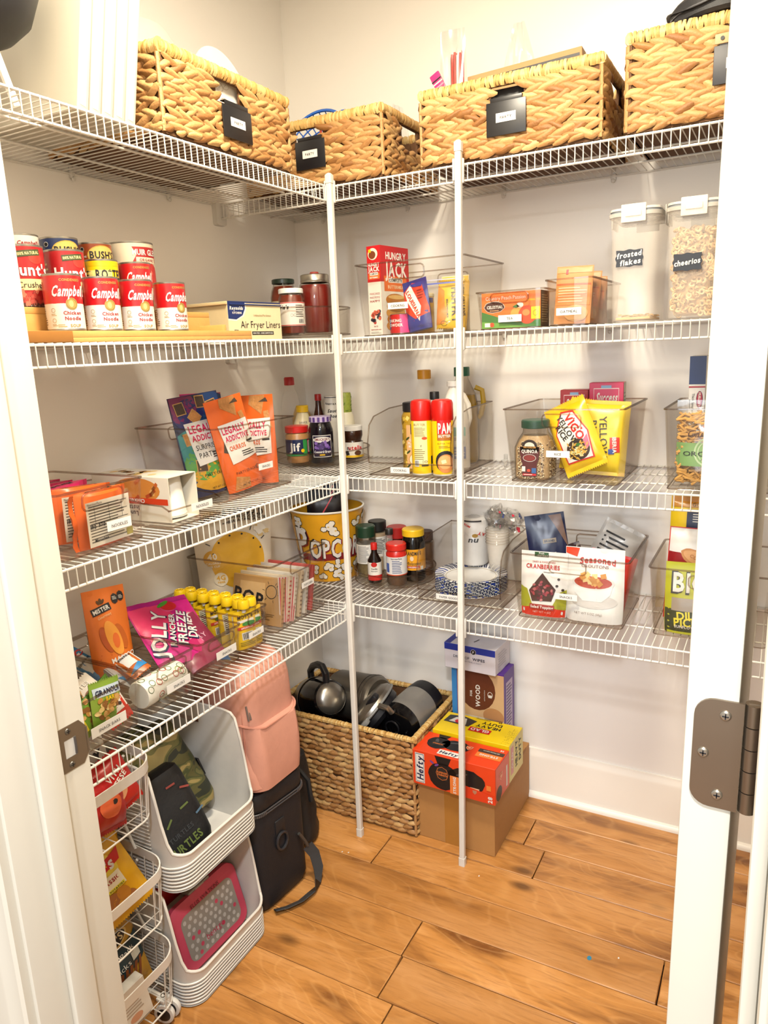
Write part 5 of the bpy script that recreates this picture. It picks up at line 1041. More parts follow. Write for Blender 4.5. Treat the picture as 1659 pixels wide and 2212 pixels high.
# rice bin
clear_bin('big clear bin of rice packets and a quinoa jar on the back third shelf', (1.040, -0.205, Z3), 0, 0.312, 0.345, 0.197, flare=.032, text='RICE', tx=-.01, tz=.40)
QN = M('C7A980', .6, vary=.5, vs=350, bump=.4, bs=400); QD = M('4E3426', .6); QL = M('EAD8B4', .6)
t = T('quinoa_jar', 'square jar of mixed quinoa with a dark green lid', 'jar', (0.952, -0.318, zb), 0)
mb = MB(); qs = ((.002, .012, .016), (.008, .002, .02), (.085, .002, .02), (.105, .016, .024), (.118, .03, .03))
mb.loft([rrect(.096 - k, .088 - k, r_, z, 5) for z, k, r_ in qs], QN)
for k in range(650):
    z = R.uniform(.006, .105); f = R.choice((0, 0, 1)); ww = .096 - (.016 if z > .09 else 0); p = (R.uniform(-ww / 2 + .012, ww / 2 - .012), -.0445 + (.006 if z > .09 else 0), z) if f == 0 else (.0482 - (.008 if z > .09 else 0), R.uniform(-.03, .03), z)
    mb.blob(p, (.0019, .0019, .0015), QD if k % 3 == 0 else QL, 5)
mb.build('quinoa', t)
mb = MB(); mb.loft([rrect(.101 - k, .093 - k, r_, z, 5) for z, k, r_ in ((0, .012, .016), (.006, .002, .02), (.088, .002, .02), (.11, .016, .024), (.126, .032, .03), (.142, .036, .03))], GLS); mb.build('jar', t)
mb = MB(); mb.lathe([(.036, .138), (.038, .139), (.038, .157), (.035, .16), (0, .1605)], M('1E4A3A', .4), 36); mb.build('lid', t)
mb = MB(); a = Art(mb, lambda x, y, o: (x, -.0478 - o, y)); MR = M('5A1E22', .45)
a.ell(-.002, .093, .021, .018, M('2A1A1A', .45), 0, a0=0, a1=180); a.ell(-.002, .093, .014, .011, M('E8E0D0', .45), 1, a0=0, a1=180); a.rect(-.002, .086, .05, .012, MR, 1); a.poly([(-.024, .05), (.02, .05), (.025, .074), (.025, .092), (-.029, .092), (-.029, .074)], MR, 1); a.text('TRI-COLOR', -.002, .0905, .0045, M('F0B060', .4), L=3); a.text('QUINOA', -.002, .080, .0095, WHITE, L=3, w=.044); a.ell(-.002, .062, .016, .008, M('8A2A2A', .45), 2); a.ring(-.002, .062, .018, .010, .001, WHITE, 3); a.poly([(-.022, .012), (.018, .012), (.018, .05), (-.022, .05)], MR, 1); a.rect(-.018, .032, .009, .014, PAPER, 3); a.rect(.010, .028, .012, .014, M('3A6AA8', .4), 3); a.ell(-.004, .028, .005, .004, M('D8503A', .4), 3); a.rect(-.002, .017, .036, .005, M('D8323A', .4), 3); a.small(-.018, .015, .014, .019, 1, WHITE, 4)
mb.build('paper_label', t)
YR = M('F4C81A', .3)
def vigo(a, w, h):
    a.poly([(-w * .34, h * .15), (w * .3, h * .12), (w * .38, h * .5), (w * .2, h * .85), (-w * .1, h * .9), (-w * .36, h * .6)], M('D82A22', .35), 1); a.poly([(-w * .31, h * .17), (w * .27, h * .14), (w * .35, h * .5), (w * .18, h * .82), (-w * .08, h * .87), (-w * .33, h * .6)], WHITE, 2); a.text('VIGO', w * .12, h * .62, .022, M('D8221E', .35), L=4, rot=-75); a.text('YELLOW', -w * .06, h * .62, .015, INK, L=4, rot=-75); a.text('RICE', -w * .2, h * .60, .015, INK, L=4, rot=-75)
    a.ell(w * .02, h * .30, w * .27, h * .15, M('3A2416', .4), 3)
    for i in range(60): a.ell(w * .03 + R.gauss(0, .013), h * .29 + R.gauss(0, .012), .0055, .0018, M(['EBC86A', 'F4E0A0', 'D8A83A'][i % 3], .4), 4 + i % 3, R.uniform(0, 180))
    a.ell(w * .06, h * .36, .006, .004, M('3A7A2A', .4), 7); a.poly([(w * .2, h * .4), (w * .33, h * .46), (w * .3, h * .3), (w * .2, h * .25)], M('D86A8A', .4), 4)
bag('yellow_rice_bag', 'yellow rice bag with a white oval lying askew at the front of the rice bin', 'bag', 0.118, 0.190, 0.040, (1.093, -0.305, zb + .004), 0, YR, vigo, style='pillow', seed=4, crumple=.005, rot=rad(-10, -25, -4), zig=True)
def yr2(a, w, h):
    a.text('YELLOW', w * .02, h * .52, .020, INK, L=3, rot=-84, b=0); a.text('RICE', -w * .2, h * .60, .020, INK, L=3, rot=-84, b=0); a.text('SPANISH STYLE', -w * .32, h * .52, .008, M('8A6A10', .4), L=3, rot=-84, b=0); a.rect(w * .26, h * .42, w * .2, h * .2, M('D8322A', .35), 2, 5); a.text('IBERIA', w * .26, h * .42, .010, WHITE, L=4, rot=-84); a.rect(w * .2, h * .33, w * .12, h * .07, M('2A4A9A', .4), 3, 5); a.poly([(-w * .5, h * .25), (-w * .1, h * .35), (-w * .16, h * .1), (-w * .5, h * .08)], M('C98A2A', .4), 1)
    for i in range(26): a.ell(-w * .28 + R.gauss(0, .012), h * .24 + R.gauss(0, .01), .007, .004, M(['B8502A', 'E2A84A', '7A4A1E'][i % 3], .4), 2 + i % 3, R.uniform(0, 180))
bag('yellow_rice_bag', 'upright yellow rice bag at the right front of the rice bin', 'bag', 0.125, 0.200, 0.045, (1.118, -0.245, zb + .004), 0, M('F2D22A', .3), yr2, style='pillow', seed=6, crumple=.004, rot=rad(-6, 3, 3), seal=YR)
bag('yellow_rice_bag', 'yellow and red rice bag between the other rice bags', 'bag', 0.10, 0.195, 0.03, (1.045, -0.228, zb + .002), 0, YR, lambda a, w, h: (a.rect(0, h * .45, w * .9, h * .6, M('D8322A', .35)), a.ell(0, h * .5, w * .3, h * .2, WHITE, 1)), style='pillow', seed=7, crumple=.004, rot=rad(-4, 9, 0), zig=True)
bag('orange_pouch', 'orange seasoning pouch between the yellow rice bags', 'pouch', 0.09, 0.165, 0.03, (1.075, -0.188, zb + .002), 0, M('E8761E', .38), lambda a, w, h: (a.rect(w * .25, h * .6, w * .08, h * .3, WHITE), a.small(-w * .3, h * .3, w * .2, h * .6, 4, M('F8C88A', .4))), seed=8, rot=rad(-3, -4, 2))
def succ(h1, sub, subc):
    def f(a, w, h):
        a.rect(0, h * .84, w * .74, h * .20, M('F6D8D8', .4), 1); a.rect(0, h * .84, w * .71, h * .18, M(h1, .4), 2); a.text('Success', 0, h * .84, h * .105, WHITE, L=3, sh=.2, w=w * .62); a.rect(0, h * .955, w * .3, h * .03, M('8FB8E0', .4), 2); a.rect(w * .06, h * .64, w * .6, h * .085, subc, 1); a.text('BOIL-IN-BAG', w * .06, h * .64, h * .05, WHITE, L=2, mw=w * .54); a.rect(-w * .36, h * .66, w * .16, h * .12, M('2A4A9A', .4), 1); a.rect(-w * .36, h * .645, w * .12, h * .06, WHITE, 2); a.rect(0, h * .3, w * .9, h * .4, M('F2E2C0', .4), 0); a.text('RICE', 0, h * .45, h * .09, INK, L=2)
    return f
carton('rice_carton', 'bright pink boil-in-bag rice carton standing tallest in the rice bin', 'box', 0.092, 0.048, 0.246, (1.105, -0.132, zb), 3, M('E23A68', .4), {'F': succ('E23A68', '', M('2F8AC0', .4)), 'R': lambda a, w, h: (a.rect(0, h / 2, w, h, M('D8D2C0', .5)), a.small(-w * .4, h * .1, w * .4, h * .9, 20, GREY))}, 'boil-in-bag rice cartons')
carton('rice_carton', 'dark red boil-in-bag rice carton left of the pink one', 'box', 0.078, 0.045, 0.227, (1.015, -0.128, zb), 4, M('B81E22', .4), {'F': succ('B81E22', '', M('9A4A1E', .4))}, 'boil-in-bag rice cartons')
bag('plastic_bag', 'crumpled clear bag in the back left of the rice bin', 'bag', 0.10, 0.165, 0.05, (0.940, -0.13, zb + .001), 0, FILM, crumple=.012, seed=21)
# pasta bin at the door
clear_bin('clear bin of dry pasta at the right end of the third shelf', (1.432, -0.215, Z3), 0, 0.285, 0.335, 0.198, flare=.022, text=None)
PAS = M('DDA858', .55, vary=.15, vs=60)
t = T('pasta_bag', 'clear bag of penne with a green band in the bin by the door', 'bag', (1.378, -0.300, zb))
mb = MB(); f = pouch(mb, .138, .205, .080, FILM, 'stand', crumple=.006, seed=14); a = Art(mb, f, .02, .0016, .0005); GB = M('7FA866', .45)
a.rect(0, .075, .132, .056, GB); a.ring(.012, .082, .036, .036, .004, M('B8D0A4', .45), 1); a.ring(.012, .082, .028, .028, .003, M('B8D0A4', .45), 1); a.text('ORGANIC', .004, .078, .0115, INK, L=3, b=0, w=.105); a.text('MADE IN ITALY', .012, .063, .004, INK, L=3, b=0); a.text('Garofalo', .005, .126, .018, M('4A2A1E', .5), L=2, sh=.35, b=0, w=.095); a.line(-.055, .108, .06, .122, .0009, M('4A2A1E', .5)); a.ell(.0, .142, .006, .004, RED, 2); a.text('dal 1789', .006, .155, .004, M('B8702A', .5), L=2, b=0); a.text('D', -.058, .018, .006, INK, L=2)
mb.build('film', t)
mb = MB()
for k in range(520):
    z = R.uniform(.006, .172); y = -.032 * (1 - z / .24) + R.uniform(-.001, .022); p = (R.uniform(-.058, .058), y, z); q = R.uniform(-.9, .9); d = V((math.cos(q), .15, math.sin(q))) * .0115; mb.tube([V(p) - d, V(p) + d], .0032, PAS, 6)
o = mb.build('penne', t)
o['kind'] = 'stuff'
def spag(a, w, h):
    a.rect(0, h * .88, w, h * .24, M('1E3268', .4)); a.rect(0, h * .76, w, h * .012, WHITE, 1); a.rect(0, h * .745, w, h * .012, M('B8323A', .4), 2); a.ell(w * .18, h * .64, .0075, .021, M('B0223A', .4), 2); a.ring(w * .18, h * .64, .0082, .022, .0009, NAVY, 3); a.text("MUELLER'S", w * .18, h * .64, .0055, WHITE, L=3, rot=-90, mw=.036); a.text('Thick Spaghetti', -w * .2, h * .60, .0065, INK, L=2, rot=-90, b=0); a.small(-w * .44, h * .5, -w * .36, h * .7, 1, GREY)
carton('spaghetti_carton', 'tall slim navy and white spaghetti carton behind the pasta bag', 'box', 0.040, 0.085, 0.310, (1.338, -0.112, zb), 0, M('EDEBE8', .45), {'F': spag})
carton('pasta_carton', 'brown pasta carton behind the penne bag', 'box', 0.10, 0.05, 0.198, (1.438, -0.16, zb), 0, M('8A4A2A', .5), {'F': lambda a, w, h: (a.rect(0, h * .3, w, h * .5, M('3A6AA8', .4)), a.text('PASTA', 0, h * .85, .012, WHITE))})
carton('pasta_carton', 'blue carton just visible through the top of the penne bag', 'box', 0.05, 0.06, 0.185, (1.405, -0.205, zb), 0, M('5A86C0', .45), None)
# ---------------------------------------------------------------- lowest shelves
Z4 = ZT[3]; zb = Z4 + .0035
ORD = ['top', 'second', 'third', 'fourth', 'fifth', 'sixth', 'seventh', 'eighth', 'ninth', 'tenth', 'eleventh', 'twelfth', 'thirteenth', 'fourteenth', 'fifteenth', 'sixteenth', 'seventeenth', 'eighteenth', 'nineteenth', 'twentieth']
clear_bin('clear bin of snack bars at the left end of the lowest shelf', (0.205, -1.318, Z4), 90, 0.178, 0.315, 0.112, flare=.014, handle=None, text='SNACK BARS', tx=.0, tz=.32, tw=.09, ts=1.25)
clear_bin('clear bin behind the snack bars with a green and white snack roll', (0.200, -1.135, Z4), 90, 0.150, 0.325, 0.106, flare=.012, text='SNACKS', tx=.018, tz=.35, tw=.075, ts=1.15)
clear_bin('clear bin holding the pink candy pouch', (0.190, -0.950, Z4), 90, 0.158, 0.315, 0.094, flare=.012, text='SNACKS', tx=.018, tz=.42, tw=.075, ts=1.15)
clear_bin('narrow clear bin packed with yellow squeeze pouches', (0.185, -0.805, Z4), 90, 0.105, 0.315, 0.106, flare=.010, text='SNACKS', tx=.0, tz=.40)
clear_bin('tall clear bin of popcorn bags on the left lowest shelf', (0.185, -0.578, Z4), 90, 0.280, 0.305, 0.198, flare=.018, text='POPCORN', tx=.035, tz=.5)
def bar(label, loc, rot, w, h, t, colr, art, grp):
    return bag('snack_bar', label, 'snack bar', w, h, t, loc, 0, M(colr, .35), art, style='pillow', group=grp, rot=rad(*rot), seed=R.randint(1, 99), crumple=.003, nu=10, nv=14, zig=True)
def granola(a, w, h):
    a.poly([(-w * .5, h * .05), (w * .5, h * .05), (w * .5, h * .34), (-w * .5, h * .42)], M('6FA02E', .35)); a.rect(0, h * .8, w * .9, h * .2, M('C8D8E8', .4)); a.text('GRANOLA', 0, h * .80, w * .13, NAVY, L=2, w=w * .8)
    for i in range(30): a.ell(R.gauss(0, w * .2), h * .45 + R.gauss(0, h * .1), .007, .005, M(['C28A3E', 'DDB068', '8A5A24', 'E8CC8A'][i % 4], .5), 1 + i % 3, R.uniform(0, 180))
    a.text('BAR', 0, h * .65, w * .1, YEL, L=4); a.rect(0, h * .16, w * .5, h * .07, M('F0D838', .4), 2)
def redbar(a, w, h):
    a.rect(0, h * .5, w * .95, h * .42, M('E8E0D8', .4)); a.ell(0, h * .5, w * .2, h * .1, M('8A5A3A', .4), 1); a.ell(w * .2, h * .45, .004, .004, INK, 2); a.text('BITES', 0, h * .78, w * .16, WHITE, L=2)
def bluebar(a, w, h): a.rect(0, h * .5, w * .95, h * .5, M('E9EBEC', .4)); a.text('Nutri', 0, h * .62, w * .16, NAVY, L=2, sh=.2); a.poly([(-w * .5, h * .2), (w * .5, h * .34), (w * .5, h * .2), (-w * .5, h * .06)], M('2F8AC8', .4), 1); a.ell(0, h * .4, w * .2, h * .07, M('B8722E', .4), 2)
G1 = 'snack bars in the left bin'
rows_ = [
 (0.322, -1.350, .030, (-18, 70, 80), .075, .13, '5E8A2E', granola, 'green granola bar lying lowest at the front left'),
 (0.335, -1.300, .020, (-10, 10, 96), .085, .10, '86A83A', granola, 'light green granola bar at the front, left of centre'),
 (0.338, -1.262, .018, (-20, -16, 84), .058, .085, 'D02A20', redbar, 'red and white bite pack in the front right corner'),
 (0.305, -1.275, .050, (-52, -30, 78), .060, .09, 'EDE6DA', redbar, 'white bite pack with red ends on top at the front right'),
 (0.300, -1.340, .062, (-62, 60, 80), .06, .13, 'B8A08A', granola, 'tan granola bar lying across the front left'),
 (0.270, -1.275, .052, (-70, 20, 80), .055, .10, 'C21E1E', redbar, 'red bite pack lying flat in the middle'),
 (0.240, -1.345, .055, (-66, -70, 90), .05, .15, '2F4E9A', bluebar, 'blue bar lying lengthways at mid left'),
 (0.200, -1.285, .062, (-74, 40, 90), .05, .14, '9AA6AA', granola, 'grey silver bar lying askew on the pile'),
 (0.165, -1.340, .066, (-72, -40, 90), .05, .15, '4A4A52', bluebar, 'dark grey bar across the back of the pile'),
 (0.130, -1.290, .060, (-70, 65, 90), .05, .14, '8A3A3A', granola, 'dull red bar at the back right'),
 (0.105, -1.340, .064, (-70, 20, 90), .06, .12, 'E0DCD2', bluebar, 'white bar standing at the back left'),
 (0.215, -1.330, .085, (-80, 75, 90), .045, .14, 'B8C41E', granola, 'lime yellow bar on the very top of the pile')]
for x, y, dz, rot, w, h, c, art, lb in rows_: bar(lb + ' of the bar bin', (x, y, zb + dz - .012), rot, w, h, .022, c, art, G1)
# second bin
mb = MB(); WG = M('F6F5EA', .4); mb.lathe([(0, 0), (.030, 0), (.032, .004), (.032, .125), (.030, .129), (0, .129)], WG, 28); a = Art(mb, cylmap(.0321), .006)
for k in range(60): a.ring(R.uniform(-.1, .1), R.uniform(.01, .12), .008, .008, .0014, M(['5A7A3A', '8FB04A', '4E6A3A', 'C8443A'][k % 4], .4), k % 2)
a.rect(0, .065, .07, .05, M('E4EACC', .4), 3); a.small(-.03, .045, .03, .085, 5, M('5A6A3A', .5), 4)
solo(mb, 'snack_roll', 'green and white patterned snack roll lying across the front of its bin', 'snack', (0.315, -1.071, Z4 + .037), rot=rad(90, 0, 2))
def frui(a, w, h): a.rect(0, h * .5, w * .95, h * .5, M('E9E7E2', .4)); a.text('Shabbo', 0, h * .55, w * .14, INK, L=2, sh=.3, w=w * .7); a.ell(w * .3, h * .75, .01, .01, M('C82A2A', .4), 2); a.poly([(-w * .5, h * .1), (w * .5, h * .3), (w * .5, h * .1)], M('2F8AC8', .4), 1)
for i, (x, y, dz, rot, c, lb) in enumerate([(0.225, -1.150, .03, (-70, 40, 95), 'DADCE0', 'white and blue fruit bar nearest the roll'), (0.170, -1.165, .045, (-60, -35, 88), '3A8AC4', 'bright blue fruit bar tilted at the back'), (0.130, -1.13, .05, (-66, 60, 90), 'E8E4DC', 'white fruit bar at the rear of its bin'), (0.245, -1.115, .05, (-74, -20, 80), 'C86A2A', 'orange fruit bar under the mango pouch')]): bar(lb, (x, y, zb + dz - .01), rot, .05, .12, .02, c, frui, 'fruit bars in the second bin')
def mango(a, w, h):
    a.rect(-w * .14, h * .79, w * .46, h * .075, INK, 2, 12); a.text('MISTER', -w * .14, h * .79, h * .045, WHITE, L=3, rot=12, w=w * .40); a.ell(-w * .12, h * .875, .004, .007, M('5A3A14', .5), 2); a.ell(-w * .18, h * .865, .003, .006, M('5A3A14', .5), 2, 30); a.ell(-w * .06, h * .87, .003, .006, M('5A3A14', .5), 2, -30); a.text('Gourmet', -w * .1, h * .72, h * .03, M('F8D8A0', .4), L=3, rot=12, sh=.2, b=0)
    for x in (.22, .37): a.ell(w * x, h * (.85 + x * .1), w * .085, h * .055, INK, 2, n=8); a.small(w * (x - .05), h * .86, w * (x + .05), h * .9, 3, WHITE, 3)
    for dx, s, m in ((-.15, 1, 'C4581E'), (.2, 1, 'C8641E'), (.02, 1.35, 'F2A03A')): a.ell(w * dx, h * .48, w * .12 * s, h * .14 * s, M(m, .4), 2 + (s > 1), 14)
    a.ell(w * .06, h * .45, w * .08, h * .08, M('E8702A', .4), 4); a.text('MANGO', w * .16, h * .27, h * .05, WHITE, L=3, rot=8); a.text('Mangue', w * .1, h * .19, h * .035, M('F8D8A0', .4), L=3, rot=8, sh=.2, b=0)
    for _ in range(20): a.ell(R.uniform(-w * .4, w * .4), R.uniform(.1, .6) * h, .0012, .0012, M('C8581A', .5), 1)
bag('mango_pouch', 'orange dried mango pouch leaning at the back of the lowest left shelf', 'pouch', 0.106, 0.232, 0.045, (0.165, -1.108, zb + .022), 0, M('EC7A24', .45), mango, seed=11, crumple=.004, rot=rad(-10, 3, 76))
JP = M('D81E8A', .35)
def jolly(a, w, h):
    a.ell(-w * .25, h * .72, w * .34, h * .3, M('E23A6A', .35), 0); a.ell(w * .2, h * .3, w * .3, h * .25, M('C8266A', .35), 0); a.rect(0, h * .96, w, h * .07, M('B01478', .35), 1)
    for x, y, r_ in ((.1, .86, .11), (.34, .62, .1), (-.34, .4, .1), (.3, .2, .14)): a.ell(w * x, h * y, w * r_, w * r_, M('E85A8A', .35), 1); a.ell(w * x - .004, h * y + .004, w * r_ * .4, w * r_ * .3, M('F49AB8', .35), 2)
    a.ell(w * .12, h * .86, w * .12, w * .09, M('D8242A', .35), 3); a.ell(w * .06, h * .91, .02, .006, M('4A9A2A', .4), 4, 20)
    for k, (s, hh, dx) in enumerate((('JOLLY', .036, -.24), ('RANCHER', .015, -.03), ('FREEZE', .024, .12), ('DRIED', .024, .29))):
        L = {'JOLLY': .15, 'RANCHER': .11, 'FREEZE': .115, 'DRIED': .09}[s]; dx -= .05
        a.text(s, w * dx + .0015, h * .48 - .0015, hh * 1.12, M('101C48', .4), L=4, rot=62, b=.03, w=L * 1.06); a.text(s, w * dx, h * .48, hh, WHITE, L=6, rot=62, w=L)
bag('candy_pouch', 'magenta freeze dried candy pouch lying back in its clear bin', 'pouch', 0.185, 0.205, 0.05, (0.285, -0.958, zb + .012), 0, JP, jolly, seed=4, crumple=.006, rot=rad(-50, 6, 80), back=M('8A1460', .35))
bag('candy_pouch', 'plum coloured candy pouch under the magenta one', 'pouch', 0.125, 0.15, 0.03, (0.315, -0.985, zb + .003), 0, M('8E2A4A', .35), lambda a, w, h: (a.text('CHERRY', 0, h * .5, .014, M('D8A0B0', .4)),), seed=6, crumple=.004, rot=rad(-50, -4, 84))
bag('snack_bar', 'small blue wrapper at the front corner of the candy bin', 'snack bar', .05, .07, .016, (0.325, -0.900, zb + .004), 0, M('2F7AD0', .35), None, style='pillow', rot=rad(-60, 20, 80), seed=8)
# squeeze pouches
MY = M('F2C81E', .35); MC = M('F6CE14', .3)
def squeeze(label, loc, rz, face):
    t = T('squeeze_pouch', label, 'squeeze pouch', loc, rz, 'yellow squeeze pouches')
    mb = MB(); f = pouch(mb, .066, .104, .026, MY, 'stand', nu=10, nv=12, seed=3); a = Art(mb, f, .015, .0008, .0004); w = .066
    if face == 'front':
        a.text("MOTT'S", 0, .088, .0095, INK, L=3, w=.046); a.rect(0, .076, .05, .007, PAPER, 1); a.ell(.008, .068, .02, .006, M('3A8A3A', .4), 2); a.rect(0, .058, .054, .008, M('D8432A', .4), 2); a.text('APPLESAUCE', 0, .058, .004, WHITE, L=3); a.bars(0, .036, .034, .02); a.small(-.024, .008, .024, .022, 3, M('8A7A2A', .5))
    else: a.rect(0, .062, .05, .056, M('E8E2C8', .45), 1); a.text('Nutrition Facts', 0, .085, .0055, INK, L=2, b=0, w=.044); a.rect(0, .080, .046, .0014, INK, 2); a.small(-.022, .036, .022, .078, 8, INK, 2)
    mb.build('pouch_body', t)
    mb = MB(); mb.lathe([(.006, .098), (.006, .118)], PAPER, 12); mb.build('spout', t)
    mb = MB(); mb.lathe([(.009, .110), (.0165, .1105), (.0172, .113), (.0165, .127), (.0142, .1325), (.012, .1335), (.0105, .1315), (.0072, .1305), (.006, .1315), (0, .1318)], MC, 22)
    Art(mb, lambda x, y, o: (x, y, .1316 + o)).ring(0, 0, .0112, .0112, .0042, M('C8980E', .4), 0, 18)  # darker yellow ring paints in the shade of the shallow cap recess
    for k in range(3): a_ = k * 2 * PI / 3; mb.box((.0085 * math.cos(a_), .0085 * math.sin(a_), .1322), (.005, .002, .002), MC, X=None)
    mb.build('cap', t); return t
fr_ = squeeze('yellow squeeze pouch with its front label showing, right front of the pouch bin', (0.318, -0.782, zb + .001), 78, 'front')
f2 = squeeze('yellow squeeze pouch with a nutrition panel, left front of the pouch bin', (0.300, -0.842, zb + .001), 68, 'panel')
k = 2
for i in range(6):
    for s in (0, 1):
        if i == 0: continue
        src = f2 if (i + s) % 3 else fr_
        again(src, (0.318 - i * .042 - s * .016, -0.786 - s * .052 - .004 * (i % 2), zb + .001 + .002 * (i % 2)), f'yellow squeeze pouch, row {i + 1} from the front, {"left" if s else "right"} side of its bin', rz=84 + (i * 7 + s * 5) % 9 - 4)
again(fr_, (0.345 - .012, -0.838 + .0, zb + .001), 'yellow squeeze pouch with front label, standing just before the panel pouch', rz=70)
# popcorn
PBG = M('EFE2CC', .4); PY = M('EDB42C', .4)
def golden(a, w, h):
    a.ell(0, h * .46, w * .36, w * .36, PY, 0, n=36)
    a.ell(-w * .33, h * .50, w * .105, w * .105, M('E2A92E', .4), 1); a.text('40', -w * .33, h * .52, .018, PBG, L=2); a.text('CALORIES', -w * .33, h * .46, .006, PBG, L=2); a.text('PER CUP', -w * .33, h * .43, .006, PBG, L=2); a.ell(-w * .27, h * .31, w * .085, w * .085, M('F6EBD4', .4), 2); a.text('4G', -w * .27, h * .325, .014, PY, L=3); a.text('FIBER', -w * .27, h * .285, .006, PY, L=3)
    for k in range(11):
        an = math.radians(20 + k * 14); r0, r1 = w * .40, w * .46; 
        if k % 2: a.line(r0 * math.cos(an), h * .46 + r0 * math.sin(an), r1 * math.cos(an), h * .46 + r1 * math.sin(an), .0025, INK, 2)
        else: a.ell(w * .33 * math.cos(an), h * .46 + w * .33 * math.sin(an), .003, .003, INK, 2)
    a.text('HIMALAYAN GOLD', 0, h * .905, .021, INK, L=3, arc=.012, w=w * .78); a.text('WITH ORGANIC FLAVORED COCONUT OIL', 0, h * .855, .0085, INK, L=3, arc=.014, w=w * .86); a.text('+ HIMALAYAN SALT', w * .1, h * .82, .0085, INK, L=3, arc=.006, mw=w * .5)
    for k in range(12): a.ell(w * (.34 + R.uniform(-.08, .08)), h * (.70 + R.uniform(-.06, .06)), .010, .008, M(['F6ECD4', 'E8C88A', 'FBF4E4'][k % 3], .5), 2 + k % 3, wob=.25, seed=k)
bag('popcorn_bag', 'big cream popcorn bag with a yellow sun disc in the tall popcorn bin', 'bag', 0.235, 0.330, 0.075, (0.092, -0.592, zb + .001), 0, PBG, golden, peak=-.16, seed=12, crumple=.010, rot=rad(-6, 3, 66), back=PBG)
KP = M('B98E5A', .55)
def mic(kind):
    def f(a, w, h):
        if kind == 0:
            a.rect(-w * .1, h * .62, w * .5, h * .5, M('D8B07A', .5)); a.text('POP', -.03, h * .55, .04, INK, L=2, rot=-8); a.ring(.05, h * .7, .02, .02, .002, INK, 1)
            for k in range(8): a.line(.05 + .024 * math.cos(k), h * .7 + .024 * math.sin(k), .05 + .032 * math.cos(k), h * .7 + .032 * math.sin(k), .0015, INK)
        a.small(-w * .4, h * .1, w * .4, h * .28, 5, M('6A4A2A', .5))
    return f
for i in range(6):
    c = ['B98E5A', 'D8C4A8', 'D9CFC0', 'CDB490', 'D8CFC4', 'C0504A'][i]
    ob = carton('popcorn_sachet', ['kraft popcorn sachet at the left wall of the popcorn bin', 'cream popcorn sachet second from the left in its bin', 'pale popcorn sachet third from the left in its bin', 'tan popcorn sachet fourth from the left in its bin', 'grey white popcorn sachet fifth from the left in its bin', 'popcorn sachet with a red edge, rightmost in its bin'][i], 'sachet', 0.180, 0.012, 0.138, (0.232, -0.668 + i * 0.030, zb + .003), 0, M(c, .55), {'F': mic(i), 'R': (lambda i: lambda a, w, h: [a.rect(0, h * (.08 + .09 * k), w * .8, h * .035, M(['9A6A3A', 'C0443A', 'B8A890', '8A6A4A', 'A8988A', 'C8443A'][i], .5)) for k in range(10)])(i)}, 'microwave popcorn sachets', rot=rad(0, 0, 0))
    ob.rotation_euler = rad(-13, 0, 0)
mb = MB(); PR = M('CF4A50', .45); mb.poly = None
Art(mb, lambda x, y, o: (x, -o, y)); mb.loft([[(-.03, 0, 0), (.03, 0, .0), (.045, 0, .13), (-.045, 0, .13)], [(-.03, .004, 0), (.03, .004, .0), (.045, .004, .13), (-.045, .004, .13)]], M('E8D8CC', .5)); a = Art(mb, lambda x, y, o: (x, -o, y))
for k in range(7): a.poly([((-.03 + k * .0086), 0), (-.03 + k * .0086 + .0045, 0), (-.045 + k * .013 + .0065, .129), (-.045 + k * .013, .129)], PR)
solo(mb, 'popcorn_box', 'folded red striped popcorn box at the front of the popcorn bin', 'box', (0.322, -0.640, zb + .004), rot=rad(-4, 14, 86))
# popcorn bucket
BY = M('EFAE22', .4); t = T('popcorn_bucket', 'yellow popcorn bucket with white lettering in the corner of the lowest shelf', 'bucket', (0.172, -0.170, Z4), 33)
rb, rt, hb = .094, .128, .245
mb = MB(); mb.lathe([(0, .004), (rb - .003, .004), (rb - .001, 0), (rb, .001), (rt, hb), (rt - .003, hb), (rb - .004, .007), (0, .007)], BY, 48)
def bmap(x, y, o):
    r_ = rb + (rt - rb) * y / hb + o; th = x / .112; return (r_ * math.sin(th), -r_ * math.cos(th), y)
a = Art(mb, bmap, .012, .0006, .0004); DRD = M('8E1E22', .4)
def kernel(x, y, s, sd):
    rr = random.Random(sd); pts = [(rr.uniform(-.012, .012) * s, rr.uniform(-.010, .010) * s) for _ in range(5)]
    for px_, py_ in pts: a.ell(x + px_, y + py_, .0095 * s, .0085 * s, INK, 3, wob=.12, seed=sd)
    for px_, py_ in pts: a.ell(x + px_, y + py_, .0078 * s, .0068 * s, M('F4EEE2', .45), 4, wob=.12, seed=sd)
    a.ell(x + .002, y - .002, .003 * s, .002 * s, M('E8C46A', .45), 5)
for i, (x, y, s) in enumerate(((-.16, .222, 1), (-.10, .215, 1.1), (.0, .200, 1.15), (.022, .185, 1.3), (.10, .205, 1.1), (.15, .215, 1), (.20, .19, 1), (-.15, .04, 1), (-.11, .06, 1.1), (-.12, .02, 1), (-.06, .045, 1.2), (-.03, .02, 1), (0, .055, 1.2), (.03, .03, 1.2), (.06, .05, 1.1), (.02, .065, 1), (.09, .03, 1.1), (.12, .055, 1.1), (.05, .015, 1), (-.08, .015, 1), (.15, .03, 1), (.18, .05, 1), (-.09, .19, .9))): kernel(x, y, s, i)
a.rect(0, .090, .42, .024, DRD, 1)
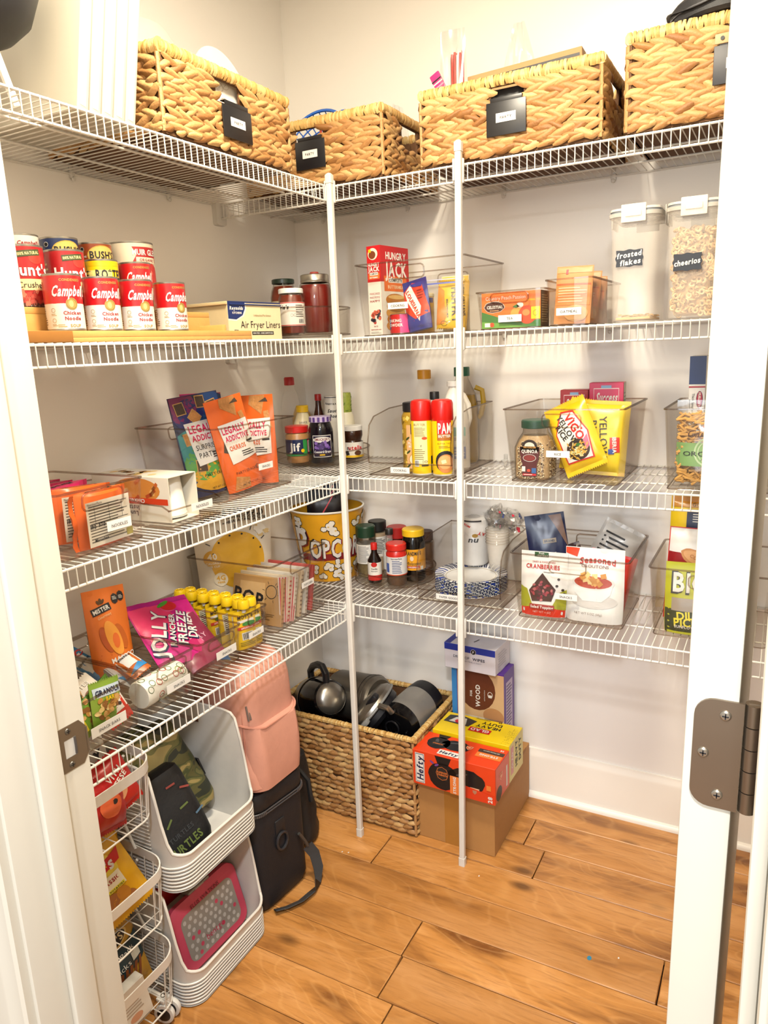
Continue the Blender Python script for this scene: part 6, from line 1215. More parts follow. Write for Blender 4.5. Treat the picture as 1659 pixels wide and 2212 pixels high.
a.text('P', -.092, .138, .118, DRD, L=2, w=.056); a.text('P', -.097, .142, .114, INK, L=3, w=.058); a.text('P', -.097, .142, .106, M('F2EEE6', .4), L=5, w=.048); a.text('OPCORN', .052, .118, .076, DRD, L=2, w=.232); a.text('OPCORN', .047, .122, .073, INK, L=3, w=.234); a.text('OPCORN', .047, .122, .066, M('F2EEE6', .4), L=5, w=.222)
mb.build('paper_wall', t)
mb = MB(); mb.tube([((rt - .0005) * math.sin(2 * PI * k / 48), -(rt - .0005) * math.cos(2 * PI * k / 48), hb) for k in range(48)], .0035, M('F4F0E8', .4), 8, True); mb.build('rolled_rim', t)
for i, (q, w, h, c, lb, txt) in enumerate([(.045, .105, .285, '1B1518', 'near black snack bag at the front of the popcorn bucket', ''), (.015, .135, .300, '14161C', 'black snack bag standing in the popcorn bucket', 'POP'), (-.015, .135, .310, '101E3E', 'navy snack bag standing tallest in the popcorn bucket', ''), (-.045, .105, .300, '8E2430', 'dull red snack bag at the back of the popcorn bucket', '')]):
    x, y, rz = .172 + .57 * q, -.170 - .82 * q, 35
    bag('snack_bag', lb, 'bag', w, h, .024, (x, y, Z4 + .0080), rz, M(c, .3), (lambda tx: lambda a, w, h: (a.text(tx, 0, h * .85, .018, WHITE, sh=.3) if tx else None, a.line(-w * .3, h * .7, w * .2, h * .98, .004, M('C83A48', .4))))(txt), style='pillow', group='snack bags in the popcorn bucket', seed=i + 30, crumple=.004)
# spice turntable
turntable('clear turntable of spices beside the popcorn bucket', (0.418, -0.146, Z4), 0.136, 0.05)
zt = Z4 + .0170
GB2 = M('EFEAE0', .45)
vessel('spice_jar', 'large clear herb jar with a dark green lid at the left of the spice turntable', 'jar', (0.334, -0.190, zt), 28, [('herbs', [(0, .002), (.027, .002), (.030, .008), (.030, .075), (0, .075)], M('8A7A52', .7, vary=.4, vs=220, bump=.4)), ('jar', [(0, 0), (.029, 0), (.0325, .006), (.0325, .135), (.029, .145)], GLS), ('paper_label', lab(.0328, .05, .115), GB2, lambda a, c, h: (a.small(-.03, .054, .012, .112, 14, GREY, 1), a.poly([(.016, .09), (.03, .11), (.034, .108), (.02, .085)], INK, 1), a.poly([(.02, .08), (.034, .1), (.036, .097), (.022, .077)], INK, 1)), .0334), ('lid', [(.031, .138), (.0335, .139), (.0335, .172), (.030, .176), (0, .1765)], M('173A26', .35))])
vessel('spice_jar', 'spice jar with a black lid behind the green lidded one', 'jar', (0.325, -0.098, zt), 30, [('jar', [(0, 0), (.029, 0), (.031, .006), (.031, .13), (0, .14)], M('B8A080', .4)), ('paper_label', lab(.0312, .05, .12), GB2, lambda a, c, h: a.small(-.03, .06, .03, .115, 10, INK, 1), .0318), ('lid', cap(.0315, .138, .172), M('1E211E', .4))])
vessel('spice_jar', 'wide spice jar with a red lid at the back of the turntable', 'jar', (0.388, -0.068, zt), 30, [('jar', [(0, 0), (.030, 0), (.033, .006), (.033, .10), (0, .11)], M('7A3A22', .4)), ('lid', cap(.0345, .11, .148), M('B8241E', .4))])
vessel('vinegar_bottle', 'slim clear bottle with a dark cap in the middle of the turntable', 'bottle', (0.398, -0.142, zt), 30, [('bottle', [(0, 0), (.021, 0), (.023, .005), (.023, .085), (.012, .115), (.0105, .14)], HAZE), ('paper_label', lab(.0233, .02, .08), GB2), ('screw_cap', cap(.0135, .138, .158), M('2A241E', .4))])
vessel('vanilla_bottle', 'small dark extract bottle with a bright red cap at the front of the turntable', 'bottle', (0.391, -0.238, zt), 24, [('bottle', [(0, 0), (.021, 0), (.0225, .005), (.0225, .075), (.010, .100), (.0095, .112), (0, .112)], M('1A0E0A', .15)), ('paper_label', lab(.0227, .012, .070), M('F0EAE0', .4), lambda a, c, h: (a.rect(0, .019, c * .5, .018, M('C8221E', .4)), a.ell(0, .064, .010, .008, M('C8221E', .4), 1), a.text('Vanilla', 0, .05, .005, INK, L=1, mw=.022), a.text('Extract', 0, .042, .004, INK, L=1)), .0234), ('screw_cap', cap(.0108, .110, .132), M('D2241E', .35))])
vessel('seasoning_jar', 'short jar with a red lid and white printed sleeve at the front of the turntable', 'jar', (0.470, -0.232, zt), 22, [('seasoning', [(0, .001), (.029, .001), (.032, .006), (.032, .055), (0, .055)], M('6A4E3A', .6, vary=.3, vs=200)), ('jar', [(0, 0), (.030, 0), (.0335, .006), (.0335, .09), (.029, .108)], GLS), ('paper_label', lab(.0338, .036, .096), M('E9E7E4', .4), lambda a, c, h: (a.text('Nutrition Facts', .003, .091, .005, INK, L=1, w=.036), a.small(-.012, .042, .022, .086, 8, M('4A5A8A', .5), 1), a.rect(0, .037, c * .6, .003, M('D8502A', .4), 1), a.rect(-.030, .06, .014, .03, M('3A5AA8', .4), 1)), .0344), ('red_sleeve', [(.0338, .096), (.0335, .104), (.029, .114), (.031, .118)], M('D2261C', .3)), ('lid', [(.030, .116), (.0335, .117), (.0335, .134), (.031, .137), (0, .1375)], M('DA2A20', .3), lambda a, c, h: None, .0336)])
vessel('molasses_jar', 'black molasses jar with a yellow lid at the right of the turntable', 'jar', (0.497, -0.160, zt), 22, [('jar', [(0, 0), (.035, 0), (.038, .006), (.038, .125), (.034, .142), (.031, .15), (0, .15)], M('0F0A08', .12)), ('paper_label', lab(.0383, .038, .108), M('F0A81E', .4), lambda a, c, h: (a.text("GRANDMA'S", -.002, .095, .0125, INK, L=2, arc=-.002, w=.058), a.ell(-.004, .078, .006, .008, M('F2D8B8', .4), 2), a.text('Molasses', 0, .062, .012, INK, L=2, sh=.2, b=0, w=.05), a.rect(0, .049, .044, .008, M('C8301E', .4), 1), a.text('ORIGINAL', 0, .049, .005, WHITE, L=3), a.rect(.03, .045, .010, .012, PAPER, 2)), .039), ('lid', [(.033, .148), (.0365, .149), (.0365, .168), (.034, .171), (0, .1715)], M('F2C41E', .35))])
vessel('spice_jar', 'spice jar with a red lid behind the molasses jar', 'jar', (0.462, -0.080, zt), 22, [('jar', [(0, 0), (.026, 0), (.028, .006), (.028, .11), (0, .12)], M('5A2A1A', .4)), ('lid', cap(.029, .118, .152), M('C0281E', .4))])
vessel('spice_jar', 'spice jar with a brown lid at the far right of the turntable', 'jar', (0.524, -0.095, zt), 22, [('jar', [(0, 0), (.024, 0), (.026, .006), (.026, .11), (0, .12)], M('6A4A2E', .4)), ('lid', cap(.027, .118, .15), M('4A2E22', .4))])
# paper goods scoop bin
clear_bin('clear scoop bin of paper plates and cups on the back lowest shelf', (0.712, -0.165, Z4), 0, 0.270, 0.275, 0.190, low=.034, text='PAPER GOODS', tx=-.03, tz=.10, tw=.085)
PLW = M('F0EDE8', .45); PLB = M('24409E', .45)
t0 = T('paper_plate', 'top blue and white paper plate of the stack in the scoop bin', 'plate', (0.708, -0.186, zb + .0520), 0, 'stacked paper plates')
mb = MB(); pr = [(0, 0), (.074, 0), (.082, .004), (.094, .010), (.112, .013), (.113, .012), (.095, .0085), (.083, .0022), (.075, -.0015), (0, -.0015)]; mb.lathe(pr, PLW, 48)
rr = random.Random(2)
for k in range(34):
    a0 = 2 * PI * k / 34; n = rr.choice((0, 1, 1)); da = rr.uniform(.05, .16)
    for q in range(2 if n else 1):
        a1 = a0 + q * da * .5; wv = da * (.32 if n else .9); vs = []
        for r_, z in ((.084, .0053), (.094, .0106), (.1126, .0137), (.1136, .0118), (.0945, .0081)): vs += [(r_ * math.cos(a1 + (r_ - .08) * 4), r_ * math.sin(a1 + (r_ - .08) * 4), z), (r_ * math.cos(a1 + wv + (r_ - .08) * 4), r_ * math.sin(a1 + wv + (r_ - .08) * 4), z)]
        mb.add(vs, [(2 * i, 2 * i + 1, 2 * i + 3, 2 * i + 2) for i in range(4)], PLB if n == 0 else M('1A2450', .45))
mb.tube([(.079 * math.cos(a * PI / 24), .079 * math.sin(a * PI / 24), .0032) for a in range(48)], .0007, M('C8B898', .5), 5, True)
mb.build('paper_plate_body', t0)
for i in range(1, 11): again(t0, (0.708, -0.186, zb + .0520 - i * .0047), f'blue and white paper plate, {ORD[i]} from the top of the stack', rz=i * 47)
t = T('cup_pack', 'white bag of paper cups with red and black lettering behind the plates', 'pack', (0.682, -0.085, zb + .0665), 14); t.scale = (1, 1, .74)
mb = MB(); mb.lathe([(0, .0), (.042, 0), (.046, .012), (.047, .17), (.044, .2), (.03, .208), (0, .205)], M('F1EEEA', .3, bump=.3, bs=60), 28); a = Art(mb, cylmap(.0468), .006); a.text('nu', .004, .110, .024, INK, L=1, rot=180, sh=.2); a.text('AY', .030, .142, .014, M('D8322A', .4), L=1, rot=160); a.text('MOM', -.02, .182, .009, M('D8322A', .4), L=1, rot=-30); a.ell(.008, .136, .010, .009, M('B08A3A', .4), 1, n=8); a.rect(.0, .2, .06, .006, INK, 1); mb.build('wrapped_stack', t)
mb = MB(); mb.loft([rrect(.094, .094, .04, .0, 4), rrect(.098, .098, .04, .12, 4), rrect(.085, .07, .03, .19, 4), rrect(.02, .02, .008, .215, 4)], FILM); mb.build('film', t)
t0 = T('plastic_cup', 'front clear plastic cup of the nested cups in the scoop bin', 'cup', (0.775, -0.125, zb + .0665), 0, 'nested clear plastic cups')
mb = MB(); mb.lathe([(0, 0), (.026, 0), (.036, .085), (.0375, .086), (.0375, .089), (.0363, .0885), (.0353, .085), (.0253, .002)], HAZE, 26); mb.build('cup_wall', t0)
mb = MB(); mb.tube([(.0368 * math.cos(a * PI / 14), .0368 * math.sin(a * PI / 14), .0878) for a in range(28)], .0012, GLS, 5, True); mb.build('rim', t0); t0['label'] = 'lowest clear plastic cup of the nested stack in the scoop bin'
for i in range(1, 6): again(t0, (0.775, -0.125, zb + .0665 + i * .0085), f'clear plastic cup, {ORD[i]} from the bottom of the nested stack' if i < 5 else 'clear plastic cup on top of the nested stack')
t = T('cutlery_bag', 'crumpled clear bag of red and blue party pieces above the cups', 'bag', (0.790, -0.080, zb + .172), 0)
mb = MB(); 
for k in range(9):
    mb.blob((R.uniform(-.055, .06), R.uniform(-.02, .02), R.uniform(.0, .075)), (.032, .02, .03), FILM, 12, amp=.9, f=2.2, seed=k * 5.1)
mb.build('film', t)
mb = MB()
for k in range(22): mb.box((0, 0, 0), (R.uniform(.006, .02), .001, R.uniform(.004, .01)), M(['D8324A', '3A8AC8', 'E8E4DC', '2A4A9A', 'E06A8A'][k % 5], .35), X=xf((R.uniform(-.05, .055), R.uniform(-.02, .02), R.uniform(.0, .075)), (R.uniform(0, 3), R.uniform(0, 3), R.uniform(0, 3))))
mb.build('pieces', t)
# snack bin on the back shelf
clear_bin('big clear bin of dried fruit and crouton pouches on the back lowest shelf', (1.052, -0.192, Z4), 0, 0.322, 0.310, 0.194, flare=.034, text='SNACKS', tx=-.005, tz=.40)
CRR = M('B83238', .35)
def cran(a, w, h):
    a.rect(0, h * .08, w * .97, h * .20, M('E2361E', .4)); a.poly([(-w * .5, h * .12), (-w * .2, h * .16), (-w * .34, h * .42), (-w * .5, h * .46)], M('A8A82A', .4), 1); a.poly([(w * .5, h * .12), (w * .2, h * .16), (w * .36, h * .4), (w * .5, h * .44)], M('A8A82A', .4), 1)
    a.rect(-w * .06, h * .955, w * .3, h * .07, M('2E5A2A', .4), 2); a.text('Fresh', -w * .06, h * .975, .0045, WHITE, L=3); a.text('Gourmet', -w * .06, h * .945, .0065, WHITE, L=3, w=w * .28); a.text('DRIED & SWEETENED', 0, h * .845, .005, CRR, L=2, b=0, mw=w * .66); a.text('CRANBERRIES', -w * .02, h * .775, .0125, M('C0281E', .4), L=2, w=w * .72); a.small(w * .0, h * .68, w * .3, h * .71, 1, GREY)
    a.poly([(-w * .30, h * .40), (-w * .02, h * .68), (w * .28, h * .44), (w * .20, h * .26), (-w * .22, h * .24)], M('4A2A22', .4), 2)
    for i in range(46):
        x, y = R.uniform(-w * .24, w * .22), R.uniform(h * .26, h * .58)
        if abs(x) / (w * .3) + abs(y - h * .42) / (h * .24) < 1: a.ell(x, y, .0048, .0034, M(['8A2A3A', 'A8444A', '6A1E2A', 'B86A6A'][i % 4], .35), 3 + i % 3, R.uniform(0, 180))
    a.rect(0, h * .165, w * .54, h * .075, M('A82A22', .4), 6); a.text('Salad Topping', 0, h * .165, .0075, WHITE, L=7, mw=w * .5); a.text('NET WT 4 OZ', 0, h * .08, .006, M('F8C8B8', .4), L=3, b=0)
    for x, y in ((.33, .6), (.3, .5), (.42, .44), (.45, .38)): a.ell(w * x, h * y, .004, .0035, M('3A2A22', .4), 3)
bag('cranberry_pouch', 'white and red dried cranberry pouch at the front left of the snack bin', 'pouch', 0.132, 0.185, 0.045, (0.972, -0.310, zb + .001), 0, M('F1EDE8', .35), cran, seed=15, crumple=.004, rot=rad(-3, 0, 2), bulge=None)
def crou(a, w, h):
    a.rect(-w * .42, h * .96, w * .3, h * .12, M('E2431E', .4), 1, -14); a.text('Seasoned', w * .06, h * .855, .017, M('C8362A', .4), L=3, w=w * .60, arc=.006); a.text('CROUTONS', w * .02, h * .765, .0085, M('8A5A5A', .5), L=3, b=0, w=w * .46)
    a.ell(w * .02, h * .30, w * .40, h * .10, M('DAD6D2', .4), 1); a.poly([(-w * .34, h * .54), (w * .34, h * .54), (w * .30, h * .40), (w * .16, h * .30), (-w * .16, h * .30), (-w * .30, h * .40)], M('F4F2F0', .4), 2); a.ell(0, h * .55, w * .36, h * .10, M('E9E6E2', .4), 3); a.ell(0, h * .55, w * .32, h * .082, M('B8442A', .4), 4)
    for i in range(15): a.rect(R.uniform(-w * .2, w * .18), h * .57 + R.uniform(-.008, .016), .015, .013, M(['E0A85A', 'F0CC8A', 'C98A3E'][i % 3], .45), 5 + i % 3, R.uniform(0, 60))
    a.text('NET WT 5 OZ (141g)', -w * .06, h * .13, .0065, M('9A8A82', .5), L=3, b=0)
bag('crouton_pouch', 'white crouton pouch with a soup bowl picture at the front right of the snack bin', 'pouch', 0.160, 0.205, 0.055, (1.116, -0.305, zb + .001), 0, M('F4F2EE', .35), crou, seed=18, crumple=.005, rot=rad(-4, -1, -2))
def navy(a, w, h): a.rect(w * .05, h * .70, w * .34, h * .05, M('9A8A72', .4), 1); a.text('BRAND', w * .05, h * .70, .006, NAVY, L=2); a.text('DARK', w * .08, h * .56, .006, WHITE, L=2); a.text('SALTED', w * .08, h * .47, .017, WHITE, L=2, w=w * .55); a.text('MILK', w * .05, h * .36, .017, WHITE, L=2); a.poly([(w * .1, h * .98), (w * .42, h * .98), (w * .5, h * .6), (w * .3, h * .8)], M('8A6A5A', .35), 1)
bag('chocolate_pouch', 'navy blue pouch leaning up at the back left of the snack bin', 'pouch', 0.115, 0.265, 0.045, (0.985, -0.205, zb + .012), 0, M('15204A', .3), navy, seed=19, crumple=.006, rot=rad(-8, -8, 18))
bag('candy_bag', 'dark brown twisted candy bag in the middle of the snack bin', 'bag', 0.10, 0.165, 0.05, (1.055, -0.185, zb + .022), 0, M('3A1A16', .3), lambda a, w, h: (a.text('M', 0, h * .7, .024, WHITE, L=2), a.text('M', w * .2, h * .6, .02, WHITE, L=2)), style='pillow', seed=22, crumple=.010, rot=rad(-14, -22, 10))
bag('candy_bag', 'red candy bag at the right of the snack bin', 'bag', 0.13, 0.16, 0.05, (1.135, -0.215, zb + .030), 0, M('D2261E', .3), lambda a, w, h: (a.text('RED', 0, h * .8, .014, M('F8C8B8', .4), L=2), a.ell(w * .1, h * .85, .016, .012, WHITE, 1)), style='pillow', seed=24, crumple=.010, rot=rad(-20, 12, 4))
bag('chip_bag', 'silver white bag back print leaning at the right rear of the snack bin', 'bag', 0.12, 0.225, 0.05, (1.110, -0.135, zb + .018), 0, M('DCD9D4', .28), lambda a, w, h: (a.small(-w * .36, h * .3, w * .3, h * .86, 9, INK, 1), a.line(-w * .4, h * .5, w * .3, h * .52, .002, INK), a.bars(w * .2, h * .2, .03, .03)), style='pillow', seed=27, crumple=.012, rot=rad(-14, 26, 6))
# right-hand bin behind the door edge
clear_bin('clear bin of snack bags at the right end of the lowest shelf', (1.408, -0.190, Z4), 0, 0.292, 0.300, 0.188, flare=.026, text=None)
LG = M('C4C62A', .35); DG = M('3A4426', .4)
def bigs(a, w, h):
    a.rect(0, h * .17, w * .98, h * .36, DG, 0); a.rect(0, h * .42, w * .76, h * .18, M('A89A8A', .25), 1); a.text('BIGS', w * .0, h * .73, .058, M('3A3A3A', .4), L=2, w=w * .80); a.text('BIGS', w * .0, h * .735, .050, M('F1EFEA', .4), L=4, w=w * .74); a.text('DILL', -w * .1, h * .28, .020, M('F2E23A', .4), L=3, rot=6); a.text('PICKLE', -w * .02, h * .19, .022, M('F2E23A', .4), L=3, rot=4, w=w * .62); a.text('SUNFLOWER SEEDS', 0, h * .115, .008, WHITE, L=3, w=w * .64); a.rect(0, h * .02, w * .9, h * .04, LG, 3)
bag('seed_pouch', 'lime green and dark green sunflower seed pouch at the door end of the lowest shelf', 'pouch', 0.150, 0.188, 0.05, (1.372, -0.292, zb + .001), 0, LG, bigs, seed=31, crumple=.003, rot=rad(-3, 0, 2))
def bisc(a, w, h):
    a.rect(0, h * .86, w * .97, h * .26, M('EDEAE6', .4), 0); a.rect(0, h * .62, w * .97, h * .24, M('9A1E22', .35), 0)
    a.ell(-w * .02, h * .68, w * .30, h * .085, M('C98A4E', .5), 2, -24, wob=.03); a.ell(-w * .02, h * .685, w * .26, h * .065, M('DDA468', .5), 3, -24); a.text('COOKIE', -w * .02, h * .685, .009, M('B8763A', .5), L=4, rot=-24)
bag('cookie_bag', 'red and white biscuit bag with an oval cookie, behind the seed pouch', 'bag', 0.165, 0.255, 0.05, (1.366, -0.205, zb + .001), 0, M('D2201C', .35), bisc, style='pillow', seed=33, crumple=.004, rot=rad(-5, 2, 3))
def yelb(a, w, h): a.rect(0, h * .95, w * .97, h * .09, M('C8861E', .35), 1); a.text('GOLDEN', 0, h * .93, .010, M('6A4A14', .4), L=2); a.rect(.01, h * .74, w * .6, h * .30, M('1E2A50', .4), 1); a.small(-w * .15, h * .78, w * .1, h * .86, 4, WHITE, 2); a.ell(w * .26, h * .74, w * .12, h * .09, M('4A4A44', .4), 3); a.bars(-w * .08, h * .68, .03, .03, M('1E2A50', .4), L=3)
bag('chip_bag', 'yellow and navy bag standing tallest at the back by the door', 'bag', 0.170, 0.325, 0.05, (1.366, -0.118, zb + .001), 0, M('EAC81E', .35), yelb, style='pillow', seed=35, crumple=.004, rot=rad(-3, 0, 0), zig=True)
# ---------------------------------------------------------------- things on the floor
STK = M('F0ECE4', .4, name='white_plastic')
def stack_bin(label, z, seed):
    t = T('stacking_bin', label, 'storage bin', (0.208, -1.052, z), 90, 'white stacking bins'); BINS.append((t, .305, .350, .315, .012, .005, .0045))
    w, d, H, lip, th = .305, .350, .315, .094, .003
    base = rrect(w, d, .05, 0, 8); P = []
    for i in range(len(base)):
        a, b = V(base[i]), V(base[(i + 1) % len(base)]); n = max(1, int((b - a).length / .012))
        for k in range(n): P.append(a.lerp(b, k / n))
    def top(y):
        s = (y + d / 2) / d
        if s < .055: return lip + .012 * s / .055
        if s > .20: return H - .006 * (1 - min(1, (s - .2) / .1))
        q = (s - .055) / .145; q = q * q * (3 - 2 * q); return lip + .012 + (H - .018 - lip) * q
    n = len(P); NV = 22; vs = []; fs = []
    def ring(off, f):
        return [(p.x * (1 - 2 * off / w), p.y * (1 - 2 * off / d), .004 + (top(p.y) - .004) * f) for p in P]
    hole = lambda i, j: abs(P[i].x) > w / 2 - .004 and .0 < P[i].y < .085 and H * .80 < .004 + (top(P[i].y) - .004) * (j + .5) / NV < H * .885
    for off in (0.0, th):
        o = len(vs)
        for j in range(NV + 1): vs += ring(off + .006 * (1 - j / NV), j / NV)
        for j in range(NV):
            for i in range(n):
                if hole(i, j): continue
                k = (i + 1) % n; q = (o + j * n + i, o + j * n + k, o + (j + 1) * n + k, o + (j + 1) * n + i); fs.append(q if off == 0 else q[::-1])
    mb = MB(); mb.add(vs, fs, STK); r0 = [(p.x * .96, p.y * .965, .004) for p in P]
    mb.loft([[(x, y, .0) for x, y, z_ in r0], r0], STK); mb.loft([ring(.006, 0), ring(-.0005, 0)], STK, False, False)
    mb.build('tub', t)
    mb = MB(); mb.tube([(p.x, p.y, top(p.y)) for p in P], .0038, STK, 8, True); mb.build('rolled_rim', t)
    mb = MB()
    for k in range(7):
        zz = .010 + k * .0095
        mb.tube([(p.x * (1 - .012 * (1 - zz / H)) * 1.004, p.y * (1 - .01 * (1 - zz / H)) * 1.004, zz) for p in P], .0026, STK, 6, True)
    for k in range(14):
        zz = .080 + k * .0098
        pts = [(sx * (w / 2 + .0008), -.095 + q * .02, zz) for q in range(12) for sx in (1,)]
        for sx in (1, -1): mb.tube([(sx * x, y, z_) for x, y, z_ in pts], .0016, STK, 5)
    mb.build('ribs', t); mb = MB()
    for s in (-1, 1): mb.tube([(s * (w / 2 - .001), .0425 + .046 * math.cos(a * PI / 10), H * .8425 + .0155 * math.sin(a * PI / 10)) for a in range(20)], .0022, STK, 6, True)
    mb.build('handle_slot', t)
    return t
stack_bin('lower white ribbed stacking bin on the floor, holding the pink lunch box', 0.0005, 1)
stack_bin('upper white ribbed stacking bin, holding the two lunch bags', 0.3225, 2)
CAM = bpy.data.materials.new('camouflage_fabric'); CAM.use_nodes = True
def camo():
    nt = CAM.node_tree; b = nt.nodes['Principled BSDF']; tc = nt.nodes.new('ShaderNodeTexCoord'); n = nt.nodes.new('ShaderNodeTexNoise'); n.inputs['Scale'].default_value = 15; n.inputs['Detail'].default_value = 1.5; n.inputs['Distortion'].default_value = .6
    mp = nt.nodes.new('ShaderNodeMapping'); mp.inputs['Scale'].default_value = (1, 1, 1.7); nt.links.new(tc.outputs['Object'], mp.inputs['Vector']); nt.links.new(mp.outputs[0], n.inputs['Vector'])
    c = nt.nodes.new('ShaderNodeValToRGB'); c.color_ramp.interpolation = 'CONSTANT'; e = c.color_ramp.elements; e[0].color = lin('23261A'); e[0].position = 0; e[1].color = lin('8E7C4A'); e[1].position = .60
    for p, h in ((.42, '4E4A26'), (.49, '3C4222'), (.535, '5E5A30')): x = e.new(p); x.color = lin(h)
    nt.links.new(n.outputs['Fac'], c.inputs['Fac']); nt.links.new(c.outputs['Color'], b.inputs['Base Color']); b.inputs['Roughness'].default_value = .55
camo()
def soft_box(mb, w, d, h, m, r=.03, amp=.006, seed=1, taper=.0, n=5):
    """padded bag body: rounded box lofted and slightly rumpled"""
    L = []; zs = [0, .01, .03] + [.03 + (h - .06) * k / 7 for k in range(1, 7)] + [h - .03, h - .01, h]
    for z in zs:
        e = min(1, z / .03, (h - z) / .03); k = (1 - math.sqrt(max(0, 1 - (1 - e) ** 2))) * .05; f = 1 - taper * z / h
        L.append([tuple(V(p) + V((1, 1, .4)) * (amp * mnoise.noise(V(p) * 14 + V((seed, 0, 0))))) for p in rrect((w - k) * f, (d - k) * f, r, z, n)])
    mb.loft(L, m)
t = T('lunch_bag', 'camouflage lunch bag leaning at the back of the upper stacking bin', 'lunch bag', (0.205, -1.010, .340), rot=rad(-16, -12, 76))
mb = MB(); soft_box(mb, .235, .085, .27, CAM, .035, .008, 3, .18); mb.build('body', t)
mb = MB(); mb.tube([(.095 * math.cos(a * PI / 14), .012, .17 + .088 * math.sin(a * PI / 14)) for a in range(15)], .0035, M('1E1E1C', .4), 6); mb.tube([(.103 * math.cos(a * PI / 14), .028, .17 + .092 * math.sin(a * PI / 14)) for a in range(15)], .003, M('8A867E', .4, .5), 6); mb.build('zip', t)
mb = MB(); mb.tube([(-.04, .03, .25), (-.03, .03, .275), (.03, .03, .275), (.04, .03, .25)], .007, CAM, 8); mb.build('top_handle', t)
mb = MB(); mb.box((.109, -.01, .10), (.006, .02, .05), BLACK, .002); mb.build('pull_tab', t)
BLF = M('101014', .55, bump=.15, bs=200)
t = T('lunch_bag', 'black printed lunch bag tipped forward at the front of the upper stacking bin', 'lunch bag', (0.298, -1.092, .343), rot=rad(-20, -10, 72))
mb = MB(); soft_box(mb, .160, .08, .225, BLF, .034, .005, 5, .16); a = Art(mb, lambda x, y, o: (x, -.0385 + .0062 * y / .225 - o - .0022 + .12 * x * x, y), .02, .0008)
GR_ = M('66763A', .5); RD_ = M('9A4238', .5)
for x, y, rot in ((-.005, .035, 8),): a.text('TURTLES', x, y, .021, GR_, L=1, rot=rot, w=.095); a.text('TURTLES', x + .002, y + .03, .012, M('3A3C40', .5), L=0, rot=rot, w=.07)
for x, y, m, q in ((-.05, .155, RD_, 70), (-.038, .15, GR_, 70), (.03, .12, GR_, 10), (.05, .16, RD_, -20), (.06, .09, M('5A7A94', .5), 20), (-.02, .10, GR_, 40), (.02, .18, RD_, 0)): a.rect(x, y, .024, .005, m, 1, q)
mb.build('body', t)
mb = MB(); mb.tube([(-.070, -.038, .03), (-.068, -.034, .13), (-.05, -.028, .19), (0, -.024, .212), (.05, -.028, .19)], .003, M('2A2A30', .4), 6); mb.build('zip', t)
for z_, x_ in ((.15, -.078), (.012, .055)):
    mb = MB(); mb.tube([(x_, -.044, z_), (x_, -.0455, z_ - .012)], .0035, M('B8A878', .3, .8), 6); mb.box((x_, -.046, z_ - .024), (.009, .003, .024), M('C8BFA8', .35, .7), .001); mb.build('zip_pull', t)
PKB = M('E2506A', .45); TPE = M('A89E92', .45)
t = T('bento_box', 'pink and taupe spotted lunch box with a handle in the lower stacking bin', 'lunch box', (0.290, -1.010, .016), rot=rad(-13, -3, 86))
mb = MB(); W_, H_ = .235, .172
def rz_(w, h, r, y): return [(x, y, z + h / 2) for x, z, _ in rrect(w, h, r, 0, 6)]
mb.loft([rz_(W_ - .01, H_ - .01, .03, .028), rz_(W_, H_, .034, .022), rz_(W_, H_, .034, -.004)], TPE); mb.build('back_shell', t)
mb = MB(); mb.loft([rz_(W_ + .004, H_ + .004, .036, -.004), rz_(W_ + .004, H_ + .004, .036, -.018), rz_(W_ - .012, H_ - .012, .03, -.026)], PKB); mb.build('front_shell', t)
mb = MB(); a = Art(mb, lambda x, y, o: (x, -.0262 - o, y)); a.poly([(x * 1.0, z) for x, z, _ in rrect(W_ - .052, H_ - .045, .022, 0, 5)], TPE, 0, 0, H_ / 2 - .004)
for i in range(9):
    for j in range(7):
        x = -.078 + i * .0195 + (.0098 if j % 2 else 0); y = .030 + j * .0165
        if abs(x) < .083: a.ell(x + R.uniform(-.002, .002), y, .0052, .0058, PKB if R.random() < .12 else M('D8D0C6', .45), 1)
a.text('bentgo', 0, .052, .017, M('D8385A', .45), L=3, b=0, w=.062); mb.build('spotted_panel', t)
mb = MB(); a = Art(mb, lambda x, y, o: (x, -.0205 - o - .0068 * min(1, (H_ - y + .002) / .014), y)); a.text('ELLIS WATKINS', .0, H_ - .019, .0115, M('6A1A2A', .5), L=2, b=0, w=.10); mb.build('marker_name', t)
mb = MB(); mb.box((0, -.002, H_ + .004), (.075, .03, .012), TPE, .004); mb.box((0, -.016, H_ + .002), (.03, .004, .012), M('C4BAB0', .4), .001); mb.build('latch_handle', t)
t = T('lunch_box', 'plain red lunch box behind the pink one', 'lunch box', (0.205, -1.062, .014), rot=rad(-12, -3, 86)); mb = MB(); mb.loft([rz_(.22, .18, .04, .02), rz_(.225, .185, .042, .01), rz_(.225, .185, .042, -.016), rz_(.21, .17, .036, -.022)], M('C41E1E', .35)); mb.build('shell', t); mb = MB(); mb.tube([(x, -.003, z + .0925) for x, z, _ in rrect(.2255, .1855, .042, 0, 6)], .0015, M('8A1212', .4), 5, True); mb.build('seam', t)
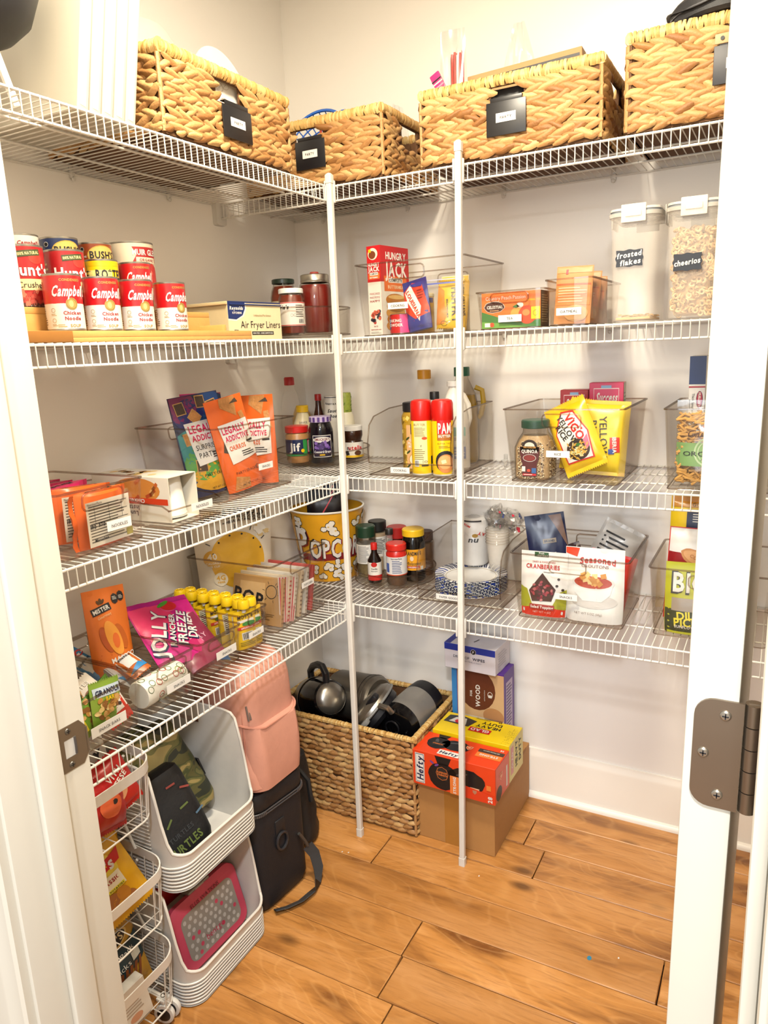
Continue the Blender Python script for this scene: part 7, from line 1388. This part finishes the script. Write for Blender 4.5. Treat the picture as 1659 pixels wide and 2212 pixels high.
# rolling wire cart by the left jamb
t = T('wire_cart', 'white rolling wire cart of snacks beside the left door jamb', 'cart', (0.200, -1.352, 0), 90)
for z_ in (.186, .411, .680): BINS.append((t, .285, .335, .125, .022, .010, .0030, z_ - .125))
cw, cd = .285, .335
for k, z in enumerate((.186, .411, .680)):
    mb = MB(); lp = [(x, y, z + .018 * (y + cd / 2) / cd * 1.6) for x, y, _ in rrect(cw, cd, .055, 0, 8)]
    mb.loft([[(x, y, zz - .012) for x, y, zz in lp], [(x, y, zz + .012) for x, y, zz in lp], [(x * .982, y * .984, zz + .012) for x, y, zz in lp], [(x * .982, y * .984, zz - .012) for x, y, zz in lp], [(x, y, zz - .012) for x, y, zz in lp]], ENAM, False, False); mb.build('tier_band', t)
    mb = MB(); bz = z - .125; lb = [(x * .93, y * .93, bz) for x, y, _ in rrect(cw, cd, .05, 0, 8)]; mb.tube(lb, .0022, ENAM, 6, True)
    for i in range(0, len(lp), 1):
        if i % 2 == 0: mb.tube([(lp[i][0] * .985, lp[i][1] * .985, lp[i][2] - .010), lb[i]], .0015, ENAM, 5)
    for q in range(1, 8):
        y = -cd / 2 + cd * q / 8; mb.tube([(-cw / 2 * .985, y, z), (-cw / 2 * .93, y, bz), (cw / 2 * .93, y, bz), (cw / 2 * .985, y, z)], .0014, ENAM, 5)
    for q in range(1, 9): x = -cw / 2 + cw * q / 9; mb.tube([(x * .93, -cd / 2 * .93, bz), (x * .93, cd / 2 * .93, bz)], .0014, ENAM, 5)
    mb.build('wire_basket', t)
for s in (-1, 1):
    for yo in (-.06, .12):
        for z0, z1 in ((.200, .395), (.425, .668)):
            mb = MB(); mb.tube([(s * (cw / 2 - .004), yo + .05 * math.sin(PI * q / 8) * (1 if yo > 0 else .8), z0 + (z1 - z0) * q / 8) for q in range(9)], .0036, ENAM, 7); mb.build('side_post', t)
mb = MB()
for s in (-1, 1):
    mb.tube([(s * .11, -cd / 2 + .03, .058), (s * .11, cd / 2 - .03, .058)], .005, ENAM, 7)
mb.build('base_rail', t)
for sx in (-1, 1):
    for sy in (-1, 1):
        mb = MB(); mb.box((sx * .11, sy * (cd / 2 - .045), .0555), (.026, .026, .010), ENAM, .003); mb.lathe([(0, 0), (.006, 0), (.006, .02), (0, .01)], STEEL, 12, xf((sx * .11, sy * (cd / 2 - .045), .045))); mb.box((sx * .11, sy * (cd / 2 - .045) - .006, .048), (.014, .022, .022), ENAM, .005); o = mb.build('caster', t)
        for s in (-1, 1):
            mb = MB(); X = xf((sx * .11 + s * .010, sy * (cd / 2 - .045) - .010, .0255), rad(0, 90, 18)); mb.lathe([(0, -.006), (.017, -.006), (.0245, -.005), (.025, -.003), (.025, .004), (.023, .007), (.017, .0075)], M('EDEBE6', .4), 26, X); mb.lathe([(.017, .0075), (.012, .009), (0, .009)], BLACK, 26, X); mb.lathe([(0, -.009), (.012, -.009), (.017, -.006)], BLACK, 26, X); mb.build('wheel', o)
def chips(label, x, y, z, rz, w, h, c, art, rot=None, seed=1, grp='snack bags in the wire cart'):
    return bag('chip_bag', label, 'chip bag', w, h, .05, (x, y, z), rz, M(c, .32), art, style='pillow', group=grp, rot=rot, seed=seed, crumple=.007, zig=True)
def lays(a, w, h):
    a.ell(0, h * .66, w * .30, w * .30, M('F6D84A', .35), 1); a.poly([(-w * .42, h * .60), (w * .36, h * .66), (w * .42, h * .78), (-w * .36, h * .72)], M('D8221E', .35), 2); a.text("Lay's", 0, h * .69, .030, WHITE, L=4, rot=5, sh=.2, w=w * .5); a.rect(w * .06, h * .50, w * .42, h * .18, M('F2E6C8', .4), 3); a.text('CLASSIC', w * .06, h * .53, .0095, M('A8221E', .4), L=4, mw=w * .38); a.rect(w * .06, h * .43, w * .38, h * .035, M('EFE03A', .4), 4); a.text('REAL POTATOES', w * .06, h * .43, .0045, INK, L=5)
    for k in range(7): a.ell(-w * .15 + w * .1 * k * .6, h * (.22 + .05 * (k % 3)), w * .13, h * .07, M(['E2A83A', 'C8862A', 'A86A3A', 'F0C45A'][k % 4], .4), 1 + k % 3, k * 20)
chips('yellow potato chip bag in the middle tier of the wire cart', 0.300, -1.262, 0.289, 0, 0.151, 0.21, 'F0B51E', lays, rad(-10, -20, 72), 5)
chips('second yellow chip bag behind the front one in the middle tier', 0.205, -1.280, 0.289, 0, 0.145, 0.2, 'E8A81A', lays, rad(-6, 8, 80), 6)
chips('dull red chip bag in the middle tier by the jamb', 0.275, -1.390, 0.289, 0, 0.126, 0.19, 'C2261E', lambda a, w, h: (a.text('RED', 0, h * .6, .02, WHITE),), rad(-8, 4, 90), 7)
chips('orange brown chip bag at the back of the middle tier', 0.125, -1.285, 0.289, 0, 0.135, 0.235, 'A84A1E', lambda a, w, h: a.ell(0, h * .5, w * .2, h * .15, M('D88A3A', .4)), rad(-4, 4, 84), 8)
def cheet(word, m2):
    def f(a, w, h):
        a.text(word, 0, h * .72, .022, INK, L=2, sh=.2, w=w * .72, rot=6); a.ell(0, h * .4, w * .22, h * .12, M('F0A02A', .4), 1, 20); a.ell(.01, h * .36, w * .18, h * .06, M('E8821E', .4), 2, -20); a.text('Puffs', .0, h * .55, .014, m2, L=2, sh=.3)
    return f
chips('white puffed snack bag with black lettering in the top tier of the cart', 0.235, -1.280, 0.557, 0, 0.145, 0.165, 'EFEBE2', cheet('SIMPLY', M('2E5A2A', .4)), rad(-6, -6, 78), 9)
chips('orange snack bag with black bubble letters in the top tier of the cart', 0.305, -1.380, 0.557, 0, 0.116, 0.165, 'E8701E', lambda a, w, h: (a.text('Cheetos', 0, h * .45, .026, INK, L=2, rot=30, w=w * .8), a.text('Cheetos', -.001, h * .455, .022, YEL, L=4, rot=30, w=w * .72), a.poly([(-w * .5, h * .8), (w * .5, h * .9), (w * .5, h * .7), (-w * .5, h * .6)], INK, 1)), rad(-8, -8, 84), 10)
chips('red cheese snack bag at the front right of the top tier', 0.318, -1.267, 0.557, 0, 0.145, 0.13, 'D4221E', lambda a, w, h: (a.text('WITH', w * .18, h * .72, .013, WHITE, L=2, rot=14), a.text('CHEESE', w * .18, h * .58, .013, WHITE, L=2, rot=14), a.ell(0, h * .32, w * .3, h * .13, M('E8A87A', .4), 1, 14)), rad(-12, -16, 82), 11)
chips('dark red snack bag in the front left of the top tier', 0.330, -1.340, 0.557, 0, 0.116, 0.12, 'B41A1A', lambda a, w, h: (a.ell(0, h * .5, w * .25, h * .2, M('E86A3A', .4), 1), a.ell(.01, h * .55, .006, .006, INK, 2)), rad(-10, 10, 92), 12)
def snyd(a, w, h):
    a.poly([(-w * .5, h * .2), (w * .5, h * .34), (w * .5, h * .66), (-w * .5, h * .52)], M('1E3A44', .35), 1); a.ell(-w * .02, h * .70, w * .40, h * .10, M('E8C87A', .4), 2, 10); a.ell(-w * .02, h * .70, w * .37, h * .085, INK, 3, 10); a.text("SNYDER'S", -w * .02, h * .70, .017, M('F2E2B0', .4), L=5, rot=10, w=w * .62, b=0.03); a.text('100 Calorie Pack', -w * .02, h * .50, .012, WHITE, L=3, rot=10, w=w * .78, b=0); a.text('Sticks', w * .1, h * .39, .015, WHITE, L=3, rot=10, b=0)
    for k in range(6): a.rect(-w * .05 + k * .013, h * .22 + k * .002, .007, h * .24, M('8A4A22', .4), 2 + k % 2, -18)
    a.rect(w * .36, h * .44, w * .14, h * .09, M('C8C8BE', .4), 4)
chips('gold and dark green pretzel bag in the bottom tier of the cart', 0.262, -1.277, 0.064, 0, 0.160, 0.225, 'C89A2E', snyd, rad(-8, -10, 74), 13)
chips('second gold bag behind the pretzel bag in the bottom tier', 0.180, -1.280, 0.064, 0, 0.155, 0.22, 'C49428', snyd, rad(-4, 3, 82), 14)
carton('sachet_box', 'white carton of small print standing at the front of the bottom tier', 'box', .085, .03, .095, (0.318, -1.325, .064), 84, M('EDE8DE', .5), {'F': lambda a, w, h: (a.small(-w * .35, h * .3, w * .35, h * .85, 7, M('B8A898', .5)), a.ell(0, h * .18, w * .2, h * .1, M('D8A080', .5)))}, rot=rad(-6, -6, 84))
# cooler with the pink backpack on it
NV = M('10151F', .6, bump=.15, bs=260); NVD = M('181A20', .55, bump=.1, bs=200)
t = T('cooler_bag', 'navy soft cooler with a grey zip and shoulder strap on the floor', 'cooler bag', (0.225, -0.766, 0.0005), 82)
mb = MB(); soft_box(mb, .215, .27, .325, NV, .045, .005, 8); mb.build('body', t)
mb = MB(); L = [rrect(.217, .272, .046, .322, 5), rrect(.222, .277, .048, .334, 5), rrect(.222, .277, .048, .360, 5), rrect(.212, .267, .044, .372, 5), rrect(.19, .245, .036, .375, 5)]; mb.loft(L, NVD); mb.build('lid', t)
mb = MB()
for k in range(2): mb.tube(rrect(.222 - .001 * k, .277, .047, .318 - k * .008, 6), .0022, M('5A5A5E', .4, .4), 6, True)
q = rrect(.226, .281, .049, .314, 14)
for p in q: mb.box(p, (.003, .003, .009), M('77767A', .35, .6))
mb.build('zip', t)
mb = MB(); mb.box((.112, -.10, .235), (.006, .038, .055), NVD, .003); mb.tube([(.118, -.10 + .021 * math.cos(a * PI / 8), .195 + .026 * math.sin(a * PI / 8)) for a in range(16)], .0042, M('3A3A3E', .35, .3), 7, True); o = mb.build('strap_ring', t)
o.location = (-.045, -.035, 0); o.rotation_euler = (0, 0, -PI / 2); o.location = (.135 - .045, -.0225, 0)
mb = MB(); mb.tube([(.055, -.142, .178), (.070, -.146, .150), (.080, -.150, .125)], .005, M('6A6866', .35, .7), 7); mb.build('snap_hook', t)
ST = M('3A3E42', .6, bump=.2, bs=300)
mb = MB(); pts = [(.080, -.150, .125), (.098, -.158, .09), (.100, -.168, .045), (.082, -.18, .018), (.045, -.188, .008), (.0, -.185, .007), (-.04, -.168, .007), (-.07, -.150, .010)]
vs = []; fs = []
for i, p in enumerate(pts):
    d = V(pts[min(i + 1, 7)]) - V(pts[max(i - 1, 0)]); n = V((.35, .94, .12)).normalized() if i < 4 else V((.1, .5, .86)).normalized(); sd = d.cross(n).normalized() * .016
    for q in (sd, -sd): vs += [V(p) + q, V(p) + q + n * .0022]
for i in range(7):
    o_ = i * 4; fs += [(o_, o_ + 4, o_ + 6, o_ + 2), (o_ + 1, o_ + 3, o_ + 7, o_ + 5), (o_, o_ + 1, o_ + 5, o_ + 4), (o_ + 2, o_ + 6, o_ + 7, o_ + 3)]
mb.add(vs, fs, ST); mb.build('shoulder_strap', t)
PKF = M('E4A48E', .55, bump=.12, bs=120, vary=.06)
t = T('backpack', 'pale pink backpack standing on top of the navy cooler', 'backpack', (0.245, -0.772, .3765), 86)
def bp_(mb, w, d, h, m, seed):
    L = []
    for k in range(17):
        s = k / 16; e = min(1, s / .07, (1 - s) / .22); f = .80 + .20 * math.sqrt(max(0, 1 - (1 - e) ** 2)) - .10 * s
        L.append([tuple(V(p) + V((1, 1, .3)) * (.008 * mnoise.noise(V(p) * 11 + V((seed, 2, 0))))) for p in rrect(w * f, d * f, .05, h * s, 5)])
    mb.loft(L, m)
mb = MB(); bp_(mb, .225, .245, .365, PKF, 4); mb.build('body', t)
mb = MB(); L = []
for k in range(10):
    s = k / 9; g = math.sin(PI * (.08 + .84 * s)) ** .5
    L.append([(x * (.95 + .05 * g) + .0015 * math.sin(x * 160) * s, y * (1 + .04 * g) - .019 - .006 * g + .003 * math.sin(x * 130 + s * 3) * (.4 + s), .012 + s * (.165 + .03 * abs(x) / .1)) for x, y, _ in rrect(.200, .212, .045, 0, 6)])
mb.loft(L, PKF); mb.tube([(x, y - .021, .178 + .03 * abs(x) / .1) for x, y, _ in rrect(.201, .215, .045, 0, 6)], .0035, M('D8947E', .55), 6, True); mb.build('front_pocket', t)
mb = MB(); mb.tube([(-.098, -.085, .02), (-.100, -.09, .16), (-.092, -.082, .28), (-.06, -.075, .33)], .003, M('C98672', .5), 6); mb.build('zip', t)
for dx in (0, .008): mb = MB(); mb.tube([(-.09 + dx, -.098, .265), (-.092 + dx, -.106, .225)], .0026, M('8E8078', .4, .5), 6); mb.build('zip_pull', t)
mb = MB(); mb.tube([(-.03, .08, .345), (-.025, .08, .385), (.025, .08, .385), (.03, .08, .345)], .008, PKF, 8); mb.build('top_handle', t)
t = T('black_bag', 'black soft bag slumped between the cooler and the big basket', 'bag', (0.225, -0.558, 0.0005), 40)
mb = MB(); soft_box(mb, .16, .13, .315, M('1C1B1D', .6, bump=.2, bs=150), .05, .02, 12, .35); mb.build('body', t)
mb = MB(); mb.tube([(.02, -.055, .29), (.05, -.075, .25), (.055, -.08, .18)], .008, M('141416', .6), 7); mb.build('strap', t)
mb = MB(); mb.tube([(.012, -.06, .275), (.016, -.066, .262)], .003, STEEL, 6); mb.build('zip_pull', t)
# big basket of appliances
basket('big woven floor basket full of small appliances', (0.304, -0.214, 0.001), 0, 0.560, 0.346, 0.352, 18, 31, ll=.046, sp=.030, rim=.018, holes={}, group='floor basket', style='rows', wts=(4, 4, 3, 1))
BKG = M('0E0E10', .12, coat=.4); SS = M('B4ADA2', .28, .9, vary=.08, vs=8); SSD = M('8C857A', .35, .85)
t = T('glass_kettle', 'black and steel kettle with a loop handle at the left of the big basket', 'kettle', (0.150, -0.255, .345), rot=rad(0, 66, -32))
mb = MB(); mb.lathe([(0, -.10), (.075, -.10), (.078, -.09), (.074, .0), (.062, .055), (.056, .06), (0, .06)], BKG, 36); mb.build('body', t)
mb = MB(); mb.lathe([(.0765, -.102), (.0805, -.10), (.0805, -.065), (.0785, -.063)], SS, 36); mb.build('steel_band', t)
mb = MB(); mb.tube([(-x, 0, z) for x, z in ((.05, .05), (.085, .065), (.112, .05), (.122, .01), (.12, -.04), (.105, -.075), (.075, -.085))], .0125, BLACK, 10); mb.build('handle', t)
mb = MB(); mb.lathe([(0, .080), (.03, .078), (.050, .068), (.056, .058)], SS, 30); mb.build('lid', t)
t = T('steel_pot', 'dull steel drum shaped appliance lying at the back of the big basket', 'appliance', (0.262, -0.128, .325), rot=rad(0, 84, -10))
mb = MB(); mb.lathe([(0, -.11), (.078, -.11), (.084, -.10), (.086, .07), (.082, .082), (.074, .088), (0, .086)], SSD, 40); mb.build('drum', t)
mb = MB(); mb.tube([(.0865 * math.cos(a * PI / 20), .0865 * math.sin(a * PI / 20), .066) for a in range(40)], .0022, M('6A645C', .4, .8), 6, True); mb.tube([(.0865 * math.cos(a * PI / 20), .0865 * math.sin(a * PI / 20), .05) for a in range(40)], .001, BLACK, 5, True); mb.build('lid_seam', t)
t = T('waffle_maker', 'round waffle maker with a steel lid at the front of the big basket', 'waffle maker', (0.372, -0.280, .340), rot=rad(0, -50, 14))
mb = MB(); mb.lathe([(0, -.035), (.085, -.035), (.097, -.02), (.098, 0), (.09, .006), (0, .006)], BLACK, 40, xf(s=.94)); mb.build('base', t)
mb = MB(); mb.lathe([(.099, .004), (.100, .010), (.097, .024), (.080, .040), (.045, .048), (0, .05)], SS, 40); mb.build('steel_lid', t)
mb = MB(); mb.tube([(.1005 * math.cos(a * PI / 20), .1005 * math.sin(a * PI / 20), .009) for a in range(40)], .0045, M('9A9A98', .4, .3), 8, True); mb.box((0, -.108, .008), (.035, .024, .018), M('8A8A88', .4), .005); mb.build('rim_and_latch', t)
mb = MB(); mb.box((.055, -.055, .036), (.05, .03, .02), BLACK, .006, xf((0, 0, 0), rad(0, 0, 0))); mb.build('lid_patch', t)
t = T('coffee_grinder', 'black and grey cylindrical blender base with a cord at the right of the big basket', 'appliance', (0.492, -0.285, .322), rot=rad(-82, 0, -8))
mb = MB(); mb.lathe([(0, -.015), (.06, -.015), (.072, -.01), (.074, .0), (.074, .05)], BKG, 36); mb.build('dark_end', t)
mb = MB(); mb.lathe([(.0735, .0), (.0745, .05), (.073, .06), (.0705, .13), (.068, .14)], M('A8A49E', .4, .5), 36); mb.lathe([(0, 0), (.0738, .0)], BLACK, 36); mb.build('grey_sleeve', t)
mb = MB(); mb.lathe([(.0715, -.135), (.072, -.175)], BLACK, 8) if False else mb.lathe([(.069, .135), (.070, .15), (.066, .185), (.05, .19), (0, .19)], BLACK, 36); mb.build('black_cap', t)
mb = MB(); mb.tube([((.048 - .002 * k) * math.cos(k * .45), (.048 - .002 * k) * math.sin(k * .45), -.019 - .001 * (k % 5)) for k in range(18)], .003, BLACK, 6); mb.build('cord', t)
mb = MB(); mb.tube([(-.045, -.04, -.01), (-.06, -.06, -.022), (-.04, -.085, -.03), (-.01, -.085, -.028), (0, -.06, -.018)], .006, SS, 8, flat=1.6); mb.build('steel_handle', t)
# boxes
CBD = M('BE8A4E', .7, bump=.1, bs=90, vary=.05, name='corrugated_card')
def tape(a, w, h): a.rect(-.01, h / 2, .055, h, M('B87F3A', .25), 0)
carton('cardboard_box', 'plain brown cardboard box on the floor right of the big basket', 'box', .258, .352, .205, (0.716, -0.196, .0005), 0, CBD, {'F': tape, 'T': lambda a, w, h: (a.rect(-.01, h / 2, .055, h, M('B87F3A', .25)), a.rect(0, h / 2, w, .002, M('7A5428', .7), 1)), 'R': lambda a, w, h: None}, extra=lambda mb: mb.box((0.1292, -.02, .203), (.0012, .31, .012), M('A87840', .7), 0, xf((0, 0, 0), rad(0, 0, 0))))
HFO = M('F0471A', .4); HFD = M('F5863C', .4)
def shieldm(a, x, y, s): 
    for k, q in enumerate((1, .72, .45)): a.poly([(-.016 * s * q, .014 * s * q), (.016 * s * q, .014 * s * q), (.014 * s * q, -.004 * s * q), (0, -.018 * s * q), (-.014 * s * q, -.004 * s * q)], M('F8B890', .4) if k % 2 == 0 else HFO, 2 + k, x, y)
def sack(a, x, y, s, L=1):
    a.ell(x, y - .012 * s, .040 * s, .036 * s, BLACK, L, wob=.05, seed=3); a.poly([(-.014 * s, 0), (.014 * s, 0), (.022 * s, .022 * s), (-.022 * s, .022 * s)], BLACK, L, x, y + .018 * s); a.ell(x + .06 * s, y - .006 * s, .05 * s, .030 * s, M('1C1A1C', .3), L, wob=.06, seed=5); a.ell(x - .01 * s, y - .004 * s, .006 * s, .016 * s, M('4A484A', .2), L + 1, 20); a.ell(x + .05 * s, y + .006 * s, .016 * s, .004 * s, M('4A484A', .2), L + 1, 20)
def hef(a, w, h):
    a.rect(-w * .41, h * .50, w * .115, h * .86, WHITE, 1); a.rect(-w * .41, h * .50, w * .10, h * .82, NAVY, 2); a.rect(-w * .41, h * .50, w * .092, h * .79, WHITE, 3); a.text('Hefty', -w * .41, h * .50, .022, NAVY, L=4, rot=90, sh=.12, w=h * .68); sack(a, -w * .12, h * .55, 1.25)
    a.poly([(-.017, .02), (.017, .02), (.022, 0), (.017, -.022), (-.017, -.022), (-.022, 0)], M('2A2828', .4), 3, -w * .13, h * .50); a.ring(-w * .13, h * .50, .021, .023, .0012, HFD, 4, 8); a.text('SUPERIOR', -w * .13, h * .53, .006, HFD, L=5, mw=.034); a.text('STRENGTH', -w * .13, h * .46, .006, HFD, L=5, mw=.034)
    a.poly([(w * .09 - .0, h * .36), (w * .5, h * .24), (w * .5, 0), (w * .09, 0)], M('E8401A', .4), 4); a.rect(w * .02, h * .26, w * .11, h * .52, HFD, 5); a.text('STRONG', w * .02, h * .26, .0095, WHITE, L=6, rot=90); shieldm(a, w * .26, h * .22, .95); a.text('28', w * .44, h * .12, .014, WHITE, L=6, rot=90); a.small(w * .40, h * .26, w * .47, h * .62, 1, HFD, 6)
    for s in (-1, 1): a.ell(-w * .225 + s * .008, h * .74 - s * .003, .008, .0035, M('7A4A9A', .4), 4, 30 * s)
def heft(a, w, h):
    a.rect(-w * .08, h * .18, w * .26, h * .22, WHITE, 1); a.text('Hefty', -w * .08, h * .18, .014, NAVY, L=3, rot=0, sh=.12, w=w * .22); sack(a, -w * .28, h * .66, .95); a.rect(w * .34, h * .70, w * .30, h * .16, M('4A3A34', .4), 1); a.text('28 Multipurpose', w * .34, h * .70, .006, WHITE, L=3, rot=180, b=0); a.rect(w * .34, h * .50, w * .30, h * .22, HFD, 1); a.text('STRONG', w * .34, h * .50, .010, WHITE, L=3, rot=180); a.text('28', w * .44, h * .87, .008, WHITE, L=2, rot=180); shieldm(a, w * .08, h * .66, .7)
    a.poly([(-.022, .01), (.022, .01), (.017, -.01), (-.017, -.01)], M('2A2828', .4), 3, -w * .28, h * .5); a.text('STRENGTH', -w * .28, h * .5, .005, HFD, L=4, mw=.034)
def hefr(a, w, h): a.rect(0, h / 2, w * .96, h * .96, M('EA5A3A', .4)); shieldm(a, -w * .12, h * .62, .8); a.ell(-w * .25, h * .2, w * .2, h * .2, BLACK, 1); a.rect(w * .3, h * .4, w * .1, h * .6, PAPER, 1)
carton('bin_liner_box', 'orange bin liner box with a black sack picture on the front of the cardboard box', 'box', .275, .118, .118, (0.726, -0.345, .2075), -1.5, HFO, {'F': hef, 'T': heft, 'R': hefr})
GY = M('F5D30E', .35)
def gladt(a, w, h):
    a.rect(w * .05, h * .40, w * .28, h * .20, RED, 2); a.text('GLAD', w * .05, h * .40, .015, WHITE, L=3, rot=180, w=w * .24); a.text('HEAVY', w * .12, h * .62, .016, INK, L=2, rot=180, w=w * .32); a.text('DUTY', w * .14, h * .80, .016, INK, L=2, rot=180, w=w * .26); a.text('34', w * .22, h * .95, .008, INK, L=2, rot=180); a.small(-w * .1, h * .93, w * .16, h * .97, 1, INK)
    a.poly([(-w * .46, h * .5), (-w * .12, h * .46), (-w * .06, h * .8), (-w * .26, h * .92), (-w * .44, h * .86)], M('3A3836', .4), 1); a.poly([(-w * .40, h * .55), (-w * .16, h * .52), (-w * .2, h * .82), (-w * .34, h * .8)], M('D8D2CC', .4), 2); a.ell(-w * .27, h * .62, .014, .012, RED, 3)
    for k in range(60): a.ell(w * .5 - R.uniform(.002, .03) , h * R.uniform(.05, .8), .0009, .0009, INK, 1)
def gladr(a, w, h): a.rect(0, h / 2, w, h, M('EEDF8A', .4)); a.rect(-w * .3, h * .52, w * .2, h * .74, M('E89A9A', .4), 1); a.text('GLAD', -w * .3, h * .52, .014, WHITE, L=2, rot=90); a.text('HEAVY', w * .0, h * .56, .020, INK, L=2, rot=90, w=h * .7); a.text('DUTY', w * .26, h * .56, .020, INK, L=2, rot=90, w=h * .62)
carton('bin_liner_box', 'yellow bin liner box lying behind the orange one', 'box', .262, .128, .128, (0.733, -0.217, .2075), -1, GY, {'T': gladt, 'R': gladr})
PUR = M('5A2A9A', .4)
def wood(a, w, h):
    a.rect(-w * .46, h / 2, w * .10, h, M('3A8AD0', .4), 1); a.rect(w * .05, h / 2, w * .90, h * .96, M('DCB586', .45), 0); a.ell(-w * .02, h * .76, w * .36, h * .26, M('6A3420', .4), 1); a.text('FOR', -w * .13, h * .70, .008, WHITE, L=3, rot=90); a.text('WOOD', w * .0, h * .68, .016, WHITE, L=3, rot=90); a.text('and hard surfaces', w * .13, h * .70, .004, WHITE, L=3, rot=90, b=0); a.ring(w * .24, h * .72, .009, .011, .0016, WHITE, 3); a.rect(w * .24, h * .70, .012, .010, WHITE, 3)
    a.rect(w * .05, h * .22, w * .88, h * .40, M('E6DAC4', .6), 2); a.ell(w * .3, h * .46, w * .2, h * .1, M('C08A5A', .5), 2)
    for k in range(70): a.ell(w * R.uniform(-.36, .46), h * R.uniform(.04, .4), .007, .002, M(['F4ECDC', 'CDBFA6', 'EFE4D0'][k % 3], .6), 3 + k % 3, R.uniform(20, 150))
    a.text('SIZE', -w * .46, h * .1, .008, WHITE, L=3, rot=90)
carton('pad_refill_box', 'purple carton with a wood floor picture standing behind the yellow box', 'box', .185, .095, .290, (0.705, -0.085, .2075), -2, PUR, {'F': wood, 'R': lambda a, w, h: (a.rect(0, h * .52, w * .62, h * .7, M('C9B8DC', .45)), a.small(-w * .26, h * .22, w * .26, h * .84, 16, M('5A4A7A', .5), 1)), 'T': lambda a, w, h: (a.rect(w * .3, h * .4, w * .2, h * .5, PAPER), a.bars(-w * .3, h * .2, .04, .03))})
WPB = M('E6E2EA', .45); WBL = M('2A3CA8', .4)
def wipe(a, w, h): a.rect(0, h * .87, w, h * .26, WBL, 0); a.ell(w * .08, h * .80, .0095, .0095, INK, 3); a.ring(w * .08, h * .80, .0095, .0095, .001, WHITE, 4); a.text('P', w * .08, h * .80, .008, WHITE, L=4); a.text('DRY MOP', -w * .16, h * .52, .0095, M('3A3A4A', .5), L=2, b=0, w=w * .32); a.text('WIPES', w * .18, h * .52, .0095, M('3A3A4A', .5), L=2, w=w * .24); a.text('LAVENDER VANILLA SCENT', 0, h * .38, .005, M('9A98A8', .5), L=2, b=0, mw=w * .62)
carton('wipes_box', 'white and blue floor wipes box at the very top of the carton stack', 'box', .182, .125, .088, (0.688, -0.092, .4985), -3, WPB, {'F': wipe, 'T': lambda a, w, h: (a.rect(-w * .44, h / 2, w * .12, h, WBL), a.text('DRY MOP WIPES', w * .05, h * .8, .006, M('6A6A7A', .5), b=0), a.line(w * .0, h * .3, w * .04, h * .52, .004, INK), a.ring(w * .4, h * .85, .006, .004, .001, RED), a.ring(-w * .4, h * .85, .006, .006, .001, WHITE, 2)), 'R': lambda a, w, h: a.small(-w * .3, h * .2, w * .3, h * .8, 6, M('C8C4D0', .5))})
# ---------------------------------------------------------------- rest contents on the floor of their container and inside its walls
import numpy as np
bpy.context.view_layer.update()
def world_verts(o):
    out = []
    for q in [o] + list(o.children_recursive):
        if q.type != 'MESH': continue
        a = np.empty(len(q.data.vertices) * 3); q.data.vertices.foreach_get('co', a); a = a.reshape(-1, 3)
        m = np.array(q.matrix_world); out.append(a @ m[:3, :3].T + m[:3, 3])
    return np.vstack(out)
FREE = {'clear_bin', 'turntable', 'label_clip', 'woven_basket', 'wire_cart', 'stacking_bin', 'wire_shelf', 'snack_bar', 'paper_plate', 'plastic_cup', 'cup_pack', 'cutlery_bag', 'noodle_cup', 'glass_kettle', 'steel_pot', 'waffle_maker', 'coffee_grinder', 'candy_pouch', 'black_bag', 'snack_roll', 'plastic_colander', 'white_platter'}
SLIDE = {'glass_kettle', 'steel_pot', 'waffle_maker', 'coffee_grinder', 'snack_bar', 'candy_pouch', 'plastic_colander'}
tops = [o for o in col.objects if o.parent is None and o.get('label')]
for b in BINS:
    t, w, d, h, flare, th, fl = b[:7]; base = b[7] if len(b) > 7 else 0.0
    mi = np.array(t.matrix_world.inverted())
    for o in tops:
        kind = o.name.split('.')[0]
        if o is t or (kind in FREE and kind not in SLIDE): continue
        p = mi[:3, :3] @ np.array(o.matrix_world.translation) + mi[:3, 3]
        if not (abs(p[0]) < w / 2 and abs(p[1]) < d / 2 and -0.004 < p[2] - base < h): continue
        for _ in range(3):
            v = world_verts(o) @ mi[:3, :3].T + mi[:3, 3]; z = v[:, 2] - base
            sh = np.zeros(3)
            if kind not in FREE: sh[2] = fl - z.min()
            elif kind in SLIDE: sh[2] = max(0.0, fl - z.min())
            low = z < h * 1.02
            for ax, s in ((0, w), (1, d)):
                lim = (s - flare * (1 - np.clip(z[low], 0, h) / h)) / 2 - th
                hi = (v[low, ax] - lim).max(); lo = (-v[low, ax] - lim).max()
                if hi > 0 and lo > 0 and kind not in SLIDE:
                    k = 1 - min(0.22, (hi + lo) / (v[low, ax].max() - v[low, ax].min()) + 0.004)
                    loc_ax = 0 if abs((np.array(o.matrix_world)[:3, 0]) @ mi[ax, :3]) > 0.6 else 1
                    o.scale[loc_ax] *= k; sh[ax] = (lo - hi) / 2
                elif hi > 0: sh[ax] = -hi
                elif lo > 0: sh[ax] = lo
            o.location = o.location + V(np.linalg.inv(mi[:3, :3]) @ sh); bpy.context.view_layer.update()
            if np.abs(sh).max() < 2e-4: break
for t, r, h in ROUNDS:
    c = np.array(t.location)
    for o in tops:
        if o.name.split('.')[0] in FREE: continue
        p = np.array(o.location) - c
        if math.hypot(p[0], p[1]) < r and 0 < p[2] < .04:
            v = world_verts(o) - c; low = v[:, 2] < h + .004; q = np.hypot(v[low, 0], v[low, 1]).max()
            if q > r: n = p[:2] / max(1e-6, math.hypot(p[0], p[1])); o.location.x -= n[0] * (q - r); o.location.y -= n[1] * (q - r)
bpy.context.view_layer.update()
